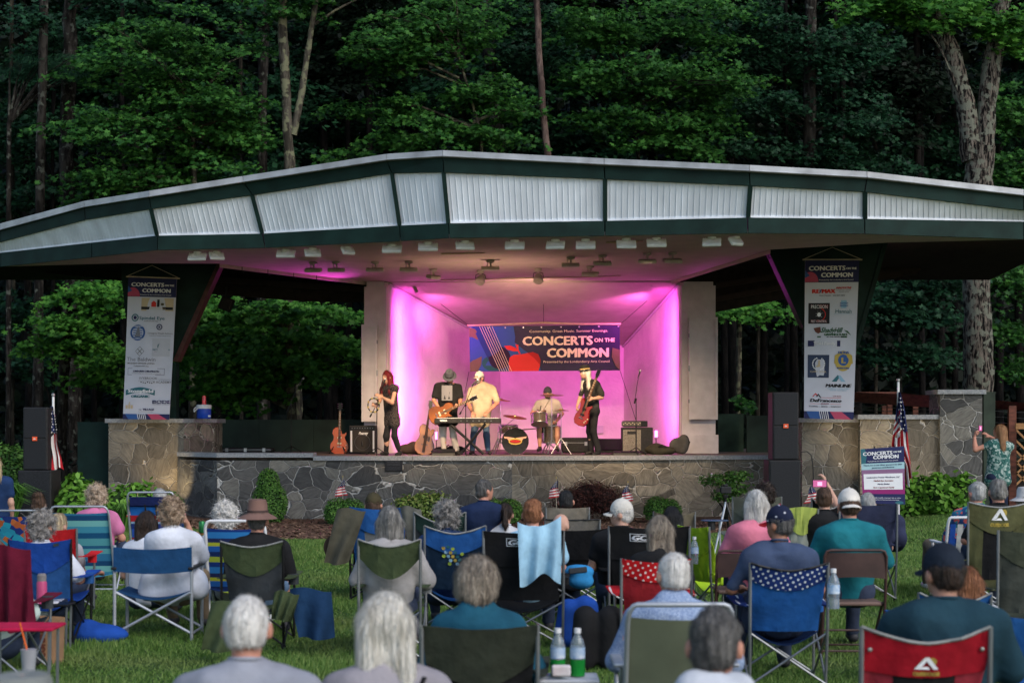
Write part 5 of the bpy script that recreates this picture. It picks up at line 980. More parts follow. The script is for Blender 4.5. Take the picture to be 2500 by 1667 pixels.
# ---------------------------------------------------------------- loudspeaker stacks
M_GRILL = mat('speaker_grille', (.014, .015, .018), rough=.6, var=.3, scale=60, metal=.2)
def speaker(label, x0, x1, y0, y1, d, dep, logo, zb=0, name='loudspeaker'):
    bx = xw((x0 + x1) / 2, d); w = (x1 - x0) * S(d); zt = zz(y0, d); t = thing(name, label, 'speaker', (bx, d + dep / 2, zb)); h = zt - zb; mb = MB(); mb.rbox((0, 0, h / 2), (w, dep, h), .02); mb.build('cabinet', M_BLACK, t)
    n = 2 if logo else 1
    for k in range(n): mb = MB(); mb.rbox((0, -dep / 2 - .006, h * (k + .5) / n), (w - .05, .02, h / n - .03), .006); g = mb.build('grille', M_GRILL, t)
    if logo:
        mb = MB(); mb.box((0.0, -dep / 2 - .03, h * .5), (.085, .016, .072)); b = mb.build('badge', mat('orange_badge', (.75, .10, .03), rough=.4), t); put(t, 'badge_lettering', I_W, lambda mb: lettering(mb, 'JBL', -.022, .022, .0, 1, lambda u, v: Vector((u, -dep / 2 - .04, h * .5 - .012 - v * .02)), .05))
    else:
        mb = MB(); mb.box((w / 2 + .002, -.02, h * .45), (.01, .09, .22)); mb.build('side_handle', mat('deep_black', (.003, .003, .003)), t); mb = MB(); mb.box((w / 2 + .004, dep * .3, h * .22), (.012, .1, .16)); mb.build('side_handle', M_GRILL, t)
    return t
speaker('black subwoofer at the bottom of the left speaker stack', 43, 125, 1148, 0, 28.4, .62, False, 0); speaker('tall black loudspeaker with an orange badge on the left subwoofer', 56, 116, 994, 0, 28.5, .5, True, zz(1148, 28.4) + .004)
speaker('black subwoofer at the bottom of the right speaker stack', 1877, 1955, 1123, 0, 27.5, .6, False, 0); speaker('tall black loudspeaker with an orange badge on the right subwoofer', 1886, 1950, 957, 0, 27.6, .5, True, zz(1123, 27.5) + .004)
t = thing('speaker_cable', 'black cable drooping from the top of the right speaker stack', 'cable', P(1955, 1100, 28)); mb = MB(); o = t.location; mb.tube([P(x, y, 28) - o for x, y in ((1955, 1103), (1970, 1102), (1980, 1110), (1984, 1130), (1986, 1160), (1984, 1200), (1986, 1240))], .01, 6); mb.build('cord', M_BLACK, t)

# ---------------------------------------------------------------- water jug and cups
d = 32.58; jz = zz(1032, 32.5) + .088; t = thing('water_jug', 'blue insulated drink jug with white lid and carry handle on the left pier', 'jug', (xw(498, d), d, jz))
mb = MB(); mb.lathe([(.0, 0), (.13, 0), (.145, .02), (.145, .185), (.14, .2)], n=28); mb.build('body', mat('jug_blue', (.01, .06, .42), rough=.4), t, smooth=True)
mb = MB(); mb.lathe([(.15, .2), (.152, .27), (.14, .282), (0, .285)], n=28); mb.build('lid', M_WHITE, t, smooth=True); mb = MB(); mb.tube([(-.15, 0, .24), (-.19, -.08, .19), (-.17, -.15, .14), (-.1, -.17, .2)], .014, 6); mb.build('handle', M_WHITE, t); mb = MB(); mb.rbox((.13, -.1, .05), (.05, .06, .04), .01); mb.build('spigot', M_WHITE, t)
t = thing('cup_stack', 'stack of translucent red cups on top of the drink jug', 'cups', (xw(498, d), d, jz + .287)); mb = MB()
for k in range(5): mb.lathe([(.045 - .0004 * k, 0 + k * .02), (.034, .1 + k * .02), (.03, .1 + k * .02)], n=18)
mb.build('cups', mat('red_cup', (.62, .02, .015), rough=.25, var=.1, spec=.6), t, smooth=True)

# ---------------------------------------------------------------- lights under the roof
ORD = ['first', 'second', 'third', 'fourth', 'fifth', 'sixth', 'seventh', 'eighth', 'ninth', 'tenth', 'eleventh', 'twelfth', 'thirteenth', 'fourteenth', 'fifteenth']
M_CONE = mat('fixture_glass', (.7, .72, .75), rough=.2, spec=.6)
def flood(label, px, py, d, w, yaw, pit, m, group, sc_=1.0):
    zc = zl; x = xw(px, d); t = thing('floodlight', label, 'floodlight', (x, d, zc), 0, group); drop = zc - zz(py, d)
    mb = MB(); mb.lathe([(.07 * sc_, 0), (.07 * sc_, -.03), (.03 * sc_, -.045), (0, -.045)], n=14); mb.build('ceiling_plate', m, t, smooth=True)
    R = Matrix.Rotation(math.radians(yaw), 3, 'Z') @ Matrix.Rotation(math.radians(pit), 3, 'X'); c = Vector((0, 0, -drop))
    mb = MB(); mb.tube([(0, 0, -.04), (.012, 0, -drop * .55), (0, .02, -drop + .03)], .014 * sc_, 8); mb.tube([(-.05, 0, -.04), (-.055, .01, -drop * .6), (-.02, .02, -drop + .02)], .008 * sc_, 6); mb.build('bracket', m, t)
    mb = MB(); mb.rbox(c, (w, .17 * sc_, .05 * sc_), .014, R)
    for k in range(9): mb.box(c + R @ Vector((-w / 2 + w * (k + .5) / 9, 0, .032 * sc_)), (w * .02, .15 * sc_, .018 * sc_), R)
    b = mb.build('housing', m, t); mb = MB(); mb.box(c + R @ Vector((0, 0, -.027 * sc_)), (w * .92, .14 * sc_, .006), R); mb.build('lens', M_CONE, b)
front = [(482, 627, 46, -8), (529, 625, 36, 35), (698, 619.5, 46, -3), (763.5, 617.6, 40, 22), (849, 612, 32, 42), (957, 608, 48, -3), (1045, 603, 48, 2), (1135, 600, 46, 14), (1256.6, 599.7, 48, -6), (1356, 598.5, 46, -14), (1429.6, 598.5, 48, -5), (1529, 596.6, 48, 2), (1602.6, 593.5, 48, 0), (1737.8, 591.6, 46, -14), (1796, 589.7, 34, 38)]
for i, (px, py, wpx, yaw) in enumerate(front):
    yr = np.interp(px, [p[0] for p in lowb], [p[1] for p in lowb]); d = dz(yr) + .42
    flood('white floodlight, %s from the left in the front row under the roof edge' % ORD[i], px, py, d, wpx * S(d), yaw * .8, 48, M_WHITEF, 'white floodlights in the front row', 1.0)
second = [(765, 660, 40, -5), (821, 659, 42, 5), (915.6, 658.6, 44, 0), (998, 658, 44, 0), (1197, 655, 44, 3), (1393, 647, 44, 0), (1471, 643, 44, 4), (1441, 669, 42, -8), (1580, 637.5, 44, 0), (1642, 637, 46, 8), (1058, 677, 30, 40)]
M_FIX2 = mat('beige_fixture', (.38, .34, .31), rough=.55)
for i, (px, py, wpx, yaw) in enumerate(sorted(second)):
    d = dz(py - 19); flood('beige floodlight, %s from the left in the row deeper under the ceiling' % ORD[i], px, py, d, wpx * S(d), yaw, 12, M_FIX2, 'beige floodlights deeper under the ceiling', 1.1)
def ball(label, px, py, dpy, tilt):
    d = dz(dpy); t = thing('spotlight', label, 'spotlight', (xw(px, d), d, zl), 0, 'round spotlights'); drop = zl - zz(py, d); mb = MB(); mb.lathe([(.07, 0), (.07, -.05), (.03, -.07), (0, -.07)], n=14); mb.build('ceiling_plate', M_FIX2, t, smooth=True)
    mb = MB(); mb.tube([(0, 0, -.06), (-.09, 0, -drop * .45), (-.1, 0, -drop * .8), (-.06, 0, -drop)], .008, 6); mb.tube([(0, 0, -.06), (.09, 0, -drop * .45), (.1, 0, -drop * .8), (.06, 0, -drop)], .008, 6); mb.build('yoke', M_BLACKM, t)
    R = Matrix.Rotation(math.radians(tilt), 3, 'Y') @ Matrix.Rotation(math.radians(-35), 3, 'X'); mb = MB(); mb.lathe([(0, .12), (.05, .11), (.085, .06), (.1, 0), (.1, -.06), (.085, -.075), (0, -.06)], (0, 0, -drop), 18, R); mb.build('lamp_head', M_FIX2, t, smooth=True)
ball('round-headed spotlight hanging left of the ceiling centre', 1173, 684, 660, 25); ball('round-headed spotlight hanging right of the ceiling centre', 1314, 681, 656, 0)
def small_spot(label, px, py, dpy, tilt):
    d = 34.9; z0 = zz(py - 22, d); t = thing('spotlight', label, 'spotlight', (xw(px, d), d, z0), 0, 'small track spots'); mb = MB(); mb.lathe([(.045, .02), (.045, -.02), (0, -.03)], n=10); mb.build('ceiling_plate', M_FIX2, t); mb = MB(); mb.tube([(0, 0, -.02), (0, 0, -.12)], .01, 6); mb.build('stem', M_FIX2, t)
    R = Matrix.Rotation(math.radians(tilt), 3, 'Y'); mb = MB(); mb.lathe([(0, .08), (.03, .08), (.045, -.08), (0, -.08)], (0, 0, -.19), 12, R); mb.build('lamp_head', M_FIX2, t, smooth=True)
small_spot('little can spotlight at the left corner of the shell mouth', 1014, 707, 0, -25); small_spot('little can spotlight at the right corner of the shell mouth', 1592, 692, 0, 15); small_spot('little white can spotlight at the right end of the deeper row', 1635, 650, 0, -5)
# ---------------------------------------------------------------- people
def skin(k): 
    c = {'l': (.50, .28, .20), 'm': (.42, .21, .14), 't': (.33, .15, .09), 'r': (.48, .22, .15)}[k]
    return mat('skin_' + k, c, rough=.55, var=.08, scale=9, spec=.35)
def hair_mat(name, c, c2, curly=False):
    return mat('hair_' + name, c, col2=c2, rough=.55, scale=(22 if curly else 14), stretch=((1, 1, 1) if curly else (3.2, 3.2, .35)), bump=1.0, bscale=(60 if curly else 30), spec=.4, detail=7)
HAIR = {k: hair_mat(k, *v) for k, v in {
    'white': ((.50, .47, .43), (.84, .81, .76)), 'silver': ((.25, .25, .24), (.58, .57, .54)), 'grey': ((.10, .095, .09), (.36, .34, .31)), 'darkgrey': ((.035, .033, .032), (.16, .15, .14)),
    'brown': ((.035, .018, .010), (.13, .07, .04)), 'darkbrown': ((.012, .007, .005), (.05, .028, .018)), 'black': ((.006, .006, .007), (.022, .02, .02)), 'blond': ((.22, .15, .08), (.60, .48, .30)),
    'ash': ((.13, .10, .075), (.42, .35, .27)), 'auburn': ((.16, .055, .02), (.36, .15, .065)), 'red': ((.06, .002, .004), (.22, .008, .014)), 'ginger': ((.22, .09, .035), (.48, .26, .12)), 'whiteblond': ((.48, .44, .36), (.86, .82, .74))}.items()}
HAIR['curlgrey'] = hair_mat('curlgrey', (.08, .075, .07), (.40, .37, .34), True); HAIR['curlsand'] = hair_mat('curlsand', (.16, .10, .06), (.50, .37, .26), True); HAIR['curlblond'] = hair_mat('curlblond', (.28, .19, .12), (.66, .52, .40), True)
def V3(*a): return np.array(a, float)
def frame_of(yaw, pitch=0, roll=0):
    """columns: right, forward, up.  yaw 0 looks to +Y, positive turns to the left"""
    return np.array((Matrix.Rotation(yaw, 3, 'Z') @ Matrix.Rotation(roll, 3, 'Y') @ Matrix.Rotation(pitch, 3, 'X')))
def hand(w, dr, nr, curl=.6, spread=1.0, sc_=1.0, thumb=1):
    dr = dr / np.linalg.norm(dr); nr = nr - dr * (nr @ dr); nr /= np.linalg.norm(nr); lt = np.cross(dr, nr); Rm = np.stack([lt, dr, nr], 1); out = [Ell(w + dr * .048 * sc_, V3(.040, .050, .017) * sc_, Rm)]
    for i, ln in enumerate((.030, .036, .033, .025)):
        b = w + dr * .088 * sc_ + lt * (i - 1.5) * .021 * spread * sc_ * thumb; a1 = curl * (.7 + .12 * i); d1 = dr * math.cos(a1) + nr * math.sin(a1); p1 = b + d1 * ln * sc_; a2 = curl * 2.1; d2 = dr * math.cos(a2) + nr * math.sin(a2); p2 = p1 + d2 * ln * 1.05 * sc_
        out += [Cap(b, p1, .0105 * sc_, .0095 * sc_), Cap(p1, p2, .0095 * sc_, .008 * sc_)]
    b = w + dr * .02 * sc_ - lt * .03 * sc_ * thumb; p1 = b + (dr * .6 - lt * .8 * thumb + nr * .3) * .038 * sc_; p2 = p1 + (dr * .9 + nr * .4 - lt * .1 * thumb) * .030 * sc_; return out + [Cap(b, p1, .014 * sc_, .0115 * sc_), Cap(p1, p2, .0115 * sc_, .009 * sc_)]
def person(label, loc, J, look, hv=.014, group=None, rotz=0):
    """J: joints in local metres; look: colours and styles.  One continuous skin body, clothes and hair are its children's meshes."""
    t = thing('person', label, 'person', loc, rotz, group); g = look.get('girth', 1.0); f = look.get('fem', 0)
    Rh = frame_of(look.get('yaw', 0), look.get('pitch', 0), look.get('roll', 0)); hc = V3(*J['head']); H = lambda x, y, z: hc + Rh @ V3(x, y, z)
    shc = (V3(*J['shL']) + V3(*J['shR'])) / 2; hp = V3(*J['pel']); hL, hR = V3(*J['hipL']), V3(*J['hipR']); sL, sR = V3(*J['shL']), V3(*J['shR']); nk = V3(*J['neck'])
    def torso(e, k=1.0): 
        w = .088 * g ** .7 + e; c = shc * .75 + hp * .25; return [Cap(nk + V3(0, 0, -.055), sL * .92 + nk * .08 + V3(0, 0, -.012), .062 + e, .052 + e), Cap(nk + V3(0, 0, -.055), sR * .92 + nk * .08 + V3(0, 0, -.012), .062 + e, .052 + e), Cap(sL * .62 + shc * .38 + V3(0, 0, -.05), sR * .62 + shc * .38 + V3(0, 0, -.05), .085 * g ** .6 + e), Cap((sL + shc) / 2, hL, w, (.092 if not f else .100) * g ** .7 + e), Cap((sR + shc) / 2, hR, w, (.092 if not f else .100) * g ** .7 + e), Cap(c, hp, .105 * g ** .6 + e, .108 * g ** .7 + e), Cap(shc + (nk - shc) * .35, nk * .5 + shc * .5, .085 + e, .065 + e)]
    hd = [Ell(hc, (.076, .096, .100), Rh), Ell(H(0, .022, -.045), (.060, .074, .078), Rh), Ell(H(0, .058, -.098), (.032, .030, .026), Rh), Ell(H(0, .098, -.028), (.013, .022, .022), Rh), Ell(H(0, .088, .015), (.045, .012, .012), Rh), Ell(H(.085, -.008, -.028), (.014, .022, .034), Rh), Ell(H(-.085, -.008, -.028), (.014, .022, .034), Rh), Ell(H(0, .082, -.072), (.024, .014, .010), Rh), Cap(nk - (nk - shc) * .1, H(0, -.012, -.06), .056, .052)]
    arms = []
    for s_ in 'LR':
        a, b, c = V3(*J['sh' + s_]), V3(*J['el' + s_]), V3(*J['wr' + s_]); arms += [Cap(a, b, .048 * (1 + (g - 1) * .5), .039), Cap(b, b + (c - b) * .35, .040, .040), Cap(b + (c - b) * .35, c, .040, .026)]
        dr = V3(*J['hd' + s_]) - c if 'hd' + s_ in J else (c - b); nr = V3(*J.get('nr' + s_, (0, .2, -1))); arms += hand(c, dr, nr, look.get('curl' + s_, look.get('curl', .5)), thumb=(1 if s_ == 'L' else -1))
    legs = []
    for s_ in 'LR':
        a, b, c = V3(*J['hip' + s_]), V3(*J['kn' + s_]), V3(*J['an' + s_]); legs += [Cap(a, b, .078 * g, .054), Cap(b, b + (c - b) * .4, .053, .052), Cap(b + (c - b) * .4, c, .052, .034)]
    M_S = skin(look.get('skin', 'm'))
    sdf_mesh('body', hd + torso(-.012) + arms + legs, M_S, t, hv, .022)
    e = .008; slv = look.get('sleeve', .55); sp = torso(e)
    for s_ in 'LR':
        a, b, c = V3(*J['sh' + s_]), V3(*J['el' + s_]), V3(*J['wr' + s_])
        if slv <= 0: continue
        if slv <= 1: sp.append(Cap(a, a + (b - a) * slv, .064, .062 if slv < .9 else .052))
        else: sp += [Cap(a, b, .064, .052), Cap(b, b + (c - b) * (slv - 1), .052, .042)]
    if look.get('hem'): sp += [Cap(hL, hL + V3(0, 0, -look['hem']), .105 * g + e, .12 * g + e), Cap(hR, hR + V3(0, 0, -look['hem']), .105 * g + e, .12 * g + e)]
    for q in look.get('extra', []): sp.append(q)
    zneck = nk[2] + look.get('collar', .0); cut = [lambda X: (np.linalg.norm((X - (nk + V3(0, 0, .045))) / V3(1, 1, .8), axis=-1) - .062)]
    if not look.get('collar_on') and not look.get('hood'):
        mb = MB(); mb.tube([Vector(nk + V3(.060 * math.cos(a), .060 * math.sin(a), .008 + .010 * math.sin(a) * (-1 if abs(look.get('yaw', 0)) < 1.6 else 1))) for a in np.linspace(0, 6.283, 19)[:-1]], .009, 6, closed=True); mb.build('collar', look['shirt'], t, smooth=True)
    if look.get('hood'): sp += [Cap(nk + V3(-.07, -.05, -.01), nk + V3(.07, -.05, -.01), .06), Cap(nk + V3(-.05, -.1, -.07), nk + V3(.05, -.1, -.07), .055)]
    if look.get('collar_on'): sp += [Cap(nk + V3(-.045, -.02, .0), nk + V3(.045, -.02, .0), .042)]
    wr = look.get('wrinkle', .017); top = sdf_mesh('shirt', sp, look['shirt'], t, hv, .04 + .01 * g, cuts=cut if not look.get('collar_on') else [], fold=folds(wr, 20, int(abs(hc[0] * 999)) % 97 + 1))
    pl = look.get('pants')
    if pl is not None:
        pf = look.get('pleg', 1.0); pp = [Cap(hL, hR, .108 * g + e)]
        for s_ in 'LR':
            a, b, c = V3(*J['hip' + s_]), V3(*J['kn' + s_]), V3(*J['an' + s_])
            if pf < 1: pp.append(Cap(a, a + (b - a) * (pf / .6 if pf < .6 else 1), .09 * g, .07))
            else: pp += [Cap(a, b, .09 * g, .066), Cap(b, c + (b - c) * .06, .066, look.get('cuff', .055))]
        sdf_mesh('trousers' if pf >= 1 else 'shorts', pp, pl, t, hv, .035, fold=folds(.008, 24, 5))
    sm = look.get('shoes')
    if sm is not None:
        for s_ in 'LR':
            c = V3(*J['an' + s_]); b = V3(*J['kn' + s_]); ft = V3(*J['toe' + s_]) if 'toe' + s_ in J else c + V3(0, .14, -.03); sdf_mesh('shoe', [Cap(c + (c - ft) * .15 + V3(0, 0, -.03), ft, .042, .036, None), Cap(c, c + V3(0, 0, -.03), .042)], sm, t, hv, .02)
    # hair
    hs = look.get('hair', ('short', 'grey')); kind, hm = hs[0], HAIR[hs[1]]; R_ = Rh; hp_, cuts = [], []
    face = Ell(H(0, .085, -.045), (.064, .07, .078), R_); facecut = lambda X: prim_sdf(face, X); ff = None
    belowcut = lambda z0: (lambda X: ((X - hc) @ Rh[:, 2]) - z0)
    if kind == 'short':
        hp_ = [Ell(H(0, -.012, .014), (.084, .102, .106), R_), Ell(H(0, -.035, -.04), (.072, .073, .06), R_)]; cuts = [facecut, belowcut(-.085), Ell(H(.09, .0, -.05), (.022, .03, .045), R_), Ell(H(-.09, .0, -.05), (.022, .03, .045), R_)]; ff = folds(.006, 60, 3, 1)
    elif kind == 'thin':
        hp_ = [Ell(H(0, -.016, .004), (.0825, .1, .1035), R_), Ell(H(0, -.035, -.045), (.074, .074, .065), R_)]; cuts = [facecut, belowcut(-.08), Ell(H(.09, .0, -.05), (.024, .03, .045), R_), Ell(H(-.09, .0, -.05), (.024, .03, .045), R_)]; ff = folds(.004, 50, 3, 1)
    elif kind == 'curly':
        hp_ = [Ell(H(0, -.015, .02), (.098, .112, .112), R_), Ell(H(0, -.045, -.05), (.088, .08, .075), R_)]; cuts = [facecut, belowcut(-.115)]; ff = folds(.022, 75, 4, 1)
    elif kind == 'bob':
        hp_ = [Ell(H(0, -.015, .012), (.093, .108, .112), R_), Cap(H(-.05, -.03, -.02), H(-.055, -.03, -.13), .06, .055), Cap(H(.05, -.03, -.02), H(.055, -.03, -.13), .06, .055), Cap(H(0, -.05, -.02), H(0, -.05, -.13), .07, .062)]; cuts = [facecut, belowcut(-.16)]; ff = folds(.006, 50, 5, .15)
    elif kind == 'puff':
        hp_ = [Ell(H(0, -.02, .0), (.118, .122, .122), R_), Ell(H(0, -.04, -.06), (.112, .092, .07), R_)]; cuts = [facecut, belowcut(-.13)]; ff = folds(.012, 40, 5, .6)
    elif kind == 'long':
        L_ = look.get('hlen', .34); w = look.get('hwid', .055); hp_ = [Ell(H(0, -.015, .012), (.092, .107, .111), R_)]
        for a in (-1, -.35, .35, 1): hp_.append(Cap(H(a * .052, -.045, .0), H(a * .07, -.07, -L_ + abs(a) * .03), .058, w))
        if look.get('front'): hp_ += [Cap(H(a * .086, -.025, -.03), H(a * .125, .015, -.30), .030, .038) for a in (-1, 1)]
        cuts = [facecut]; ff = folds(.012, 36, 6, .22)
    elif kind == 'pony':
        hp_ = [Ell(H(0, -.012, .012), (.083, .100, .105), R_), Ell(H(0, -.11, .03), (.028, .03, .028), R_), Cap(H(0, -.12, .03), H(0, -.135, -.12), .028, .032), Cap(H(0, -.135, -.12), H(0, -.125, -.19), .032, .014)]; cuts = [facecut]; ff = folds(.004, 60, 3, .4)
    elif kind == 'bun':
        hp_ = [Ell(H(0, -.012, .012), (.085, .101, .106), R_), Ell(H(0, -.05, .105), (.055, .055, .045), R_), Ell(H(0, -.035, -.045), (.073, .072, .06), R_)]; cuts = [facecut, belowcut(-.09)]; ff = folds(.012, 60, 3, 1)
    hat_ = look.get('hat')
    if hat_: zc_ = .03 if hat_[0] == 'cap' else look.get('hatz', .045) + .01; cuts = cuts + [lambda X: zc_ - ((X - hc) @ Rh[:, 2])]
    if kind not in ('bald', 'none'):
        sdf_mesh('hair', hp_, hm, t, min(hv, .012), .02, cuts=cuts, fold=ff, strands={'short': (1600, .026, .0013, .002, .35), 'thin': (1400, .022, .0012, .0012, .3), 'curly': (1500, .035, .0026, .010, 1.6), 'bob': (1700, .06, .0013, .0015, .07), 'puff': (2400, .05, .0015, .003, .18), 'long': (2400, .07, .0014, .0012, .05), 'pony': (1200, .05, .0016, .002, .2), 'bun': (1200, .04, .0018, .006, .7)}[kind] + (hc, Ell(H(0, .10, -.06), (.078, .085, .098), R_)))
    if kind == 'bald' and len(hs) > 2:
        sdf_mesh('hair', [Ell(H(0, -.02, -.035), (.083, .088, .05), R_)], hm, t, .01, .02, cuts=[facecut])
    # headwear
    hw = look.get('hat')
    if hw:
        typ, hmat = hw[0], hw[1]
        if typ == 'cap':
            by = hw[2] if len(hw) > 2 else 0
            Rc = Rh @ frame_of(by); Hc = lambda x, y, z: hc + Rc @ V3(x, y, z)
            c_ = sdf_mesh('cap', [Ell(Hc(0, -.004, .022), (.091, .106, .108), Rc)], hmat, t, .01, .02, cuts=[lambda X: ((X - hc) @ Rh[:, 2]) + .008 - .12 * np.minimum((X - hc) @ Rc[:, 1], 0) * 0, Ell(Hc(0, -.004, .008), (.080, .095, .095), Rc)])
            bm_ = hw[3] if len(hw) > 3 else hmat
            mb = MB(); 
            def brim(u, v): a = (u - .5) * 1.7; r = .098 + .07 * v * max(0, 1 - (a / .86) ** 2) ** .5; return Vector(Hc(r * math.sin(a) * .88, r * math.cos(a), .006 - .02 * v - .022 * abs(a) ** 1.6))
            mb.grid(brim, 12, 4, thick=tuple(Rc @ V3(0, 0, -.006))); mb.build('cap_brim', bm_, c_, smooth=True)
            mb = MB(); mb.lathe([(.009, 0), (.007, .006), (0, .008)], Vector(Hc(0, -.004, .128)), 8, Matrix(Rc.tolist())); mb.build('cap_button', bm_, c_)
        else:
            R3 = Matrix(Rh.tolist()); c0 = Vector(H(0, -.004, look.get('hatz', .045))); br = hw[2] if len(hw) > 2 else .16; ch = hw[3] if len(hw) > 3 else .11; dr_ = hw[4] if len(hw) > 4 else .03
            mb = MB(); prof = [(br, -dr_), (br - .03, -dr_ * .55), (.105, 0), (.096, .012), (.092, ch * .7), (.078, ch * .95), (.04, ch), (0, ch - .008)]; mb.lathe(prof, c0, 26, R3, sx=.9, sy=1.08); c_ = mb.build('hat', hmat, t, smooth=True)
            so_ = c_.modifiers.new('thickness', 'SOLIDIFY'); so_.thickness = .005
            if len(hw) > 5: mb = MB(); mb.lathe([(.100, .010), (.099, .028)], c0, 26, R3, sx=.91, sy=1.09); mb.build('hat_band', hw[5], c_, smooth=True)
    if look.get('glasses'):
        mb = MB(); 
        for sx in (-1, 1): mb.tube([Vector(H(sx * .033 + .022 * math.cos(a), .099, -.002 + .017 * math.sin(a))) for a in np.linspace(0, 6.28, 11)], .003, 4); mb.tube([Vector(H(sx * .055, .097, 0)), Vector(H(sx * .083, 0, -.005))], .003, 4)
        mb.tube([Vector(H(-.012, .102, 0)), Vector(H(.012, .102, 0))], .003, 4); mb.build('glasses', M_BLACKM, t)
    if look.get('face'):
        for sx in (-1, 1):
            mb = MB(); mb.lathe([(0, -.006), (.011, 0), (0, .006)], Vector(H(sx * .030, .088, -.004)), 8, Matrix(Rh.tolist()) @ Matrix.Rotation(math.pi / 2, 3, 'X')); mb.build('eye', mat('eye_dark', (.03, .02, .018), rough=.3), t)
            mb = MB(); mb.tube([Vector(H(sx * .015, .096, .017)), Vector(H(sx * .032, .095, .022)), Vector(H(sx * .048, .084, .016))], .004, 5); mb.build('eyebrow', hm, t)
        mb = MB(); mb.tube([Vector(H(-.020, .090, -.072)), Vector(H(0, .099, -.070)), Vector(H(.020, .090, -.072))], .006, 6); mb.build('mouth', mat('lips', (.30, .06, .05), rough=.5), t)
        if look.get('beard'): sdf_mesh('beard', [Ell(H(0, .058, -.098), (.042, .042, .036), Rh), Cap(H(-.055, .03, -.06), H(-.03, .06, -.10), .018), Cap(H(.055, .03, -.06), H(.03, .06, -.10), .018)], HAIR[look['beard']], t, .009, .02, fold=folds(.004, 70, 2, 1))
    return t
def jpx(spec, loc, d):
    out = {}
    for k, v in spec.items():
        if k[:2] == 'nr': out[k] = v; continue
        p = P(v[0], v[1], d + (v[2] if len(v) > 2 else 0)) - Vector(loc); out[k] = (p.x, p.y, p.z)
    return out
def seated(label, px, top, d, look, lean=0, rotz=0, arms='rest', hv=.016, dx=0, tall=1.0, hat=0.0, body_yaw=0):
    """someone sitting with the back to the camera; `top` is the picture row of the crown of the head"""
    zt = zz(top, d) - hat; x = xw(px, d); fem = look.get('fem', 0); sh = (.172 if fem else .195) * look.get('girth', 1.0) ** .5; bw = look.get('sh', sh); f = tall; zs = zt - .36 * f; zp = max(zt - .82 * f, .17)
    gz = float(ground_z(x, d)); loc = (x, d, gz); zt -= gz; zs -= gz; zp = max(zp - gz, .15)
    J = dict(head=(0, 0, zt - .108), neck=(0, -.03, zt - .245 * f), shL=(-bw, -.025, zs - .005), shR=(bw, -.025, zs - .005), pel=(dx, .07, zp), hipL=(-.095 + dx, .09, zp), hipR=(.095 + dx, .09, zp), knL=(-.14 + dx, .52, zp + .10), knR=(.15 + dx, .52, zp + .10), anL=(-.13 + dx, .62, .09), anR=(.16 + dx, .60, .09))
    if lean: 
        for k in ('head', 'neck', 'shL', 'shR'): J[k] = (J[k][0] + lean * (J[k][2] - zp), J[k][1], J[k][2])
    el = zs - .25
    J.update(elL=(-bw - .055, .06, el), elR=(bw + .055, .06, el), wrL=(-bw * .8, .28, el - .02), wrR=(bw * .8, .28, el - .02))
    if arms == 'wide': J.update(elL=(-bw - .10, .05, el + .01), elR=(bw + .10, .05, el + .01), wrL=(-bw - .02, .30, el + .0), wrR=(bw + .02, .30, el + .0))
    if arms == 'right': J.update(elR=(bw + .13, .04, el + .03), wrR=(bw + .20, .25, el + .06))
    if arms == 'phone': J.update(elR=(bw + .06, .18, zs + .05), wrR=(.10, .34, zt + .02), hdR=(.06, .36, zt + .12), nrR=(-.8, .3, 0))
    if arms == 'cheek': J.update(elR=(bw + .02, .16, zs - .16), wrR=(.10, .12, zt - .22), hdR=(.07, .10, zt - .13))
    yaw = look.get('yaw', 0)
    look.setdefault('pants', cloth('denim_dark', (.03, .04, .07))); look.setdefault('shoes', mat('shoe_dark', (.03, .03, .035), rough=.6))
    return person(label, loc, J, look, hv, rotz=rotz)
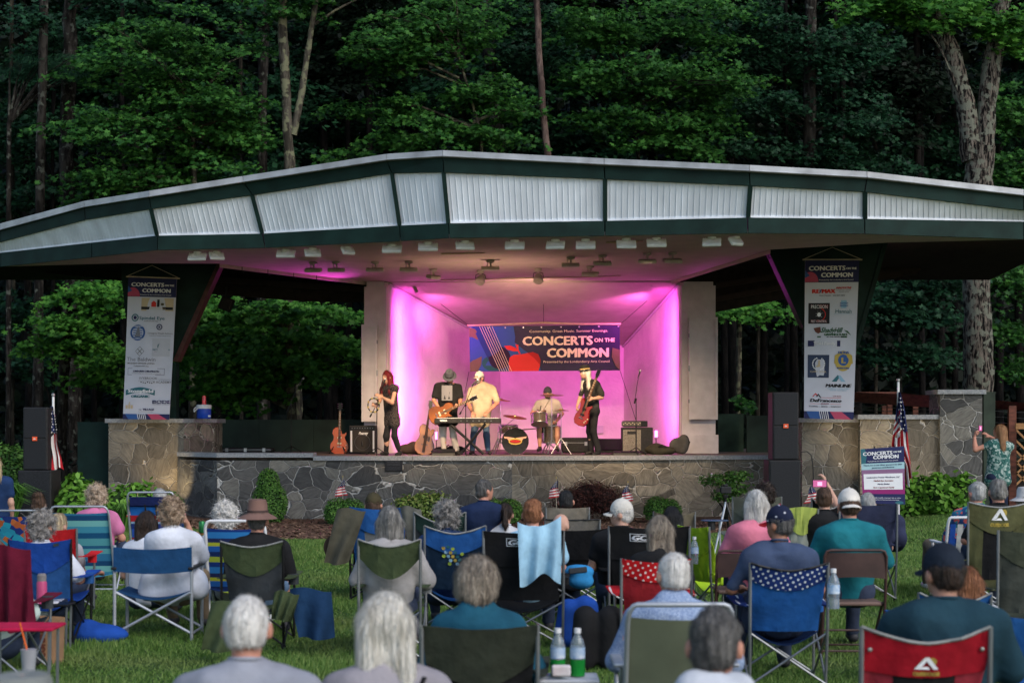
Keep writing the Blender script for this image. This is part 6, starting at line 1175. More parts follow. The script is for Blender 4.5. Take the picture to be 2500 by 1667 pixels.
# ---------------------------------------------------------------- folding chairs (local: sitter faces +Y, origin on the ground below the backrest)
def legs_of(t, segs, r, m):
    for a, b in segs: mb = MB(); mb.tube([a, b], r, 8); mb.build('leg', m, t)
def quad_chair(label, px, d, wpx, top, band, mesh, low=None, dip=.05, frame=None, rotz=0, arms=None, bandh=.17, curve=.12, only_band=False, edge=None, seat=None, gz=None, group=None, sideband=None, hole=None, arm_h=.6, deep=.0):
    x = xw(px, d); g = float(ground_z(x, d)); w = wpx * S(d); t = thing('camp_chair', label, 'chair', (x, d, g), rotz, group); zt = zz(top, d) - g; fr_ = frame or M_STEEL; hw = w / 2; yt, yb = -.10, .08; zs_ = .40; low = low or mesh; arms = arms or band
    zs_ = min(zs_, zt * .45)
    def back(u, v, o=0):      # v 0 top .. 1 seat
        a = 2 * u - 1; sag = dip * (1 - abs(a) ** 1.6); ztop = zt - sag * (1 - v); z = ztop + (zs_ - ztop) * v; nar = 1 - .14 * v; y = yt + (yb - yt) * v - .07 * (1 - a * a) * (.35 + .65 * v) + .007 * math.sin(a * 9 + v * 7) + .010 * math.sin((a * 6 + v * 11) * (1 if a > 0 else -1) + wpx) * abs(a) + .005 * math.sin(a * 23 + v * 5) - o
        return Vector((a * hw * nar, y, z))
    vb = lambda u: (bandh + curve * math.sin(math.pi * u)) / max(zt - zs_, .3)
    mb = MB(); mb.grid(lambda u, v: back(u, v * vb(u), .012), 16, 5, thick=(0, .012, 0)); bk = mb.build('back_band', band, t, smooth=True)
    if edge: mb = MB(); mb.tube([back(i / 12, 0, .014) for i in range(13)], .008, 5); mb.build('piping', edge, bk)
    if not only_band:
        if sideband:
            for u0, u1 in ((0, .24), (.76, 1)): mb = MB(); mb.grid(lambda u, v: back(u0 + (u1 - u0) * u, vb(u0 + (u1 - u0) * u) + (1 - vb(u0 + (u1 - u0) * u)) * v, .002), 5, 8, thick=(0, .006, 0)); mb.build('back_side_panel', sideband, t, smooth=True)
            mb = MB(); mb.grid(lambda u, v: back(.24 + .52 * u, vb(.24 + .52 * u) + (1 - vb(.24 + .52 * u)) * v), 8, 8, thick=(0, .006, 0)); mb.build('back_panel', mesh, t, smooth=True)
        else: mb = MB(); mb.grid(lambda u, v: back(u, vb(u) + (1 - vb(u)) * v), 14, 8, thick=(0, .006, 0)); mb.build('back_panel', mesh, t, smooth=True)
    mb = MB(); mb.grid(lambda u, v: Vector(((2 * u - 1) * hw * (.86 + .1 * v), yb + v * .44, zs_ - .10 * math.sin(math.pi * u) * (1 - .5 * v) - .04 * math.sin(math.pi * v) + .03 * v)), 10, 8, thick=(0, 0, -.012)); mb.build('seat', seat or low, t, smooth=True)
    for s_ in (-1, 1): mb = MB(); mb.tube([(s_ * hw * .98, yt + .02 + .05, 0.02), (s_ * hw, yt + .02, zt * .5), (s_ * hw, yt, zt)], .0115, 8); p = mb.build('back_pole', fr_, t); mb = MB(); mb.lathe([(.02, 0), (.02, .03), (.012, .045)], (s_ * hw * .98, yt + .07, 0), 8); mb.build('foot', M_BLACK, p)
    B = [(-hw, yt + .05), (hw, yt + .05)]; Fp = [(-hw * 1.04, .5), (hw * 1.04, .5)]
    legs_of(t, [((B[0][0], B[0][1] - .015, .03), (B[1][0], B[1][1] - .015, zs_)), ((B[1][0], B[1][1] + .012, .03), (B[0][0], B[0][1] + .012, zs_)), ((Fp[0][0], .5, .03), (Fp[1][0], .5, zs_)), ((Fp[1][0], .52, .03), (Fp[0][0], .52, zs_))], .009, fr_)
    for s_ in (-1, 1):
        legs_of(t, [((s_ * hw, yt + .05, .03), (s_ * hw * 1.04, .5, zs_)), ((s_ * hw * 1.04, .5, .03), (s_ * hw, yt + .05, zs_))], .009, fr_)
        ah = min(arm_h, zt * .72); mb = MB(); mb.tube([(s_ * hw * 1.04, .5, .02), (s_ * hw * 1.04, .52, ah - .03)], .0115, 8); mb.build('front_pole', fr_, t)
        mb = MB(); mb.grid(lambda u, v: Vector((s_ * hw + (u - .5) * .10 * (.4 + .8 * v) + s_ * .02, yt + .02 + (.56 - yt) * v, ah - .02 * math.sin(math.pi * v) + .0)), 3, 8, thick=(0, 0, -.01)); ar = mb.build('arm_rest', arms, t, smooth=True)
        if s_ == 1 or hole: mb = MB(); mb.lathe([(.045, 0), (.045, -.09), (0, -.09)], (s_ * hw + s_ * .02, .40, ah - .012), 12); mb.build('cup_holder', mesh, ar)
    return t, back
def tube_chair(label, px, d, wpx, top, fabric, tube=None, arm=None, low=.20, rec=.28, strips=False, rotz=0, cat='chair', name='beach_chair', hi=None, armh=None, r=.0125, fz=None):
    x = xw(px, d); g = float(ground_z(x, d)); w = wpx * S(d); t = thing(name, label, cat, (x, d, g), rotz); zt = zz(top, d) - g; hw = w / 2; tube = tube or M_ALU; zs_ = low; yt = -rec; bk = lambda a, z: Vector((a * hw, yt * (z - zs_) / (zt - zs_), z))
    pts = [bk(-1, zs_), bk(-1, zt - .09), bk(-.97, zt - .04)] + [bk(a, z) for a, z in ((-.90, zt - .008), (-.82, zt), (.82, zt), (.90, zt - .008), (.97, zt - .04), (1, zt - .09), (1, zs_))]
    mb = MB(); mb.tube(pts, r, 10); mb.build('back_frame', tube, t, smooth=True); zf = fz or zt - .07
    if not strips: mb = MB(); mb.grid(lambda u, v: bk((2 * u - 1) * .95, zf + (zs_ - zf) * v) + Vector((0, .02 - .03 * math.sin(math.pi * u), -.012 * math.sin(math.pi * u) * (1 - v))), 10, 12, thick=(0, .008, 0)); mb.build('backrest', fabric, t, smooth=True)
    else:
        for k in range(4): mb = MB(); u0 = -.85 + k * .45; mb.grid(lambda u, v: bk(u0 + .34 * u, zf + (zs_ - zf) * v) + Vector((0, -.012 if v < 2 else 0, 0)), 2, 6, thick=(0, .004, 0)); mb.build('webbing_strip', fabric[k % 2], t)
        for k in range(4): mb = MB(); z0 = zf - .04 - k * .11; mb.grid(lambda u, v: bk((2 * u - 1) * .98, z0 - .055 * v) + Vector((0, .008 * math.sin(u * 14), 0)), 12, 1, thick=(0, .004, 0)); mb.build('webbing_strip', fabric[(k + 1) % 2], t)
    mb = MB(); mb.grid(lambda u, v: Vector(((2 * u - 1) * hw * .95, v * .46, zs_ + .05 * v - .04 * math.sin(math.pi * u))), 8, 6, thick=(0, 0, -.01)); mb.build('seat', fabric if not strips else fabric[0], t, smooth=True)
    ah = armh or zs_ + .22
    for s_ in (-1, 1):
        mb = MB(); mb.tube([(s_ * hw, 0, zs_), (s_ * hw, .48, zs_ + .05)], r * .9, 8); mb.build('seat_rail', tube, t)
        mb = MB(); mb.tube([(s_ * (hw + .02), .02, .02), (s_ * (hw + .02), .42, ah)], r * .9, 8); mb.build('leg', tube, t); mb = MB(); mb.tube([(s_ * (hw + .015), .50, .02), (s_ * (hw + .015), -.02, ah)], r * .9, 8); mb.build('leg', tube, t)
        mb = MB(); mb.rbox((s_ * (hw + .03), .18, ah + .015), (.06, .46, .022), .01); mb.build('arm_rest', arm or tube, t)
    for y in (.02, .5): mb = MB(); mb.tube([(-hw - .02, y, .02), (hw + .02, y, .02)], r * .9, 8); mb.build('foot_bar', tube, t)
    return t, lambda u, v, o=0: bk((2 * u - 1) * .95, zf + (zs_ - zf) * v) + Vector((0, -.02 - o, 0))
def director_chair(label, px, d, wpx, top, fabric, bh=.21):
    x = xw(px, d); w = wpx * S(d); t = thing('director_chair', label, 'chair', (x, d, 0)); zt = zz(top, d); hw = w / 2
    mb = MB(); mb.grid(lambda u, v: Vector(((2 * u - 1) * (hw + .005), -.045 - .035 * math.sin(math.pi * u), zt - .02 * math.sin(math.pi * u) - bh * v)), 12, 5, thick=(0, .012, 0)); mb.build('back_band', fabric, t, smooth=True)
    mb = MB(); mb.grid(lambda u, v: Vector(((2 * u - 1) * hw * .95, .0 + v * .42, .43 - .07 * math.sin(math.pi * u))), 10, 4, thick=(0, 0, -.012)); mb.build('seat', fabric, t, smooth=True)
    for s_ in (-1, 1):
        mb = MB(); mb.tube([(s_ * hw, -.02, 0), (s_ * hw, -.02, zt + .015)], .015, 10); mb.build('back_pole', M_ALU, t); mb = MB(); mb.tube([(s_ * hw, .44, 0), (s_ * hw, .44, .62)], .015, 10); mb.build('front_pole', M_ALU, t); mb = MB(); mb.rbox((s_ * hw, .2, .63), (.05, .52, .025), .01); mb.build('arm_rest', M_BLACK, t)
        mb = MB(); mb.tube([(s_ * hw, -.02, .06), (s_ * hw, .44, .06)], .011, 8); mb.build('foot_bar', M_ALU, t)
    for y in (-.04, .42):
        legs_of(t, [((-hw, y, .06), (hw * .97, y, .42)), ((hw, y + .028, .06), (-hw * .97, y + .028, .42))], .0125, M_ALU)
    return t
def folding_chair(label, px, d, wpx, top, m, frame, group=None):
    x = xw(px, d); w = wpx * S(d); t = thing('folding_chair', label, 'chair', (x, d, 0), 0, group); zt = zz(top, d); hw = w / 2
    mb = MB(); mb.tube([(-hw, .10, .0), (-hw, -.02, .5), (-hw, -.06, zt - .05), (-hw * .93, -.065, zt - .01), (-hw * .8, -.065, zt), (hw * .8, -.065, zt), (hw * .93, -.065, zt - .01), (hw, -.06, zt - .05), (hw, -.02, .5), (hw, .10, .0)], .012, 8); mb.build('frame', frame, t, smooth=True)
    mb = MB(); mb.grid(lambda u, v: Vector(((2 * u - 1) * hw * .97, -.055 - .03 * math.sin(math.pi * u), zt - .02 - .21 * v + .018 * math.sin(math.pi * u) * v)), 10, 4, thick=(0, .014, 0)); mb.build('backrest', m, t, smooth=True)
    mb = MB(); mb.rbox((0, .2, .44), (w * .94, .40, .035), .015); mb.build('seat', mat('seat_tan', (.16, .10, .08), rough=.6), t)
    for s_ in (-1, 1): mb = MB(); mb.tube([(s_ * hw * .93, .42, 0), (s_ * hw * .93, .0, .45)], .011, 8); mb.build('leg', frame, t)
    for y, z in ((.10, .05), (.40, .06), (.085, .22)): mb = MB(); mb.tube([(-hw * .95, y, z), (hw * .95, y, z)], .009, 6); mb.build('cross_bar', frame, t)
    return t
# ---------------------------------------------------------------- instruments and stage gear
def stage_loc(px, d): return (xw(px, d), d, ZS)
LW = lambda px, py, d, loc: P(px, py, d) - Vector(loc)
def sunburst(name, c1, c2):
    m = mat(name, c1, rough=.25, spec=.6, coat=.6, scale=2.2, col2=c2, var=.1); return m
M_SB1 = sunburst('cherry_burst', (.40, .035, .008), (.65, .13, .02)); M_SB2 = sunburst('tobacco_burst', (.11, .022, .005), (.36, .11, .018)); M_SB3 = sunburst('amber_top', (.26, .075, .010), (.46, .18, .025)); M_BASSR = sunburst('red_bass', (.16, .005, .006), (.28, .012, .012))
M_NECK = mat('neck_wood', (.16, .08, .04), rough=.4); M_CREAMP = mat('cream_plastic', (.7, .6, .42), rough=.4); M_MICB = mat('microphone_black', (.02, .02, .02), rough=.4)
OUT = {'lp': [(-.04, .50), (-.10, .49), (-.155, .44), (-.165, .36), (-.13, .29), (-.14, .22), (-.20, .14), (-.215, .05), (-.18, -.04), (-.09, -.09), (0, -.10), (.09, -.09), (.18, -.04), (.215, .05), (.20, .14), (.14, .22), (.12, .28), (.15, .33), (.165, .40), (.12, .36), (.06, .35), (.04, .42)],
       'ac': [(-.04, .50), (-.11, .50), (-.155, .44), (-.16, .36), (-.13, .28), (-.15, .20), (-.20, .12), (-.215, .03), (-.19, -.06), (-.11, -.12), (0, -.135), (.11, -.12), (.19, -.06), (.215, .03), (.20, .12), (.15, .20), (.13, .28), (.16, .34), (.165, .41), (.13, .43), (.08, .40), (.04, .44)],
       'bass': [(-.03, .42), (-.09, .47), (-.14, .50), (-.17, .47), (-.155, .38), (-.13, .28), (-.14, .20), (-.18, .10), (-.18, .0), (-.13, -.08), (0, -.10), (.13, -.07), (.19, .02), (.18, .12), (.14, .22), (.13, .30), (.16, .38), (.14, .42), (.08, .38), (.03, .34)]}
def guitar(t, kind, M, mtop, scale=1.0, neck_len=.48, thick=.045, bass=False, strap=False):
    """builds the parts of one instrument under t; M maps instrument space (x across, y along the neck, z out of the top) to local"""
    T = lambda p: M @ Vector(p); o = [(a * scale * .95, b * scale - .05) for a, b in OUT[kind]]; n = len(o); mb = MB(); k = len(o); ins = [(a * .955, (b - .15) * .965 + .15) for a, b in o]
    vs = [T((a, b, -thick / 2)) for a, b in o] + [T((a, b, thick / 2 - .008)) for a, b in o] + [T((a, b, thick / 2)) for a, b in ins]
    fs = [tuple(range(n))[::-1]] + [(i, (i + 1) % n, (i + 1) % n + n, i + n) for i in range(n)] + [(i + n, (i + 1) % n + n, (i + 1) % n + 2 * n, i + 2 * n) for i in range(n)]; mb.add(vs, fs); body = mb.build('body', mat('dark_rim_' + mtop.name, (.10, .02, .008) if kind != 'bass' else (.2, .006, .006), rough=.25, spec=.6), t)
    mb = MB(); mb.add([T((a, b, thick / 2 + .001)) for a, b in ins], [tuple(range(n))]); mb.build('top_plate', mtop, t)
    y1 = .30 * scale + neck_len; mb = MB(); z = thick / 2 + .012; w0, w1 = .028, .021
    mb.add([T(p) for p in ((-w0, .12 if kind != 'ac' else .22, z - .02), (w0, .12 if kind != 'ac' else .22, z - .02), (w1, y1, z - .025), (-w1, y1, z - .025), (-w0, .12 if kind != 'ac' else .22, z), (w0, .12 if kind != 'ac' else .22, z), (w1, y1, z), (-w1, y1, z))] , [(0, 1, 2, 3), (7, 6, 5, 4), (0, 4, 5, 1), (1, 5, 6, 2), (2, 6, 7, 3), (3, 7, 4, 0)]); nk = mb.build('neck', M_NECK, t)
    for q in range(7): yq = .30 * scale + (neck_len - .04) * (1 - .82 ** (q + 1)) * 1.25; mb = MB(); mb.add([T((-.016, yq, z + .001)), T((.016, yq, z + .001)), T((.016, yq + .012, z + .001)), T((-.016, yq + .012, z + .001))], [(0, 1, 2, 3)]); mb.build('fret_inlay', M_CREAMP, nk)
    mb = MB(); mb.prism([T(p) for p in ((-.022, y1, z - .02), (.022, y1, z - .02), (.040, y1 + .06, z - .02), (.034, y1 + .17, z - .02), (.0, y1 + .155, z - .02), (-.034, y1 + .17, z - .02), (-.040, y1 + .06, z - .02))], M.to_3x3() @ Vector((0, 0, .015))); hs = mb.build('headstock', M_BLACKM, t)
    for q in range(3):
        for sx in (-1, 1): mb = MB(); mb.tube([T((sx * .03, y1 + .05 + q * .045, z - .01)), T((sx * .058, y1 + .05 + q * .045, z - .01))], .007, 6); mb.build('tuning_peg', M_CHROME, hs)
    if kind == 'ac':
        mb = MB(); mb.lathe([(.05, 0), (0, .001)], T((0, .20, thick / 2 + .002)), 18, M.to_3x3()); mb.build('sound_hole', M_BLACK, t); mb = MB(); mb.add([T(p) for p in ((.02, .14, thick / 2 + .003), (.09, .10, thick / 2 + .003), (.10, .20, thick / 2 + .003), (.06, .23, thick / 2 + .003), (.045, .16, thick / 2 + .003))], [(0, 1, 2, 3, 4)]); mb.build('pick_guard', mat('guard_brown', (.05, .02, .012), rough=.3), t); mb = MB(); mb.box((0, 0, 0), (.01, .01, .01)); mb = MB(); mb.prism([T(p) for p in ((-.08, .03, thick / 2), (.08, .03, thick / 2), (.06, .05, thick / 2), (-.06, .05, thick / 2))], M.to_3x3() @ Vector((0, 0, .012))); mb.build('bridge', M_NECK, t)
    else:
        for q, yy in enumerate((.20, .08)): mb = MB(); mb.prism([T((-.045, yy, thick / 2)), T((.045, yy, thick / 2)), T((.045, yy + .035, thick / 2)), T((-.045, yy + .035, thick / 2))], M.to_3x3() @ Vector((0, 0, .012))); mb.build('pickup', M_CREAMP if not bass else M_BLACKM, t)
        mb = MB(); mb.prism([T((-.045, .02, thick / 2)), T((.045, .02, thick / 2)), T((.045, .033, thick / 2)), T((-.045, .033, thick / 2))], M.to_3x3() @ Vector((0, 0, .016))); mb.build('bridge', M_CHROME, t)
        for q, (a, b) in enumerate(((.12, .0), (.15, .06), (.10, -.03))): mb = MB(); mb.lathe([(.012, 0), (.010, .012), (0, .013)], T((a, b, thick / 2)), 8, M.to_3x3()); mb.build('knob', M_CREAMP, t)
    mb = MB(); mb.tube([T((0, .03, z + .004)), T((0, y1, z + .004))], .0045, 4); mb.build('strings', M_CHROME, t)
    if kind == 'ac' and strap: mb = MB(); mb.prism([T(p) for p in ((-.03, -.12, thick / 2 + .02), (.03, -.12, thick / 2 + .02), (.026, y1 - .1, z + .03), (-.02, y1 - .05, z + .03))], M.to_3x3() @ Vector((0, 0, .006))); mb.build('strap', mat('leather_strap', (.05, .022, .015), rough=.6), t)
def g_matrix(base, tip, out=(0, -1, 0)):
    y = (Vector(tip) - Vector(base)).normalized(); z = Vector(out); z = (z - y * z.dot(y)).normalized(); x = y.cross(z); M = Matrix((x, y, z)).transposed().to_4x4(); M.translation = Vector(base); return M
# guitar on a stand, far left
d = 34.3; loc = stage_loc(826, d); t = thing('electric_guitar', 'orange sunburst electric guitar standing left of the square amplifier', 'guitar', loc)
guitar(t, 'lp', g_matrix(LW(828.5, 1093, d, loc), LW(830.5, 1005, d - .0, loc)), M_SB1, 1.0, .50)
t = thing('guitar_stand', 'low black stand holding the orange guitar left of the amplifier', 'stand', (loc[0], loc[1], ZS))
for a, b in (((0, .1, .32), (-.18, -.12, .0)), ((0, .1, .32), (.18, -.12, .0)), ((0, .1, .32), (0, .28, 0))): mb = MB(); mb.tube([a, b], .010, 6); mb.build('leg', M_BLACKM, t)
mb = MB(); mb.tube([(-.12, -.07, .10), (-.12, -.02, .08), (0, .06, .10), (.12, -.02, .08), (.12, -.07, .10)], .009, 6); mb.build('cradle', M_BLACKM, t)
# amplifier
def amp(name, label, x0, x1, y0, d, dep, y1=None): 
    zb = ZS; zt = zz(y0, d); w = (x1 - x0) * S(d); t = thing(name, label, 'amplifier', (xw((x0 + x1) / 2, d), d + dep / 2, zb)); return t, w, zt - zb, dep
t, w, h, dp = amp('guitar_amplifier', 'square black combo amplifier with white side strips on the left of the stage', 852, 918, 1038, 33.95, .3); mb = MB(); mb.rbox((0, 0, h / 2 + .01), (w, dp, h - .02), .02); mb.build('cabinet', M_BLACK, t)
mb = MB(); mb.box((0, -dp / 2 - .004, h * .44), (w * .88, .01, h * .76)); gr = mb.build('grille_cloth', mat('amp_grille', (.028, .024, .022), rough=.8, scale=60), t)
for sx in (-1, 1): mb = MB(); mb.box((sx * w * .41, -dp / 2 - .012, h * .44), (.035, .012, h * .74)); mb.build('side_strip', I_W, t)
mb = MB(); mb.box((0, -dp / 2 - .006, h * .90), (w * .9, .012, .05)); cp = mb.build('control_panel', M_BLACKM, t)
for q in range(9): mb = MB(); mb.tube([(-w * .38 + q * w * .095, -dp / 2 - .01, h * .90), (-w * .38 + q * w * .095, -dp / 2 - .028, h * .90)], .009, 8); mb.build('knob', M_STEEL, cp)
mb = MB(); mb.tube([(.165 * math.cos(a), -dp / 2 - .012, h * .40 + .165 * math.sin(a)) for a in np.linspace(0, 6.28, 28)], .004, 4); mb.build('speaker_ring', M_STEEL, t); mb = MB(); mb.rbox((0, -dp / 2 - .03, h * .36), (.03, .03, .09), .01); mb.build('clip_microphone', M_MICB, t)
put(t, 'maker_lettering', I_W, lambda mb: lettering(mb, 'Peavey', -.08, .12, 0, 1, lambda u, v: Vector((u, -dp / 2 - .016, h * .68 - v * .06)), .03, .35))
# microphone stands
def mic_stand(label, px, d, boom, basepts, top, mic_dir=(0, -1, .3), base_round=False, name='microphone_stand'):
    loc = stage_loc(px, d); t = thing(name, label, 'mic stand', loc); tp = LW(px, top, d, loc); mb = MB(); mb.tube([(0, 0, .03), (0, 0, tp.z * .55)], .013, 8); mb.tube([(0, 0, tp.z * .5), tuple(tp)], .009, 8); mb.build('pole', M_BLACKM, t)
    for k in range(3): a = k * 2.09 + .6; mb = MB(); mb.tube([(0, 0, .16), (.26 * math.cos(a), .26 * math.sin(a), .012)], .009, 6); mb.build('leg', M_BLACKM, t)
    mb = MB(); mb.rbox(tuple(tp), (.03, .04, .05), .008); mb.build('clutch', M_BLACKM, t); pts = [LW(x, y, d + dy, loc) for x, y, dy in boom]
    mb = MB(); mb.tube(pts, .0075, 6); bm = mb.build('boom_arm', M_BLACKM, t); mb = MB(); mb.tube([pts[0], pts[0].lerp(pts[1], .25)], .016, 8); mb.build('counterweight', M_BLACKM, t)
    e = pts[-1]; dr = Vector(mic_dir).normalized(); mb = MB(); mb.tube([e - dr * .05, e + dr * .09], [.011, .017], 10); mb.build('microphone', M_MICB, t); mb = MB(); mb.lathe([(0, 0), (.018, .003), (.026, .02), (.024, .04), (.012, .055), (0, .058)], e + dr * .085, 12, dr.to_track_quat('Z', 'Y').to_matrix()); mb.build('microphone_head', mat('mic_mesh', (.25, .25, .26), rough=.35, metal=.7, scale=90), t); return t
mic_stand('microphone stand with boom in front of the dark barrier at the stage left side', 711, 34.5, [(700, 1008, 0), (724, 950, 0), (733, 934, 0)], None, 988, (.6, 0, .8))
mic_stand('microphone stand of the red-haired singer, boom tilted towards her', 920, 31.9, [(903, 1018, 0), (920, 987, 0), (935, 938, 0)], None, 990, (.35, .1, .8))
mic_stand('microphone stand reaching over the keyboard to the man in the white cap', 1137, 31.6, [(1122, 1012, 0), (1137, 985, 0), (1156, 937, .1)], None, 990, (.6, .1, .55))
mic_stand('lone microphone stand in front of the tall bass amplifier', 1553, 32.2, [(1549, 985, 0), (1556, 935, 0), (1559, 918, 0)], None, 975, (.25, 0, .9))
# acoustic guitar
d = 33.2; loc = stage_loc(1038, d); t = thing('acoustic_guitar', 'amber acoustic guitar with a dark strap leaning on its stand at stage centre left', 'guitar', loc)
guitar(t, 'ac', g_matrix(LW(1036, 1090, d, loc), LW(1048, 1010, d + .1, loc)), M_SB3, 1.02, .50, .10, strap=True)
t = thing('guitar_stand', 'black stand under the amber acoustic guitar', 'stand', loc)
for a, b in (((.05, .16, .36), (-.16, -.06, .0)), ((.05, .16, .36), (.20, -.06, .0)), ((.05, .16, .36), (0.05, .34, 0))): mb = MB(); mb.tube([a, b], .010, 6); mb.build('leg', M_BLACKM, t)
# keyboard on X stand
d = 32.0; loc = stage_loc(1142, d); t = thing('keyboard', 'long black stage keyboard in front of the man in the cream shirt', 'keyboard', (loc[0], d, zz(1033, d))); w = (1228 - 1065) * S(d)
mb = MB(); mb.rbox((0, .14, .05), (w, .32, .10), .015); mb.build('case', M_BLACK, t); mb = MB(); mb.box((0, .16, .104), (w * .93, .16, .012)); kb = mb.build('white_keys', I_W, t)
for q in range(34):
    if q % 7 in (2, 6): continue
    mb = MB(); mb.box((-w * .45 + q * w * .0265, .12, .116), (.011, .09, .012)); mb.build('black_key', M_BLACK, kb)
mb = MB(); mb.tube([(-.02, .13, .05), (-.02, -.02, .05)], .001, 4); mb = MB()
put(t, 'maker_lettering', I_W, lambda mb: lettering(mb, 'YAMAHA', -w * .42, -w * .31, 0, 1, lambda u, v: Vector((u, -.025, .038 - v * .035)), .04))
for k in range(6): mb = MB(); mb.box((-w * .1 + k * w * .09, -.023, .05), (.03, .004, .012)); mb.build('rear_socket', M_STEEL, t)
t = thing('keyboard_stand', 'black folding X-shaped stand under the keyboard', 'stand', loc); zt = zz(1034, d) - ZS
for y in (.02, .26):
    for a, b in ((LW(1097, 1034, d, loc), LW(1180, 1108, d, loc)), (LW(1185, 1034, d, loc), LW(1125, 1108, d, loc))): mb = MB(); off = Vector((0, y + (.03 if a.x < 0 else 0), 0)); mb.tube([a + off, b + off], .02, 6, flat=1.4); mb.build('leg', M_BLACKM, t)
for px_, py_ in ((1128, 1106), (1178, 1106)): p = LW(px_, py_, d, loc); mb = MB(); mb.tube([p + Vector((0, -.02, 0)), p + Vector((0, .32, 0))], .016, 6); mb.build('foot', M_BLACK, t)
# drum kit
d = 33.4; loc = stage_loc(1262, d); t = thing('drum_kit', 'black sparkle drum kit with a winged badge on the bass drum', 'drum kit', loc)
M_SPARK = mat('black_sparkle', (.015, .012, .012), rough=.25, scale=90, col2=(.14, .11, .09), coat=.5); M_HEAD = mat('drum_head_black', (.006, .006, .008), rough=.35); M_BRASS = mat('cymbal_brass', (.60, .42, .14), rough=.3, metal=1, var=.15, scale=3)
RX = Matrix.Rotation(math.pi / 2, 3, 'X'); RY = lambda a: Matrix.Rotation(math.radians(a), 3, 'Y')
c = LW(1258, 1077, d - .2, loc); c.z = .275; r = .27
mb = MB(); mb.lathe([(r, 0), (r, -.42)], c, 32, RX); mb.build('bass_drum_shell', M_SPARK, t, smooth=True); mb = MB(); mb.lathe([(r * .97, .012), (0, .013)], c, 32, RX); hd_ = mb.build('bass_drum_head', M_HEAD, t); mb = MB(); mb.lathe([(r * .96, .016), (r * 1.04, .02), (r * 1.05, -.03), (r * 1.0, -.03)], c, 32, RX); mb.build('bass_drum_hoop', M_BLACKM, t, smooth=True)
bs = lambda u, v: c + Vector((u, -.022, v))
put(hd_, 'badge_wings', mat('badge_copper', (.55, .30, .22), rough=.4), lambda mb: [mb.add([bs(*p) for p in ((s_ * .02, .07), (s_ * .24, .10), (s_ * .22, .06), (s_ * .17, .055), (s_ * .14, .02), (s_ * .08, .01), (s_ * .02, .0))], [tuple(range(7))]) for s_ in (-1, 1)]); put(hd_, 'badge_oval', I_GOLD, lambda mb: mb.add([bs(.14 * math.cos(a), -.005 + .068 * math.sin(a)) + Vector((0, -.003, 0)) for a in np.linspace(0, 6.1, 20)], [tuple(range(20))])); put(hd_, 'badge_center', I_DRED, lambda mb: mb.add([bs(.12 * math.cos(a), -.005 + .04 * math.sin(a)) + Vector((0, -.006, 0)) for a in np.linspace(0, 6.1, 20)], [tuple(range(20))]))
put(hd_, 'badge_lettering', I_RED, lambda mb: lettering(mb, 'AMPLIFIERS', -.085, .085, 0, 1, lambda u, v: c + Vector((u, -.031, -.015 - v * .03)), .02))
for k in range(10): a = k * .628; mb = MB(); mb.tube([c + Vector((r * 1.03 * math.cos(a), -.02, r * 1.03 * math.sin(a))), c + Vector((r * 1.03 * math.cos(a), .08, r * 1.03 * math.sin(a)))], .008, 5); mb.build('lug', M_CHROME, t)
def drum(px, py, dd, r, h, tilt, nm='tom', bottom=None):
    c = LW(px, py, dd, loc); R = Matrix.Rotation(math.radians(tilt), 3, 'X'); mb = MB(); mb.lathe([(r, -h / 2), (r, h / 2)], c, 26, R); dm = mb.build(nm, M_SPARK, t, smooth=True); mb = MB(); mb.lathe([(0, h / 2 + .006), (r * .96, h / 2 + .006)], c, 24, R); mb.build('drum_skin', I_W, dm)
    for z in (-h / 2, h / 2): mb = MB(); mb.lathe([(r, z - .012), (r * 1.04, z - .01), (r * 1.04, z + .01), (r, z + .012)], c, 26, R); mb.build('hoop', M_CHROME, dm, smooth=True)
    if bottom: mb = MB(); mb.lathe([(0, -h / 2 - .008), (r * .96, -h / 2 - .008)], c, 24, R); mb.build('drum_skin', bottom, dm); mb = MB(); mb.lathe([(0, -h / 2 - .010), (r * .32, -h / 2 - .010)], c, 16, R); mb.build('skin_dot', I_BLACK, dm)
    for k in range(8): a = k * .785; p = Vector((r * 1.03 * math.cos(a), r * 1.03 * math.sin(a), 0)); mb = MB(); mb.tube([c + R @ (p + Vector((0, 0, -h * .4))), c + R @ (p + Vector((0, 0, h * .4)))], .007, 5); mb.build('lug', M_CHROME, dm)
drum(1317, 1024, 33.3, .17, .20, -22, 'rack_tom', mat('amber_skin', (.75, .35, .06), rough=.4)); drum(1241, 1047, 34.2, .20, .16, 4, 'snare_drum'); drum(1345, 1060, 34.0, .21, .36, 0, 'floor_tom')
def cymbal(px, py, dd, r, tilt, base=None, roll=0):
    c = LW(px, py, dd, loc); R = Matrix.Rotation(math.radians(roll), 3, 'Y') @ Matrix.Rotation(math.radians(tilt), 3, 'X'); mb = MB(); mb.lathe([(r, 0), (r * .5, .012), (.035, .02), (.03, .032), (0, .04), (0, .034), (.03, .026), (r * .5, .006), (r, -.003)], c, 30, R); cy = mb.build('cymbal', M_BRASS, t, smooth=True)
    bx = c + Vector((.0, .0, 0)) if base is None else LW(base[0], base[1], dd, loc); mb = MB(); mb.tube([c + Vector((0, 0, .06)), c + Vector((0, 0, -.03))], .006, 6); mb.tube([c + Vector((0, 0, -.02)), Vector((bx.x, bx.y, min(bx.z, c.z * .6)))], .008, 6); mb.tube([Vector((bx.x, bx.y, min(bx.z, c.z * .6))), (bx.x, bx.y, .22)], .012, 8); mb.build('cymbal_stand', M_CHROME, t)
    for k in range(3): a = k * 2.09 + r * 9; mb = MB(); mb.tube([(bx.x, bx.y, .34), (bx.x + .24 * math.cos(a), bx.y + .24 * math.sin(a), .01)], .010, 6); mb.build('stand_leg', M_STEEL, t)
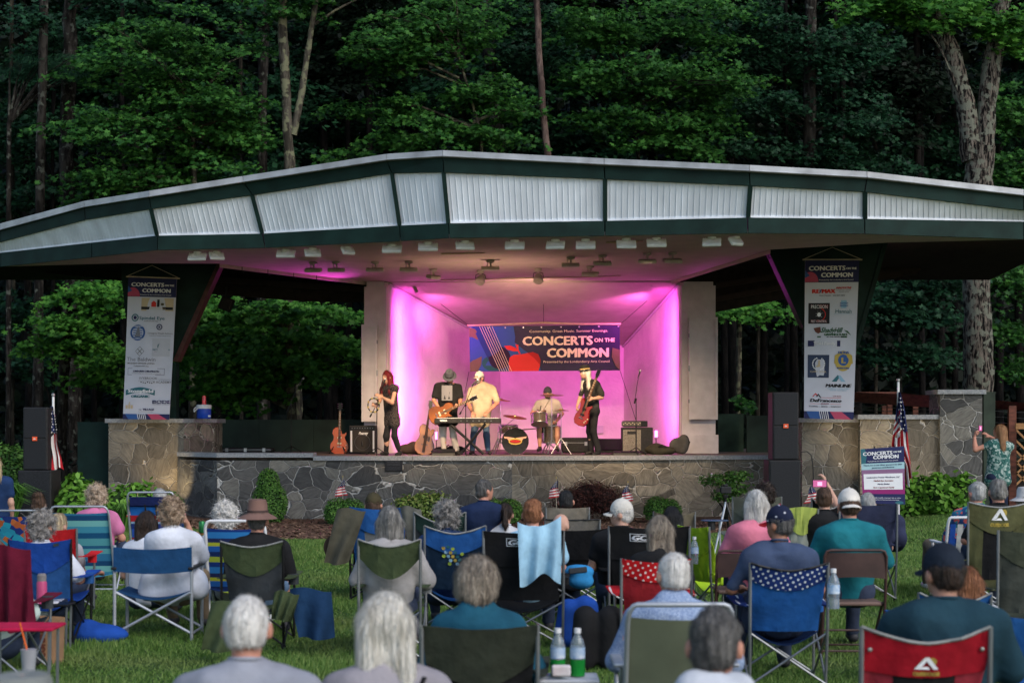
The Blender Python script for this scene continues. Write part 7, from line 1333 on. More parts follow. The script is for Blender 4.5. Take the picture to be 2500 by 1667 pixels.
cymbal(1257, 1018, 33.2, .25, 8, (1216, 1040), 8); cymbal(1347, 965, 33.0, .25, 4); cymbal(1370, 1002, 33.2, .17, 3); cymbal(1222, 976, 34.0, .22, 5, None, 8)
mb = MB(); p = LW(1317, 1045, 33.4, loc); mb.tube([p, Vector((c.x + .05, .12, .5))], .014, 6); mb.build('tom_mount', M_CHROME, t); mb = MB(); mb.tube([LW(1312, 1000, 33.2, loc), LW(1318, 1004, 33.2, loc), LW(1321, 990, 33.2, loc)], .012, 6); mb.build('clip_microphone', M_MICB, t)
t = thing('drum_throne', 'round black drum stool under the drummer', 'stool', stage_loc(1337, 34.3)); mb = MB(); mb.lathe([(0, .42), (.16, .42), (.17, .46), (.15, .50), (0, .50)], n=18); mb.build('seat', M_BLACK, t, smooth=True); mb = MB(); mb.tube([(0, 0, .42), (0, 0, .15)], .018, 8); mb.build('post', M_CHROME, t)
for k in range(3): a = k * 2.09; mb = MB(); mb.tube([(0, 0, .25), (.25 * math.cos(a), .25 * math.sin(a), .012)], .012, 6); mb.build('leg', M_CHROME, t)
# bass rig, wedges, cases, bags
t, w, h, dp = amp('bass_cabinet', 'tall bass speaker cabinet with a pale metal grille on the right of the stage', 1520, 1570, 1043, 34.0, .42); w *= 1.0; mb = MB(); mb.rbox((.10, 0, h / 2), (w + .22, dp, h), .015, Matrix.Rotation(-.0, 3, 'Z')); mb.build('cabinet', M_BLACK, t)
mb = MB(); mb.box((-.02, -dp / 2 - .006, h * .48), (w * .88, .012, h * .86)); g_ = mb.build('grille', mat('bass_grille', (.30, .26, .21), rough=.4, metal=.4, scale=70, col2=(.12, .10, .08)), t); mb = MB(); mb.box((-.02, -dp / 2 - .018, h * .80), (.20, .012, .06)); mb.build('name_plate', M_BLACK, g_)
t2 = thing('amplifier_head', 'amplifier head resting on the bass cabinet', 'amplifier', (t.location.x, t.location.y, ZS + h)); mb = MB(); mb.rbox((.06, 0, .075), (w * 1.2, .3, .13), .01); mb.build('case', M_BLACKM, t2); mb = MB(); mb.box((-.03, -.155, .075), (w * .95, .012, .09)); fp = mb.build('front_panel', mat('amp_panel', (.10, .09, .08), rough=.4, metal=.4), t2)
for q in range(10): mb = MB(); mb.tube([(-w * .45 + q * w * .09, -.16, .065 + .03 * (q % 2)), (-w * .45 + q * w * .09, -.178, .065 + .03 * (q % 2))], .009, 8); mb.build('knob', M_CREAMP, fp)
def wedge(label, x0, x1, y0, d, dep=.4):
    zt = zz(y0, d) - ZS; w = (x1 - x0) * S(d); t = thing('floor_monitor', label, 'speaker', stage_loc((x0 + x1) / 2, d)); mb = MB(); mb.prism([(-w / 2, 0, 0), (-w / 2, dep, 0), (-w / 2, dep * .95, zt * .6), (-w / 2, dep * .55, zt), (-w / 2, 0.02, .05)], (w, 0, 0)); mb.build('cabinet', M_BLACK, t); mb = MB(); mb.prism([(-w * .45, -.006 + .02, .06), (w * .45, -.006 + .02, .06), (w * .45, dep * .54, zt - .005), (-w * .45, dep * .54, zt - .005)], (0, -.008, .008)); mb.build('grille', M_GRILL, t)
wedge('black wedge monitor leaning behind the bass player', 1455, 1520, 1071, 35.0); wedge('low black wedge at the stage edge right of the bass player', 1498, 1566, 1101, 32.1, .3); wedge('small black wedge at the stage edge below the acoustic guitar', 1055, 1110, 1096, 31.95, .3)
def case(label, x0, x1, y0, d, dep, lat=3, nm='equipment_case'):
    zt = zz(y0, d) - ZS; w = (x1 - x0) * S(d); t = thing(nm, label, 'case', stage_loc((x0 + x1) / 2, d)); mb = MB(); mb.rbox((0, dep / 2, zt / 2), (w, dep, zt), .02); b = mb.build('body', M_BLACK, t); mb = MB(); mb.box((0, dep / 2, zt * .66), (w + .012, dep + .012, .014)); mb.build('lid_rim', M_STEEL, t)
    for q in range(lat): mb = MB(); mb.box((-w * .36 + q * w * .72 / max(1, lat - 1), -.01, zt * .6), (.06, .02, .08)); mb.build('latch', M_CHROME, t)
case('long low black road case along the left end of the stage', 536, 662, 1093, 34.5, .5); t_ = case('black wheeled case on the floor behind the drummer and bass player', 1372, 1440, 1068, 35.2, .5, 2)
def bag(label, px, d, prims, m, nm='bag', handle=None):
    t = thing(nm, label, 'bag', stage_loc(px, d)); sdf_mesh('fabric', prims, m, t, .018, .05, fold=folds(.015, 18, px % 50))
    if handle: mb = MB(); mb.tube(handle, .012, 6); mb.build('strap', M_BLACK, t)
M_BAGD = cloth('bag_black', (.018, .018, .018)); M_BAGO = cloth('bag_olive', (.045, .042, .03)); M_BAGG = cloth('bag_grey', (.09, .085, .08))
bag('slumped black gig bag lying at the stage edge behind the keyboard stand', 1095, 32.9, [Ell((-.1, 0, .07), (.28, .15, .09)), Ell((.15, .0, .09), (.2, .15, .10))], M_BAGD, handle=[(-.1, -.12, .12), (0, -.16, .2), (.1, -.12, .15)])
bag('dark patterned bundle on the floor between the singer and acoustic guitar', 1002, 33.6, [Ell((-.12, 0, .10), (.16, .12, .10)), Ell((.1, .05, .13), (.16, .12, .13))], cloth('bundle', (.06, .04, .035)))
bag('olive gig bag lying open beside the bass cabinet', 1612, 33.4, [Ell((-.1, 0, .10), (.24, .14, .11)), Ell((.12, 0, .08), (.2, .14, .09))], M_BAGO, handle=[(-.05, -.12, .16), (.03, -.17, .19), (.12, -.12, .16)])
bag('rounded grey case standing on edge at the right end of the stage', 1660, 33.6, [Ell((-.06, 0, .19), (.17, .1, .17)), Ell((.07, 0, .22), (.12, .09, .2))], M_BAGG, handle=[(.15, -.04, .1), (.2, -.05, .25), (.13, -.04, .38)])
t = thing('led_light', 'small glowing magenta stage light on the right side wall', 'stage light', (xw(1602, 34.3), 34.3, ZS)); mb = MB(); mb.rbox((0, 0, .42), (.06, .06, .14), .01); mb.build('lamp', mat('led_glow', (.8, .1, .7), emit=(1, .15, .85, 3.0)), t); mb = MB(); mb.tube([(0, .03, 0), (0, .03, .36)], .01, 6); mb.build('stand', M_BLACKM, t)
t = thing('led_light', 'small glowing magenta stage light behind the acoustic guitar', 'stage light', (xw(1065, 34.6), 34.6, ZS)); mb = MB(); mb.rbox((0, 0, .38), (.04, .06, .16), .01); mb.build('lamp', MATS['led_glow'], t); mb = MB(); mb.tube([(0, .03, 0), (0, .03, .32)], .01, 6); mb.build('stand', M_BLACKM, t)
t = thing('outlet_box', 'white electrical box on the back wall right of the bass player', 'outlet box', (xw(1465, dB), dB - .03, zz(1048, dB))); mb = MB(); mb.rbox((0, 0, 0), (.16, .06, .2), .01); mb.build('box', M_PILL, t); mb = MB(); mb.box((0, -.034, 0), (.11, .01, .15)); mb.build('cover', M_PILL, t)
t = thing('cable', 'dark cables trailing over the stage floor by the drum kit', 'cable', (xw(1420, 33), 33, ZS)); mb = MB(); mb.tube([(-1.2, .3, .01), (-.8, -.2, .01), (-.4, -.5, .01), (0, -.4, .01), (.3, -.7, .01), (.7, -.5, .01), (1.1, -.2, .01)], .01, 5); mb.build('cord', M_BLACK, t)

# ---------------------------------------------------------------- the players
def player(label, px, d, spec, look, hv=.0125):
    loc = Vector(stage_loc(px, d)); return person(label, loc, jpx(spec, loc, d), look, hv), loc
BLK = cloth('black', (.014, .014, .015)); BLKJ = cloth('black_jeans', (.018, .018, .02)); M_SHO = mat('shoe_black', (.015, .014, .014), rough=.5)
sparkle = dots_mat('black_sequins', (.02, .014, .016), (.5, .45, .4), 46, .16)
t, loc = player('woman singing on the left, long red hair, black sequined vest and ripped black jeans', 958, 32.0,
    dict(head=(945, 920), neck=(949, 941), shL=(937, 949, .14), shR=(966, 948, -.12), elL=(928, 975, .02), elR=(957, 983, -.25), wrL=(921, 988, -.12), wrR=(932, 969, -.35), hdL=(912, 988, -.14), hdR=(914, 960, -.38), nrL=(0, -1, .2), nrR=(-.3, .6, -.6),
         pel=(957, 1019), hipL=(951, 1022, .07), hipR=(965, 1022, -.06), knL=(944, 1065, .02), knR=(963, 1065, -.08), anL=(943, 1103, .08), anR=(976, 1103, .02), toeL=(932, 1107, -.02), toeR=(968, 1109, -.1)),
    dict(fem=1, skin='l', yaw=math.radians(138), pitch=.08, hair=('long', 'red'), hlen=.34, hwid=.07, front=1, shirt=sparkle, sleeve=.14, hem=.10, girth=.84, pants=BLKJ, cuff=.043, shoes=M_SHO, face=1, curlL=1.2, curlR=.5, wrinkle=.008))
tb = thing('tambourine', 'open-frame tambourine held low by the red-haired singer', 'tambourine', P(912, 989, 31.85)); mb = MB(); mb.tube([(.115 * math.cos(a), -.03 * math.cos(a), .14 * math.sin(a)) for a in np.linspace(0, 6.28, 26)][:-1], .012, 6, closed=True); mb.build('frame', M_BLACK, tb)
for k in range(8): a = k * .785 + .3; mb = MB(); mb.lathe([(0, -.012), (.022, -.01), (.022, .01), (0, .012)], (.115 * math.cos(a), -.03 * math.cos(a) - .012, .14 * math.sin(a)), 8, RX); mb.build('jingle', M_BRASS, tb)
t, loc = player('man in a grey fedora and black printed t-shirt looking down at his sunburst guitar', 1093, 32.5,
    dict(head=(1098, 921, -.10), neck=(1095, 936, .02), shL=(1119, 944, 0), shR=(1069, 943, 0), elL=(1124, 976, -.05), elR=(1059, 977, -.05), wrL=(1122, 988, -.30), wrR=(1073, 998, -.22), hdL=(1115, 992, -.38), hdR=(1082, 1003, -.30), nrL=(0, .6, .8), nrR=(0, .8, -.4),
         pel=(1092, 1018), hipL=(1103, 1022), hipR=(1082, 1022), knL=(1107, 1064, -.05), knR=(1082, 1065, -.05), anL=(1116, 1100), anR=(1084, 1101), toeL=(1121, 1107, -.15), toeR=(1080, 1108, -.18)),
    dict(yaw=math.pi - .1, pitch=-.75, skin='r', hair=('short', 'grey'), shirt=BLK, sleeve=.72, girth=1.12, pants=cloth('offwhite_pants', (.50, .46, .42)), shoes=M_SHO, face=1, beard='grey', hat=('fedora', mat('fedora_grey', (.06, .065, .08), rough=.9), .155, .12, .012, M_BLACK), curlL=1.1, curlR=.7, hem=.04))
put(t, 'shirt_print', I_GREY, lambda mb: mb.grid(lambda u, v: LW(1079 + 26 * u, 941 + 37 * v, 32.5, loc) + Vector((0, -.148 - .02 * math.sin(3.14 * u) - .035 * v, 0)), 6, 6)); put(t, 'shirt_print_figure', I_BLACK, lambda mb: mb.add([LW(x, y, 32.5, loc) + Vector((0, -.175 - .012 * (y - 955) / 10, 0)) for x, y in ((1084, 975), (1086, 966), (1091, 956), (1096, 953), (1099, 958), (1097, 966), (1100, 974))], [tuple(range(7))]))
d = 32.5; l2 = P(1075, 1008, d - .25); tg = thing('electric_guitar', 'tobacco sunburst electric guitar held by the man in the fedora', 'guitar', l2); guitar(tg, 'lp', g_matrix(LW(1064, 1015, d - .26, l2), LW(1134, 983, d - .40, l2), (0, -1, .1)), M_SB2, .95, .50)
t, loc = player('man in a white flat cap and cream shirt singing at the keyboard', 1174, 32.75,
    dict(head=(1170, 921, -.02), neck=(1176, 940), shL=(1203, 950), shR=(1152, 951), elL=(1214, 983, -.1), elR=(1143, 985, -.1), wrL=(1192, 1005, -.36), wrR=(1154, 1008, -.38), hdL=(1180, 1014, -.48), hdR=(1155, 1016, -.48), nrL=(0, .2, -1), nrR=(0, .2, -1),
         pel=(1175, 1021), hipL=(1186, 1024), hipR=(1163, 1024), knL=(1188, 1063), knR=(1157, 1063), anL=(1192, 1100), anR=(1153, 1100), toeL=(1196, 1106, -.12), toeR=(1149, 1106, -.12)),
    dict(yaw=math.radians(142), skin='r', hair=('short', 'darkgrey'), shirt=cloth('cream', (.44, .36, .25)), sleeve=.85, girth=1.0, pants=cloth('blue_jeans', (.05, .09, .16)), shoes=M_SHO, face=1, beard='grey', hat=('cap', cloth('cap_white', (.68, .64, .58))), curlL=.5, curlR=.5, hem=.05, collar_on=1))
t, loc = player('drummer behind the kit in a backwards grey cap and pale t-shirt', 1337, 34.2,
    dict(head=(1337, 958, -.05), neck=(1337, 975), shL=(1361, 984), shR=(1314, 984), elL=(1372, 1010, -.1), elR=(1299, 1009, -.12), wrL=(1360, 1027, -.35), wrR=(1322, 1006, -.4), hdL=(1354, 1031, -.42), hdR=(1328, 1002, -.46), nrL=(0, .3, -1), nrR=(0, .3, -1),
         pel=(1337, 1042), hipL=(1347, 1046, -.02), hipR=(1327, 1046, -.02), knL=(1361, 1046, -.42), knR=(1316, 1048, -.42), anL=(1360, 1092, -.42), anR=(1318, 1092, -.42), toeL=(1362, 1098, -.6), toeR=(1314, 1098, -.6)),
    dict(yaw=math.pi, pitch=-.1, skin='m', hair=('short', 'darkbrown'), shirt=cloth('pale_tee', (.40, .34, .31)), sleeve=.7, girth=1.05, pants=cloth('dark_shorts', (.03, .03, .035)), pleg=.5, shoes=M_SHO, face=1, beard='darkbrown', hat=('cap', cloth('cap_grey', (.05, .05, .055)), math.pi), curlL=1.3, curlR=1.3))
for nm, a, b in (('drumstick', (1322, 1008, 33.7), (1344, 972, 33.3)), ('drumstick', (1364, 1034, 33.8), (1338, 1018, 33.45))):
    l3 = P(*a); ts = thing(nm, 'pale wooden drumstick raised in the drummer\'s right hand' if a[0] == 1322 else 'pale wooden drumstick held low in the drummer\'s left hand', 'drumstick', l3); mb = MB(); q = P(*b) - l3; mb.tube([(0, 0, 0), q * .9, q], [.009, .006, .007], 6); mb.build('stick', M_CREAMP, ts)
t, loc = player('tall man in a black banded hat with long white hair playing a red bass', 1446, 32.2,
    dict(head=(1428, 908, -.02), neck=(1438, 927), shL=(1427, 936, .14), shR=(1455, 936, -.14), elL=(1416, 972, .14), elR=(1469, 970, -.16), wrL=(1409, 992, -.02), wrR=(1447, 973, -.34), hdL=(1408, 1004, -.10), hdR=(1436, 968, -.36), nrL=(.8, -.3, 0), nrR=(0, .9, -.2),
         pel=(1446, 1001), hipL=(1440, 1004, .07), hipR=(1452, 1004, -.07), knL=(1439, 1053, .05), knR=(1449, 1053, -.07), anL=(1444, 1100, .1), anR=(1461, 1101, -.03), toeL=(1432, 1107, .05), toeR=(1449, 1109, -.12)),
    dict(yaw=math.radians(115), pitch=-.10, skin='l', hair=('long', 'whiteblond'), hlen=.24, hwid=.03, shirt=cloth('charcoal_tee', (.03, .029, .028)), sleeve=.75, girth=.98, pants=BLKJ, cuff=.062, shoes=M_SHO, face=1, front=1, hat=('hat', mat('hat_black', (.015, .014, .013), rough=.8), .15, .10, .02, mat('hat_band_gold', (.55, .36, .12), rough=.6)), curlL=.9, curlR=1.2))
d = 32.2; l2 = P(1422, 1012, d - .3); tg = thing('bass_guitar', 'glossy red bass guitar held steeply by the man with long white hair', 'guitar', l2); guitar(tg, 'bass', g_matrix(LW(1419, 1023, d - .26, l2), LW(1449, 944, d - .40, l2), (-.55, -.85, 0)), M_BASSR, .92, .62, bass=True)
put(tg, 'strap', BLK, lambda mb: mb.tube([LW(x, y, d + q, l2) for x, y, q in ((1424, 1003, -.33), (1432, 975, -.36), (1441, 950, -.33), (1450, 935, -.2), (1455, 936, .0))], .022, 6, flat=.3))
# woman photographing from the right
d = 27.0; loc = Vector((xw(2430, d), d, float(ground_z(xw(2430, d), d))))
M_PAIS = multi_mat('green_paisley', [(.02, .08, .07), (.35, .42, .38), (.05, .14, .12), (.20, .28, .25), (.03, .10, .09)], 34)
person('standing woman in a green and white patterned top raising a phone at the right', loc, jpx(dict(head=(2441, 1053, .02), neck=(2444, 1074), shL=(2412, 1087, .02), shR=(2466, 1089, .0), elL=(2381, 1098, .05), elR=(2440, 1080, .25), wrL=(2379, 1066, .22), wrR=(2417, 1066, .32), hdL=(2384, 1048, .26), hdR=(2405, 1058, .34), nrL=(1, .2, 0), nrR=(0, .4, -1),
    pel=(2436, 1163), hipL=(2424, 1166), hipR=(2450, 1166), knL=(2425, 1215), knR=(2450, 1215), anL=(2424, 1258), anR=(2452, 1258)), loc, d),
    dict(fem=1, skin='r', yaw=math.radians(55), hair=('long', 'ginger'), hlen=.30, hwid=.055, shirt=M_PAIS, sleeve=.55, girth=1.08, pants=cloth('denim_navy', (.015, .02, .045)), shoes=M_SHO, hem=.05, curlL=1.0, curlR=.4), .0125)
def phone(label, px, py, d, w, h, rot=0, yaw=0):
    t = thing('phone', label, 'phone', P(px, py, d)); R = Matrix.Rotation(yaw, 3, 'Z'); mb = MB(); mb.rbox((0, 0, 0), (w, .012, h), .005, R); mb.build('case', M_BLACK, t); mb = MB(); mb.box(R @ Vector((0, -.008, 0)), (w * .86, .003, h * .88), R); sc_ = mb.build('screen', mat('phone_screen', (.05, .01, .03), emit=(.45, .10, .25, .6), rough=.2), t); mb = MB(); mb.box(R @ Vector((.0, -.0105, -.002)), (w * .3, .002, h * .5), R); mb.build('screen_stage', mat('phone_stage', (.5, .2, .3), emit=(.8, .3, .5, .7)), sc_)
phone('phone held up by the standing woman at the right', 2393, 1045, 27.25, .075, .10, yaw=.4)
# ---------------------------------------------------------------- the audience and their chairs
C = cloth
NAVY, WHT, GRN, GREY_, BLKF = C('navy', (.012, .03, .085)), C('white', (.58, .60, .66)), C('chair_green', (.055, .075, .035)), C('grey', (.16, .165, .17)), C('chair_black', (.012, .012, .013))
BLUE = C('royal_blue', (.012, .06, .30)); BLUE2 = C('mid_blue', (.02, .10, .32)); MESHD = C('mesh_dark', (.04, .045, .05)); M_PIPE = C('piping_grey', (.25, .25, .24)); TAN = C('tan', (.22, .19, .15)); BROWN = mat('brown_metal', (.06, .03, .025), rough=.45, var=.2, scale=10); WOODARM = mat('wood_arm', (.45, .20, .06), rough=.5)
trop = multi_mat('tropical_print', [(.03, .35, .5), (.02, .05, .22), (.6, .16, .05), (.03, .30, .45), (.5, .12, .04), (.02, .04, .2)], 13)
sea = stripes_mat('sea_stripes', [(0, (.08, .30, .34)), (.16, (.01, .08, .18)), (.28, (.05, .25, .36)), (.42, (.16, .42, .42)), (.55, (.01, .06, .15)), (.66, (.03, .16, .30)), (.82, (.10, .34, .38)), (.93, (.02, .10, .2))], 2, .52)
multi = stripes_mat('red_blue_print', [(0, (.03, .10, .42)), (.22, (.02, .04, .2)), (.36, (.30, .45, .6)), (.42, (.45, .02, .03)), (.58, (.02, .15, .5)), (.8, (.01, .02, .1)), (.92, (.35, .02, .03))], 2, .48)
lawn = stripes_mat('yellow_blue_stripes', [(0, (.01, .03, .12)), (.14, (.02, .12, .42)), (.30, (.45, .50, .04)), (.40, (.02, .03, .10)), (.52, (.03, .20, .5)), (.7, (.01, .04, .2)), (.84, (.35, .45, .05))], 2, .33)
reddot = dots_mat('red_dots', (.50, .010, .015), (.75, .65, .62), 24, .22); bluedot = dots_mat('navy_dots', (.010, .028, .13), (.55, .58, .62), 26, .24); floral = multi_mat('floral_print', [(.015, .06, .16), (.03, .14, .25), (.55, .10, .08), (.02, .05, .13), (.04, .20, .2)], 30)
check = multi_mat('blue_check', [(.16, .22, .36), (.32, .39, .52), (.20, .27, .42), (.27, .34, .48)], 170)
# --- chairs, left to right, far to near
tube_chair('beach chair with a palm and sunset print at the far left', 57, 20.5, 113, 1243, trop); tube_chair('beach chair with teal and blue stripes and wooden arms', 209, 18.0, 140, 1233, sea, arm=WOODARM); t, s = tube_chair('red and blue print beach chair with a headrest and straps', 380, 19.8, 114, 1199, multi, arm=WOODARM)
mb = MB(); mb.grid(lambda u, v: s(.04 + .92 * u, -.02 + .14 * v, .03), 4, 3, thick=(0, .03, 0)); mb.build('headrest', C('headrest_navy', (.012, .02, .09)), t)
for u in (.38, .62): mb = MB(); mb.grid(lambda a, b: s(u - .02 + .04 * a, .1 + .5 * b, .035), 1, 4); mb.build('strap', M_BLACK, t)
quad_chair('red camp chair behind the blue one at the left', 131, 15.6, 126, 1288, C('bright_red', (.50, .015, .02)), C('bright_red', (0, 0, 0)), dip=.02)
t, s = quad_chair('blue camp chair with a small square patch, at the left', 106, 13.5, 150, 1313, BLUE, C('blue_mesh', (.02, .08, .24)), low=BLUE, dip=.035, frame=M_BLACKM); put(t, 'patch', MESHD, lambda mb: mb.grid(lambda u, v: s(.74 + .08 * u, .03 + .05 * v, .02), 1, 1))
director_chair('navy director chair with a broad back band and shiny crossed legs', 375, 13.9, 188, 1334, C('director_navy', (.010, .05, .13)))
tube_chair('white-framed lawn chair with yellow and blue stripes', 582, 14.8, 145, 1268, lawn, tube=M_WHITE, low=.36, rec=.2, r=.014, armh=.62, name='lawn_chair')
quad_chair('green and grey camp chair of the person in the brown brimmed hat', 620, 13.4, 150, 1318, GRN, MESHD, low=GRN, frame=M_BLACKM, dip=.05, edge=M_PIPE)
t, s = quad_chair('camp chair with blue top band and grey back, coat hung on its left', 925, 17.0, 138, 1235, BLUE2, GREY_, low=BLUE2, sideband=BLUE2, dip=.03, frame=M_BLACKM)
quad_chair('green camp chair with a sling back, of the grey-bobbed person', 953, 12.7, 150, 1313, GRN, GREY_, low=GRN, only_band=True, dip=.06, bandh=.16, curve=.15, edge=M_PIPE)
quad_chair('dark green camp chair behind the curly grey-haired man', 1075, 16.6, 124, 1248, C('bottle_green', (.018, .04, .035)), MESHD, dip=.11, edge=M_PIPE)
t, s = quad_chair('blue camp chair with a yellow hexagon print on its back', 1112, 14.3, 148, 1281, BLUE2, C('navy_mesh', (.012, .03, .06)), low=BLUE2, dip=.07, edge=M_PIPE, curve=.06)
hx = [(.30, .30), (.38, .27), (.46, .30), (.34, .37), (.42, .37), (.50, .37), (.30, .44), (.38, .44), (.46, .44), (.54, .44), (.62, .40), (.42, .51), (.50, .51), (.58, .50), (.40, .57), (.54, .57)]
for k, (u, v) in enumerate(hx): put(t, 'hexagon_print', [I_GOLD, I_TEAL, ink('lime', (.30, .40, .05)), I_SKY][k % 4], lambda mb: mb.add([s(u + .035 * math.cos(a), v + .033 * math.sin(a), .015) for a in np.arange(6) * math.pi / 3], [tuple(range(6))]))
def logo_box(t, s, u0, u1, v0, v1, word):
    def f(mb):
        for a0, b0, a1, b1 in ((u0, v0, u1, v0 + .008), (u0, v1 - .008, u1, v1), (u0, v0 + .008, u0 + .01, v1 - .008), (u1 - .01, v0 + .008, u1, v1 - .008)): mb.grid(lambda u, v: s(a0 + (a1 - a0) * u, b0 + (b1 - b0) * v, .018), 8, 1)
    put(t, 'logo_frame', I_W, f); put(t, 'logo_lettering', I_W, lambda mb: lettering(mb, word, u0 + .03, u1 - .03, v1 - .022, (v1 - v0) - .04, lambda u, v: s(u, v, .018), .04, .25))
t, s = quad_chair('wide black camp chair with a pale blue towel over its back', 1278, 13.4, 194, 1293, BLKF, BLKF, dip=.02, curve=.0, bandh=.3); logo_box(t, s, .28, .56, .08, .20, 'GCI')
tw = thing('towel', 'pale blue towel draped over the black chair and shoulders of the red-haired sitter', 'towel', (xw(1316, 13.3), 13.3, 0)); mb = MB(); bx = xw(1316, 13.3); ztw = zz(1290, 13.25)
mb.grid(lambda u, v: Vector(((u - .5) * .36 * (1 - .06 * v) + .01 * v, -.125 - .03 * math.sin(u * 15 + v * 2) * (.3 + v) - .02 * math.sin(v * 3), ztw + .06 * (2 * u - 1) ** 2 * (1 - v) + (.05 * u if v < .1 else .02 * u) - (.43 + .05 * math.sin(u * 6.5 + 1)) * v)), 30, 22, thick=(0, .012, 0)); mb.build('cloth', C('towel_blue', (.30, .50, .64)), tw, smooth=True)
quad_chair('plain black camp chair of the bald man with glasses', 1405, 15.2, 158, 1288, BLKF, BLKF, dip=.02, curve=.0, bandh=.3)
t, s = quad_chair('wide black camp chair with a white outlined logo, of the man in the cream cap', 1583, 14.1, 195, 1282, BLKF, BLKF, dip=.02, curve=.0, bandh=.3); logo_box(t, s, .25, .53, .09, .21, 'GCI')
quad_chair('tan camp chair back in front of the young dark-haired man', 1385, 18.0, 104, 1237, TAN, TAN, dip=.01); quad_chair('greige chair with a rounded dark rim behind the bald head', 1397, 16.6, 132, 1266, C('greige', (.17, .155, .135)), C('greige', (0, 0, 0)), dip=.005, edge=M_BLACK)
quad_chair('brown tan camp chair behind the black-haired woman', 1644, 17.2, 100, 1247, C('khaki', (.17, .145, .10)), C('khaki', (0, 0, 0)), dip=.05)
quad_chair('bright lime green camp chair turned sideways beside a bottle', 1712, 15.0, 105, 1282, C('lime', (.30, .46, .02)), C('lime', (0, 0, 0)), dip=.02, rotz=-.9, arm_h=.5)
quad_chair('red camp chair with white polka dots on its top band', 1600, 12.1, 170, 1360, reddot, C('muted_red', (.30, .018, .025)), low=C('muted_red', (0, 0, 0)), dip=.03, arms=reddot, bandh=.12, curve=.05)
tube_chair('olive mesh folding lawn chair with a silver tube frame, near the front', 1650, 8.3, 250, 1462, mat('olive_mesh', (.14, .155, .10), rough=.8, scale=4, var=.08, bump=.2, bscale=200), tube=M_ALU, low=.38, rec=.25, r=.0135, armh=.62, name='lawn_chair')
BRN = mat('brown_seatback', (.05, .026, .022), rough=.6, var=.2)
folding_chair('brown metal folding chair of the woman in pink', 1822, 13.7, 148, 1343, BRN, BROWN, 'brown metal folding chairs'); folding_chair('brown metal folding chair of the man in the teal shirt', 2085, 12.8, 150, 1341, BRN, BROWN, 'brown metal folding chairs')
quad_chair('blue camp chair with white dots along its navy top band', 1921, 11.4, 188, 1370, bluedot, C('chair_blue', (.014, .085, .28)), low=C('deep_navy', (.006, .02, .07)), dip=.055, bandh=.13, curve=.05, frame=M_STEEL, edge=M_BLACK, arms=bluedot)
quad_chair('grey green chair behind the camera tripod', 1845, 18.6, 118, 1211, C('sage', (.13, .14, .11)), C('sage', (0, 0, 0)), dip=.02); quad_chair('pale lime and grey camp chair left of the white cap', 1955, 17.0, 76, 1240, C('pale_lime', (.38, .45, .10)), C('pale_grey', (.30, .32, .28)), dip=-.02)
quad_chair('black camp chair of the person raising a phone', 2020, 17.3, 85, 1214, BLKF, MESHD, dip=.12, edge=M_PIPE); quad_chair('navy camp chair right of the man in the teal shirt', 2115, 17.0, 140, 1228, C('slate_navy', (.03, .035, .07)), C('slate_navy', (0, 0, 0)), dip=.02, frame=M_STEEL)
tube_chair('white webbed lawn chair with blue straps near the right edge', 2345, 17.0, 78, 1261, (C('web_blue', (.02, .08, .36)), C('web_white', (.55, .55, .52))), tube=M_WHITE, strips=True, low=.36, rec=.15, r=.016, armh=.6, name='lawn_chair')
t, s = quad_chair('large olive camp chair with a mountain and sun emblem, at the right', 2432, 15.2, 150, 1224, C('olive_band', (.10, .10, .045)), BLKF, low=C('olive_band', (0, 0, 0)), sideband=C('olive_band', (0, 0, 0)), dip=.05, edge=M_PIPE)
def emblem(t, s, uc, vc, k, word):
    put(t, 'sun_emblem', I_GOLD, lambda mb: mb.add([s(uc + .07 * k + .055 * k * math.cos(a), vc - .02 * k + .06 * k * math.sin(a), .018) for a in np.linspace(0, 6.0, 14)], [tuple(range(14))])); put(t, 'mountain_emblem', I_W, lambda mb: mb.add([s(uc + a * k, vc + b * k, .02) for a, b in ((-.16, .10), (-.03, -.09), (.03, -.09), (.15, .10), (.09, .10), (.0, -.03), (-.06, .06), (.02, .06), (.05, .10))], [tuple(range(9))])); put(t, 'emblem_lettering', I_GOLD, lambda mb: lettering(mb, word, uc - .17 * k, uc + .17 * k, vc + .20 * k, .06 * k, lambda u, v: s(u, v, .018), .04))
emblem(t, s, .5, .10, .9, 'OUTDOOR')
put(t, 'shirt_word', ink('drive_tan', (.30, .27, .17)), lambda mb: lettering(mb, 'DRIVE', .42, .64, .47, .07, lambda u, v: s(u, v, .014), .03)) if False else None
quad_chair('tall dark olive camp chair cut off by the right edge', 2508, 12.5, 160, 1292, C('army', (.055, .062, .042)), C('army_mesh', (.06, .065, .055)), low=C('army', (0, 0, 0)), dip=.02); quad_chair('blue camp chair cut off by the lower right edge', 2542, 9.8, 190, 1500, BLUE2, BLUE2, dip=.02)
quad_chair('blue camp chair partly hidden behind the man in the dark cap', 2322, 11.2, 175, 1442, BLUE2, BLUE, dip=.08, edge=M_PIPE)
t, s = quad_chair('near red camp chair with a mountain and sun emblem', 2247, 7.2, 310, 1522, C('chair_red', (.32, .008, .018)), BLKF, low=C('chair_red', (0, 0, 0)), sideband=C('chair_red_faded', (.30, .03, .045)), dip=.07, edge=M_PIPE, bandh=.2, curve=.0); emblem(t, s, .5, .20, .62, 'OUTDOOR')
for u in (.05, .95): mb = MB(); mb.lathe([(.012, 0), (.009, .006), (0, .007)], s(u, .16, .02), 10, Matrix.Rotation(math.pi / 2, 3, 'X')); mb.build('rivet', M_CHROME, t)
quad_chair('near dark olive camp chair of the person in teal', 1172, 8.25, 280, 1519, C('dark_olive', (.035, .04, .028)), BLKF, dip=.02, bandh=.20, curve=.13)
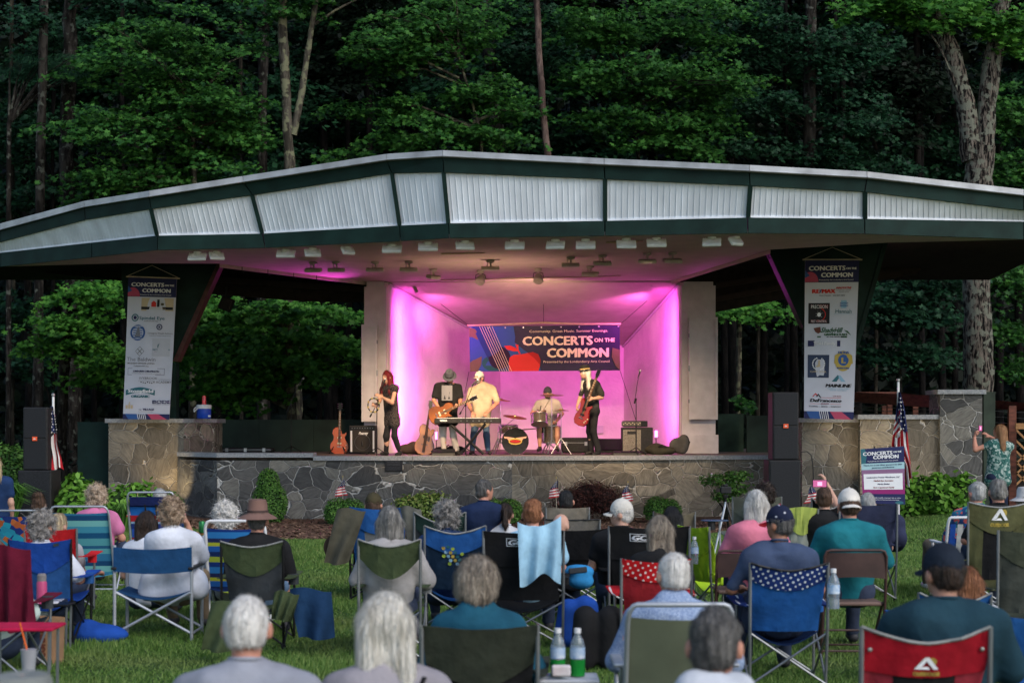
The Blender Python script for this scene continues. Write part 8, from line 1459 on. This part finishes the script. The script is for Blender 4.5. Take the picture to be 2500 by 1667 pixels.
t, s = quad_chair('camp chair under a maroon blanket at the left edge', -5, 11.6, 150, 1345, C('maroon', (.10, .006, .02)), MESHD, dip=.0, bandh=.25)
for px_, dd, lab in ((600, 5.7, 'grey camp chair of the near white-haired man, below the frame'), (943, 5.75, 'grey camp chair of the near long-haired person, below the frame'), (1744, 5.1, 'grey camp chair of the near man in the pale hooded top')): quad_chair(lab, px_, dd, .56 / S(dd), HY + (HC - .74) / S(dd), GREY_, GREY_, dip=.04)
# --- sitters
D_ = dict
seated('person with messy brown hair in a bun, at the far left', 95, 1208, 20.8, D_(fem=1, skin='l', hair=('bun', 'brown'), shirt=C('plum', (.05, .03, .05))))
seated('woman with short curly grey hair in the blue chair, white sleeves', 104, 1252, 13.8, D_(fem=1, skin='r', hair=('curly', 'curlgrey'), shirt=WHT, yaw=-.3, sleeve=.8), arms='right')
seated('blond person half hidden behind the curly grey head', 143, 1254, 16.1, D_(fem=1, skin='l', hair=('short', 'blond'), shirt=C('light_grey', (.32, .32, .34)), yaw=-.4))
seated('woman with curly fair hair and a pink top', 236, 1187, 18.4, D_(fem=1, skin='r', hair=('curly', 'curlblond'), shirt=C('pink_top', (.52, .16, .30)), girth=1.1), arms='wide')
seated('grey-haired person hidden behind the red and blue beach chair', 391, 1193, 20.3, D_(skin='r', hair=('short', 'silver'), shirt=NAVY))
seated('girl with long dark brown hair beside the white shirt', 358, 1249, 15.3, D_(fem=1, skin='l', hair=('long', 'darkbrown'), hlen=.36, shirt=WHT))
seated('woman with curly sandy hair and a loose white shirt hanging over the seat', 422, 1219, 14.15, D_(fem=1, skin='m', hair=('curly', 'curlsand'), shirt=WHT, sleeve=1.5, girth=1.12, yaw=-.25, wrinkle=.02, pants=C('khaki_pant', (.16, .12, .08)), extra=[Cap((-.19, -.02, .50), (.19, -.02, .50), .10), Cap((-.22, -.03, .40), (.22, -.03, .42), .09)]), arms='cheek')
seated('person with fluffy white hair in the striped lawn chair', 550, 1229, 15.15, D_(fem=1, skin='l', hair=('curly', 'white'), shirt=C('offwhite', (.50, .50, .52)), yaw=.2, sleeve=1.6), arms='wide')
seated('person in a wide brown brimmed hat and black t-shirt', 629, 1222, 13.8, D_(skin='r', hair=('short', 'darkgrey'), shirt=BLK, girth=1.12, sleeve=.9, hat=('hat', mat('hat_brown', (.17, .095, .075), rough=.9), .19, .125, .045, mat('hat_band_dark', (.06, .035, .03), rough=.8)), pants=C('denim_short', (.10, .16, .24)), pleg=.5), hat=.045)
seated('man in an olive cap by the hanging coat', 912, 1201, 17.4, D_(skin='r', hair=('short', 'brown'), shirt=C('taupe_shirt', (.12, .10, .08)), hat=('cap', C('cap_olive', (.05, .042, .022)))), hat=.02)
seated('woman with a straight grey bob and pale cardigan', 952, 1238, 13.0, D_(fem=1, skin='l', hair=('bob', 'grey'), shirt=C('cardigan', (.30, .285, .28)), sleeve=1.6, girth=1.15, wrinkle=.018), arms='wide')
seated('man with wavy grey hair in the hexagon print chair', 1090, 1227, 14.6, D_(skin='r', hair=('curly', 'curlgrey'), shirt=NAVY, girth=1.1, yaw=.2))
seated('man in a navy vest and teal sleeves leaning to the right', 1168, 1172, 18.2, D_(skin='r', hair=('short', 'darkgrey'), shirt=C('vest_navy', (.012, .022, .06)), girth=1.15, yaw=-1.0, sleeve=.2), lean=.10)
seated('girl with a dark ponytail and white top', 1234, 1229, 18.2, D_(fem=1, skin='l', hair=('pony', 'darkbrown'), shirt=C('offwhite', (0, 0, 0))))
seated('person with cropped ginger hair under the pale blue towel', 1300, 1220, 13.85, D_(skin='r', hair=('short', 'auburn'), shirt=C('towel_blue', (0, 0, 0)), girth=1.1))
seated('bald man with glasses in the plain black chair', 1369, 1252, 15.6, D_(skin='l', hair=('bald', 'grey'), shirt=BLK, yaw=-.5, pitch=-.3, glasses=1))
seated('young man with short black hair and an orange shirt', 1382, 1198, 18.2, D_(skin='r', hair=('short', 'black'), shirt=multi_mat('orange_tie_dye', [(.6, .14, .03), (.65, .35, .10), (.5, .08, .04), (.7, .5, .35)], 12)))
seated('man in a cream cap and glasses looking to the left', 1517, 1216, 14.5, D_(skin='l', hair=('short', 'white'), shirt=BLK, girth=1.15, yaw=1.25, glasses=1, hat=('cap', C('cap_cream', (.55, .52, .46)))), hat=.02)
seated('woman with long straight dark blond hair in the red dotted chair', 1610, 1260, 12.5, D_(fem=1, skin='l', hair=('long', 'ash'), hlen=.28, hwid=.04, shirt=BLK))
seated('woman with long black hair in front of the small box shrub', 1640, 1238, 16.6, D_(fem=1, skin='m', hair=('long', 'black'), hlen=.26, shirt=C('dark_brown', (.03, .02, .018))))
seated('older man with thin white hair and a blue checked shirt', 1642, 1346, 8.6, D_(skin='l', hair=('thin', 'white'), shirt=check, girth=1.12, yaw=.35, sleeve=1.8, collar_on=1), arms='wide', hv=.012)
seated('man with dark grey hair in a pale hooded top at the bottom edge', 1744, 1486, 5.35, D_(skin='r', hair=('short', 'darkgrey'), shirt=C('pale_hoodie', (.42, .44, .48)), hood=1, sleeve=1.9, yaw=-.15, sh=.20), hv=.012, arms='wide')
seated('woman with a white bob and a pink t-shirt', 1845, 1199, 13.95, D_(fem=1, skin='m', hair=('bob', 'white'), shirt=C('pink_tee', (.58, .17, .24)), girth=1.2, yaw=.2, sleeve=.8), arms='wide')
seated('man in a starred navy cap with red trim and a slate t-shirt', 1896, 1232, 11.65, D_(skin='t', hair=('short', 'darkgrey'), shirt=C('slate_tee', (.045, .065, .12)), girth=1.3, yaw=.75, sleeve=.9, hat=('cap', dots_mat('cap_stars', (.012, .016, .04), (.5, .5, .55), 16, .12), 0, C('bright_red', (0, 0, 0)))), lean=.03, hat=.02, arms='wide', hv=.013)
seated('person with curly dark hair behind the woman in pink', 1868, 1183, 18.2, D_(fem=1, skin='m', hair=('curly', 'darkbrown'), shirt=C('dark_brown', (0, 0, 0))), arms='wide')
seated('brown-haired woman holding up a phone towards the stage', 2012, 1191, 17.0, D_(fem=1, skin='l', hair=('short', 'brown'), shirt=BLK, yaw=-.1), arms='phone')
seated('man in a backwards white cap and teal shirt', 2073, 1191, 13.05, D_(skin='r', hair=('short', 'brown'), shirt=C('teal_shirt', (.012, .14, .17)), girth=1.25, sleeve=.9, hat=('cap', C('cap_white', (0, 0, 0)), math.pi)), hat=.02, arms='wide', hv=.013)
seated('grey-haired person hidden behind the white cap', 2118, 1204, 17.8, D_(skin='l', hair=('short', 'silver'), shirt=C('slate_navy', (0, 0, 0)), girth=1.1))
seated('grey-haired person in a floral shirt near the right edge', 2384, 1177, 17.4, D_(skin='r', hair=('short', 'silver'), shirt=floral, girth=1.15, yaw=.4, sleeve=.9, pants=C('khaki_pant', (0, 0, 0)), shoes=M_WHITE), arms='wide', dx=-.25)
seated('man with cropped greying hair in the olive emblem chair', 2436, 1170, 15.6, D_(skin='r', hair=('short', 'grey'), shirt=BLK, girth=1.1, sleeve=.9), arms='wide')
seated('person in a white brimmed hat cut off at the right edge', 2503, 1192, 16.2, D_(skin='l', hair=('short', 'grey'), shirt=GREY_, hat=('hat', C('hat_white', (.5, .48, .46)), .17, .11, .03)), hat=.03)
seated('large man in a dark cap and dark teal t-shirt, near the lower right', 2303, 1324, 7.45, D_(skin='m', hair=('short', 'darkbrown'), shirt=C('dark_teal', (.012, .038, .055)), girth=1.45, yaw=.35, sleeve=.85, sh=.235, hat=('cap', C('cap_dark', (.014, .020, .032)))), hat=.02, arms='wide', hv=.012)
seated('woman with long auburn hair just behind the dark cap', 2358, 1385, 11.3, D_(fem=1, skin='r', hair=('long', 'auburn'), hlen=.2, shirt=C('offwhite', (0, 0, 0))), tall=.9)
seated('person with a full grey-brown bob and teal top, near the bottom centre', 1166, 1363, 8.5, D_(fem=1, skin='r', hair=('puff', 'ash'), shirt=C('deep_teal', (.012, .075, .12)), girth=1.1, sleeve=1.6, collar_on=1, pants=C('denim_teal', (.012, .06, .1))), arms='wide', hv=.013)
seated('white-haired man in a grey t-shirt at the bottom edge, left', 603, 1450, 5.95, D_(skin='r', hair=('thin', 'white'), shirt=C('heather', (.24, .25, .29)), girth=1.1, sh=.215, sleeve=.9), hv=.012)
t = seated('person with long whitish blond hair and crossed black straps at the bottom edge', 943, 1448, 6.0, D_(fem=1, skin='l', hair=('long', 'whiteblond'), hlen=.30, hwid=.05, shirt=C('mauve_grey', (.26, .24, .26)), girth=1.05), hv=.012)
zs_ = zz(1448, 6.0) - .36
for s_ in (-1, 1): mb = MB(); mb.tube([(s_ * .15, -.09, zs_ + .06), (s_ * .10, -.135, zs_ - .03), (0, -.15, zs_ - .075), (-s_ * .03, -.16, zs_ - .16)], .014, 6, flat=.5); mb.build('strap', BLK, t)
mb = MB(); mb.rbox((0, -.158, zs_ - .07), (.035, .014, .025), .005); mb.build('buckle', mat('orange_buckle', (.6, .12, .02)), t)
seated('person in a pale mint top cut off at the left edge', -28, 1300, 11.7, D_(fem=1, skin='r', hair=('bob', 'grey'), shirt=C('mint', (.42, .50, .46)), sleeve=1.4, girth=1.15), arms='wide')
seated('person in a soft grey sun hat at the bottom left corner', 55, 1640, 4.6, D_(skin='r', hair=('short', 'grey'), shirt=C('heather', (0, 0, 0)), hat=('hat', C('hat_grey', (.18, .19, .18)), .17, .06, .035)), tall=.75, hat=.0, hv=.012)
loc = Vector((xw(-14, 21), 21, 0)); zt = zz(1112, 21)
person('curly blond person standing at the left edge, mostly out of frame', loc, dict(head=(0, 0, zt - .11), neck=(0, -.02, zt - .26), shL=(-.17, 0, zt - .36), shR=(.17, 0, zt - .36), elL=(-.22, 0, zt - .62), elR=(.22, 0, zt - .62), wrL=(-.2, .1, zt - .85), wrR=(.2, .1, zt - .85), pel=(0, 0, zt - .86), hipL=(-.09, 0, zt - .88), hipR=(.09, 0, zt - .88), knL=(-.1, 0, .42), knR=(.1, 0, .42), anL=(-.1, 0, .08), anR=(.1, 0, .08)), D_(fem=1, skin='l', hair=('long', 'blond'), hlen=.22, shirt=NAVY, pants=BLKJ, shoes=M_SHO), .016)
phone('phone held up in the crowd below the right wall, showing the stage', 2001, 1180, 16.6, .16, .078)
# --- things lying about
def drape(name, label, cat, px, py, d, w, h, m, wav=1.0, skew=0, depth=.1, point=.5):
    t = thing(name, label, cat, P(px, py, d)); mb = MB(); mb.grid(lambda u, v: Vector(((u - .5) * w * (1 - point * .3 * v) + skew * v, -.03 * math.sin(u * 11 * wav + v * 3) * (.4 + v) - depth * math.sin(math.pi * u) * .5, -h * v * (1 - .18 * abs(u - .4)) + .02 * math.sin(u * 5))), 18, 16, thick=(0, .02, 0)); mb.build('cloth', m, t, smooth=True); return t
drape('coat', 'olive grey jacket hung over the left of the blue and grey chair', 'jacket', 858, 1243, 16.75, .30, .60, C('jacket_olive', (.075, .07, .05)), .8, -.16)
drape('coat', 'grey jacket sleeve over the right of the blue and grey chair', 'jacket', 1002, 1238, 16.75, .22, .55, C('jacket_grey', (.10, .10, .085)), .8, .1)
drape('blanket', 'maroon blanket hanging over the chair at the left edge', 'blanket', 22, 1335, 11.3, .30, .62, C('maroon', (0, 0, 0)), 1.2, .06)
drape('blanket', 'navy garment with a pale stripe hanging by the hat wearer\'s chair', 'blanket', 758, 1438, 13.0, .34, .42, C('navy_garment', (.012, .04, .10)), .8, .05)
drape('carry_bag', 'gathered green chair bag hung on the green and grey chair', 'bag', 700, 1445, 12.9, .20, .24, GRN, 1.6, -.04)
drape('blanket', 'green cloth hanging beside the near white-haired man', 'blanket', 560, 1470, 12.5, .28, .40, GRN, .8, -.1)
t = thing('sun_hat', 'dark brown wide hat hanging off the blue and grey chair', 'hat', P(822, 1338, 16.9)); mb = MB(); mb.lathe([(.15, 0), (.10, .01), (.085, .03), (.07, .08), (0, .09)], n=22, rot=Matrix.Rotation(math.radians(70), 3, 'X') @ Matrix.Rotation(.5, 3, 'Y')); mb.build('felt', mat('hat_dark_brown', (.05, .032, .02), rough=.9), t, smooth=True)
def ground_bag(name, label, px, py, prims, m):
    d = HC * F / (py - HY); t = thing(name, label, 'bag', (xw(px, d), d, 0)); sdf_mesh('fabric', prims, m, t, .016, .05, fold=folds(.014, 20, px % 40)); return t
ground_bag('bag', 'crumpled blue bag lying on the grass left of the director chair', 240, 1565, [Ell((0, 0, .07), (.20, .14, .09)), Ell((-.1, 0, .12), (.1, .1, .08)), Ell((.14, 0, .06), (.12, .1, .06))], BLUE)
ground_bag('tote_bag', 'bright blue bag standing under the wide black chair', 1410, 1580, [Cap((-.1, 0, .1), (-.08, 0, .32), .10), Cap((.08, 0, .1), (.06, 0, .34), .10)], BLUE); ground_bag('tote_bag', 'black tote bag beside the olive mesh chair', 1458, 1640, [Cap((-.1, 0, .1), (-.1, 0, .42), .09), Cap((.1, 0, .1), (.1, 0, .42), .09)], BLKF)
ground_bag('backpack', 'slate backpack hanging on the navy chair at the right', 2180, 1435, [Cap((0, -.1, .55), (0, -.1, .75), .12), Ell((.02, -.18, .58), (.1, .08, .12))], C('slate_navy', (0, 0, 0)))
d = 12.6; t = thing('paper_bag', 'brown paper shopping bag on the grass at the left', 'bag', (xw(105, d), d, 0)); mb = MB()
mb.add([(-.14, -.08, 0), (.14, -.08, 0), (.14, .08, 0), (-.14, .08, 0), (-.15, -.085, .36), (.15, -.08, .34), (.15, .085, .35), (-.15, .08, .37)], [(0, 3, 2, 1), (0, 1, 5, 4), (1, 2, 6, 5), (2, 3, 7, 6), (3, 0, 4, 7)]); mb.build('paper', mat('kraft_paper', (.30, .17, .09), rough=.85, bump=.3), t); put(t, 'bag_lettering', I_BROWN, lambda mb: lettering(mb, 'COUNTY', 0, 1, 0, 1, lambda u, v: Vector((-.02 - v * .07, -.09, .05 + u * .26)), .03))
def bottle(label, px, py, d, liquid=None, k=1.0):
    p = P(px, py, d); t = thing('water_bottle', label, 'bottle', p); pr = [(0, 0), (.033, .002), (.034, .05), (.031, .06), (.034, .07), (.034, .14), (.026, .17), (.013, .195), (.013, .205)]; mb = MB(); mb.lathe([(a * k, b * k) for a, b in pr], n=18); mb.build('bottle', mat('clear_plastic', (.55, .62, .66), rough=.12, trans=.75, spec=.5), t, smooth=True); mb = MB(); mb.lathe([(.016 * k, .2 * k), (.016 * k, .222 * k), (0, .223 * k)], n=12); mb.build('cap', M_WHITE, t); mb = MB(); mb.lathe([(.0348 * k, .085 * k), (.0348 * k, .135 * k)], n=18); mb.build('label', mat('bottle_label', (.15, .32, .55), scale=30, col2=(.6, .65, .7)), t)
    if liquid: mb = MB(); mb.lathe([(0, .004), (.0345 * k, .004), (.0352 * k, .08 * k), (0, .08 * k)], n=18); mb.build('drink', liquid, t)
def side_table(label, px, py, d, w, dep, m, legh=None):
    p = P(px, py, d); t = thing('side_table', label, 'table', (p.x, d, 0)); mb = MB(); mb.rbox((0, dep / 2, p.z), (w, dep, .02), .008); mb.build('table_top', m, t)
    for sx in (-1, 1):
        for sy in (.06, dep - .06): mb = MB(); mb.tube([(sx * w * .4, sy, 0), (sx * w * .42, sy, p.z - .01)], .010, 6); mb.build('leg', M_STEEL, t)
    return t, p.z
MG = mat('green_drink', (.01, .22, .03), rough=.2, spec=.5); tt, zt = side_table('small side table with two bottles at the bottom centre', 1385, 1664, 8.4, .34, .26, mat('tray_white', (.45, .46, .5)))
for px_, lab in ((1362, 'tall clear bottle with green drink, left one on the side table'), (1410, 'clear bottle with green drink, right one on the side table')): bottle(lab, px_, HY + (HC - zt - .012) / S(8.52), 8.52, MG, 1.15)
t = thing('snack_pack', 'small white and red snack pack on the side table', 'snack', P(1370, 1650, 8.42)); mb = MB(); mb.rbox((0, 0, .03), (.10, .04, .06), .012); mb.build('wrapper', mat('snack_white', (.6, .5, .5), scale=20, col2=(.7, .65, .65)), t)
bottle('clear water bottle in the lime chair\'s arm', 1695, 1376, 14.4, None, 1.1); bottle('water bottle in the mesh holder of the blue dotted chair', 2035, 1485, 11.1, None, 1.25)
tt, zt = side_table('dark folding side table with papers by the blue chair at the left', 118, 1478, 13.2, .32, .25, M_BLACKM); t = thing('water_bottle', 'pink drink bottle with a grey lid on the dark side table', 'bottle', (xw(102, 13.25), 13.25, zt + .012)); mb = MB(); mb.lathe([(0, 0), (.042, .003), (.042, .17), (.036, .19)], n=18); mb.build('bottle', mat('pink_bottle', (.45, .06, .16), rough=.4), t, smooth=True); mb = MB(); mb.lathe([(.038, .188), (.038, .235), (.028, .25), (0, .25)], n=16); mb.build('cap', mat('grey_lid', (.2, .18, .18)), t)
t = thing('papers', 'folded white papers on the dark side table', 'paper', (xw(112, 13.2), 13.28, zt + .012)); mb = MB(); mb.box((0, 0, .006), (.16, .11, .006), Matrix.Rotation(.2, 3, 'Z')); mb.build('sheet', I_W, t)
side_table('round red tray table at the lower left edge', 40, 1537, 9.4, .42, .3, C('table_red', (.40, .01, .05)))
t = thing('drink_cup', 'clear cup with an orange straw on the lower left', 'cup', (xw(70, 9.0), 9.0, zz(1640, 9.0))); mb = MB(); mb.lathe([(0, 0), (.035, 0), (.045, .13), (.04, .13)], n=16); mb.build('cup', mat('cup_grey', (.3, .3, .32), rough=.3), t, smooth=True); mb = MB(); mb.tube([(.01, 0, .05), (-.05, 0, .28)], .005, 6); mb.build('straw', mat('straw_orange', (.7, .12, .02)), t)
mb = MB(); mb.tube([(0, 0, 0), (0, 0, -zz(1640, 9.0))], .012, 6); mb.build('holder_post', M_BLACKM, t)
d = 22; t = thing('camera_tripod', 'photo camera on a tall black tripod left of the right speaker stack', 'tripod', (xw(1772, d), d, 0)); zc = zz(1225, d)
for k, a in enumerate((-2.3, -.8, 1.2)): mb = MB(); mb.tube([(0, 0, zc), (.32 * math.cos(a), .32 * math.sin(a), 0)], [.016, .011], 8); mb.build('leg', M_BLACKM if k else M_ALU, t)
mb = MB(); mb.tube([(0, 0, zc - .2), (0, 0, zc + .10)], .016, 8); mb.rbox((0, 0, zc + .08), (.06, .06, .05), .01); mb.build('head', M_BLACKM, t)
t = thing('photo_camera', 'black camera body mounted on the tall tripod', 'camera', (xw(1772, d), d, zc + .115)); mb = MB(); mb.rbox((0, 0, .05), (.15, .07, .10), .015); mb.rbox((0, 0, .115), (.06, .06, .035), .01); mb.build('body', M_BLACK, t); mb = MB(); mb.lathe([(.038, 0), (.042, .08), (.04, .11), (0, .11)], (0, .03, .05), 14, Matrix.Rotation(-math.pi / 2, 3, 'X')); mb.build('lens', M_BLACKM, t); mb = MB(); mb.box((-.10, -.02, .05), (.07, .006, .055), Matrix.Rotation(.3, 3, 'Z')); mb.build('flip_screen', M_BLACKM, t)
d = 17.5; t = thing('swivel_tray', 'dark blue swivel tray with a cup holder by the tripod', 'tray', P(1745, 1270, d)); t.location.z = 0; zt = zz(1270, d); mb = MB(); mb.lathe([(0, .006), (.15, .006), (.155, 0), (.15, -.006), (0, -.006)], (0, 0, zt), 22, sx=1, sy=.7); mb.build('tray_top', mat('tray_blue', (.05, .08, .14), rough=.5), t, smooth=True); mb = MB(); mb.tube([(.05, 0, zt), (.08, 0, .02)], .010, 6); mb.build('post', M_ALU, t); mb = MB(); mb.lathe([(.04, 0), (.04, -.10), (0, -.10)], (-.04, -.05, zt), 12); mb.build('cup_holder', M_BLACK, t)
t = thing('drink_can', 'green drink can on the wooden arm near the white shirt', 'can', P(493, 1300, 16.5)); mb = MB(); mb.lathe([(0, 0), (.028, 0), (.033, .008), (.033, .11), (.027, .12), (0, .12)], n=16); mb.build('can', mat('can_green', (.02, .16, .05), rough=.3, metal=.4), t, smooth=True)
t2 = thing('wooden_tray', 'small wooden tray holding the green drink can', 'tray', (xw(490, 16.6), 16.6, 0)); zt = zz(1300, 16.5); mb = MB(); mb.rbox((0, 0, zt - .012), (.30, .2, .02), .006); mb.build('tray_top', WOODARM, t2); mb = MB(); mb.tube([(0, 0, 0), (0, 0, zt - .02)], .012, 6); mb.build('post', M_ALU, t2)
t = thing('soft_cooler', 'bright blue and black bag hanging behind the plain black chair', 'bag', P(1410, 1395, 13.9)); sdf_mesh('fabric', [Ell((0, 0, 0), (.14, .08, .07)), Ell((.02, 0, -.08), (.12, .08, .07))], C('sky_blue_bag', (.03, .22, .48)), t, .014, .03, fold=folds(.01, 25, 3)); mb = MB(); mb.rbox((0, -.085, .02), (.16, .02, .05), .01, Matrix.Rotation(-.1, 3, 'Y')); mb.build('flap', MESHD, t)
# ---------------------------------------------------------------- the place's own lamps, and added wash lamps
def spot(loc, target, power, col, ang=60, blend=.6, size=.15, name='spot_lamp'):
    l = bpy.data.lights.new(name, 'SPOT'); l.energy = power; l.color = col; l.spot_size = math.radians(ang); l.spot_blend = blend; l.shadow_soft_size = size
    o = bpy.data.objects.new(name, l); COL.objects.link(o); o.location = loc; o.rotation_euler = (Vector(loc) - Vector(target)).to_track_quat('Z', 'Y').to_euler(); return o
MAG = (1.0, .08, .85)
def area(loc, target, power, col, sx, sy, name='area_lamp', spread=180):
    l = bpy.data.lights.new(name, 'AREA'); l.energy = power; l.color = col; l.shape = 'RECTANGLE'; l.size = sx; l.size_y = sy; l.spread = math.radians(spread)
    o = bpy.data.objects.new(name, l); COL.objects.link(o); o.location = loc; o.rotation_euler = (Vector(loc) - Vector(target)).to_track_quat('Z', 'Y').to_euler(); return o
# added tall lamps, unseen from the front, giving the side walls their magenta wash
area((OL.x + .55, dO + .15, 3.1), (OL.x + .15, dO + .75, 3.1), 30, MAG, .08, 3.0, spread=130)
area((OR.x - .55, dO + .15, 3.1), (OR.x - .15, dO + .75, 3.1), 30, MAG, .08, 3.0, spread=130)
# magenta uplights outside the pillars washing the ceiling wings
spot((OL.x - .9, 34.0, 3.9), (OL.x - 1.5, 32.9, zl), 75, MAG, 92, 1)
spot((OR.x + .6, 34.0, 3.9), (OR.x + 1.0, 33.0, zl), 70, MAG, 88, 1)
# magenta wash from the little can lights at the corners of the mouth
spot((xw(1014, 34.9), 35.0, 4.55), (xw(1330, 39), 39.6, 3.0), 190, (1, .14, .74), 80, .9, .1)
spot((xw(1592, 34.9), 35.0, 4.6), (xw(1330, 39), 39.6, 3.2), 190, (1, .14, .74), 80, .9, .1)
# warm floods under the canopy aimed at the players
WARM = (1.0, .70, .42)
for px, tx, pw in ((1000, 1000, 560), (1200, 1160, 600), (1400, 1400, 600), (1600, 1560, 340)):
    p = P(px, 600, 27.0); spot((p.x, 28.2, 4.72), (xw(tx, 32.2), 32.4, 2.2), pw, WARM, 50, .8)
# small lamps in the ground lighting the stone piers
spot((xw(428, 31.6), 31.65, .3), (xw(415, 32.5), 32.6, 1.5), 34, (1, .72, .38), 100, .9, .05)
spot((xw(2110, 29.4), 29.7, .9), (xw(2120, 30.3), 30.5, 1.7), 16, (1, .75, .45), 110, .9, .05)
spot((xw(2180, 29.4), 29.8, .25), (xw(2200, 30.3), 30.5, 1.2), 18, (1, .75, .42), 110, .9, .05)
# added up-facing spots standing in for warm bounce on the ceiling
spot((xw(1290, 33), 33.3, 4.1), (xw(1290, 33), 36, zl), 75, (1, .62, .42), 120, .9, .2)
spot((xw(1190, 30.2), 30.4, 3.3), (xw(1190, 30), 30.6, zl), 42, (1, .62, .42), 150, .9, .2)
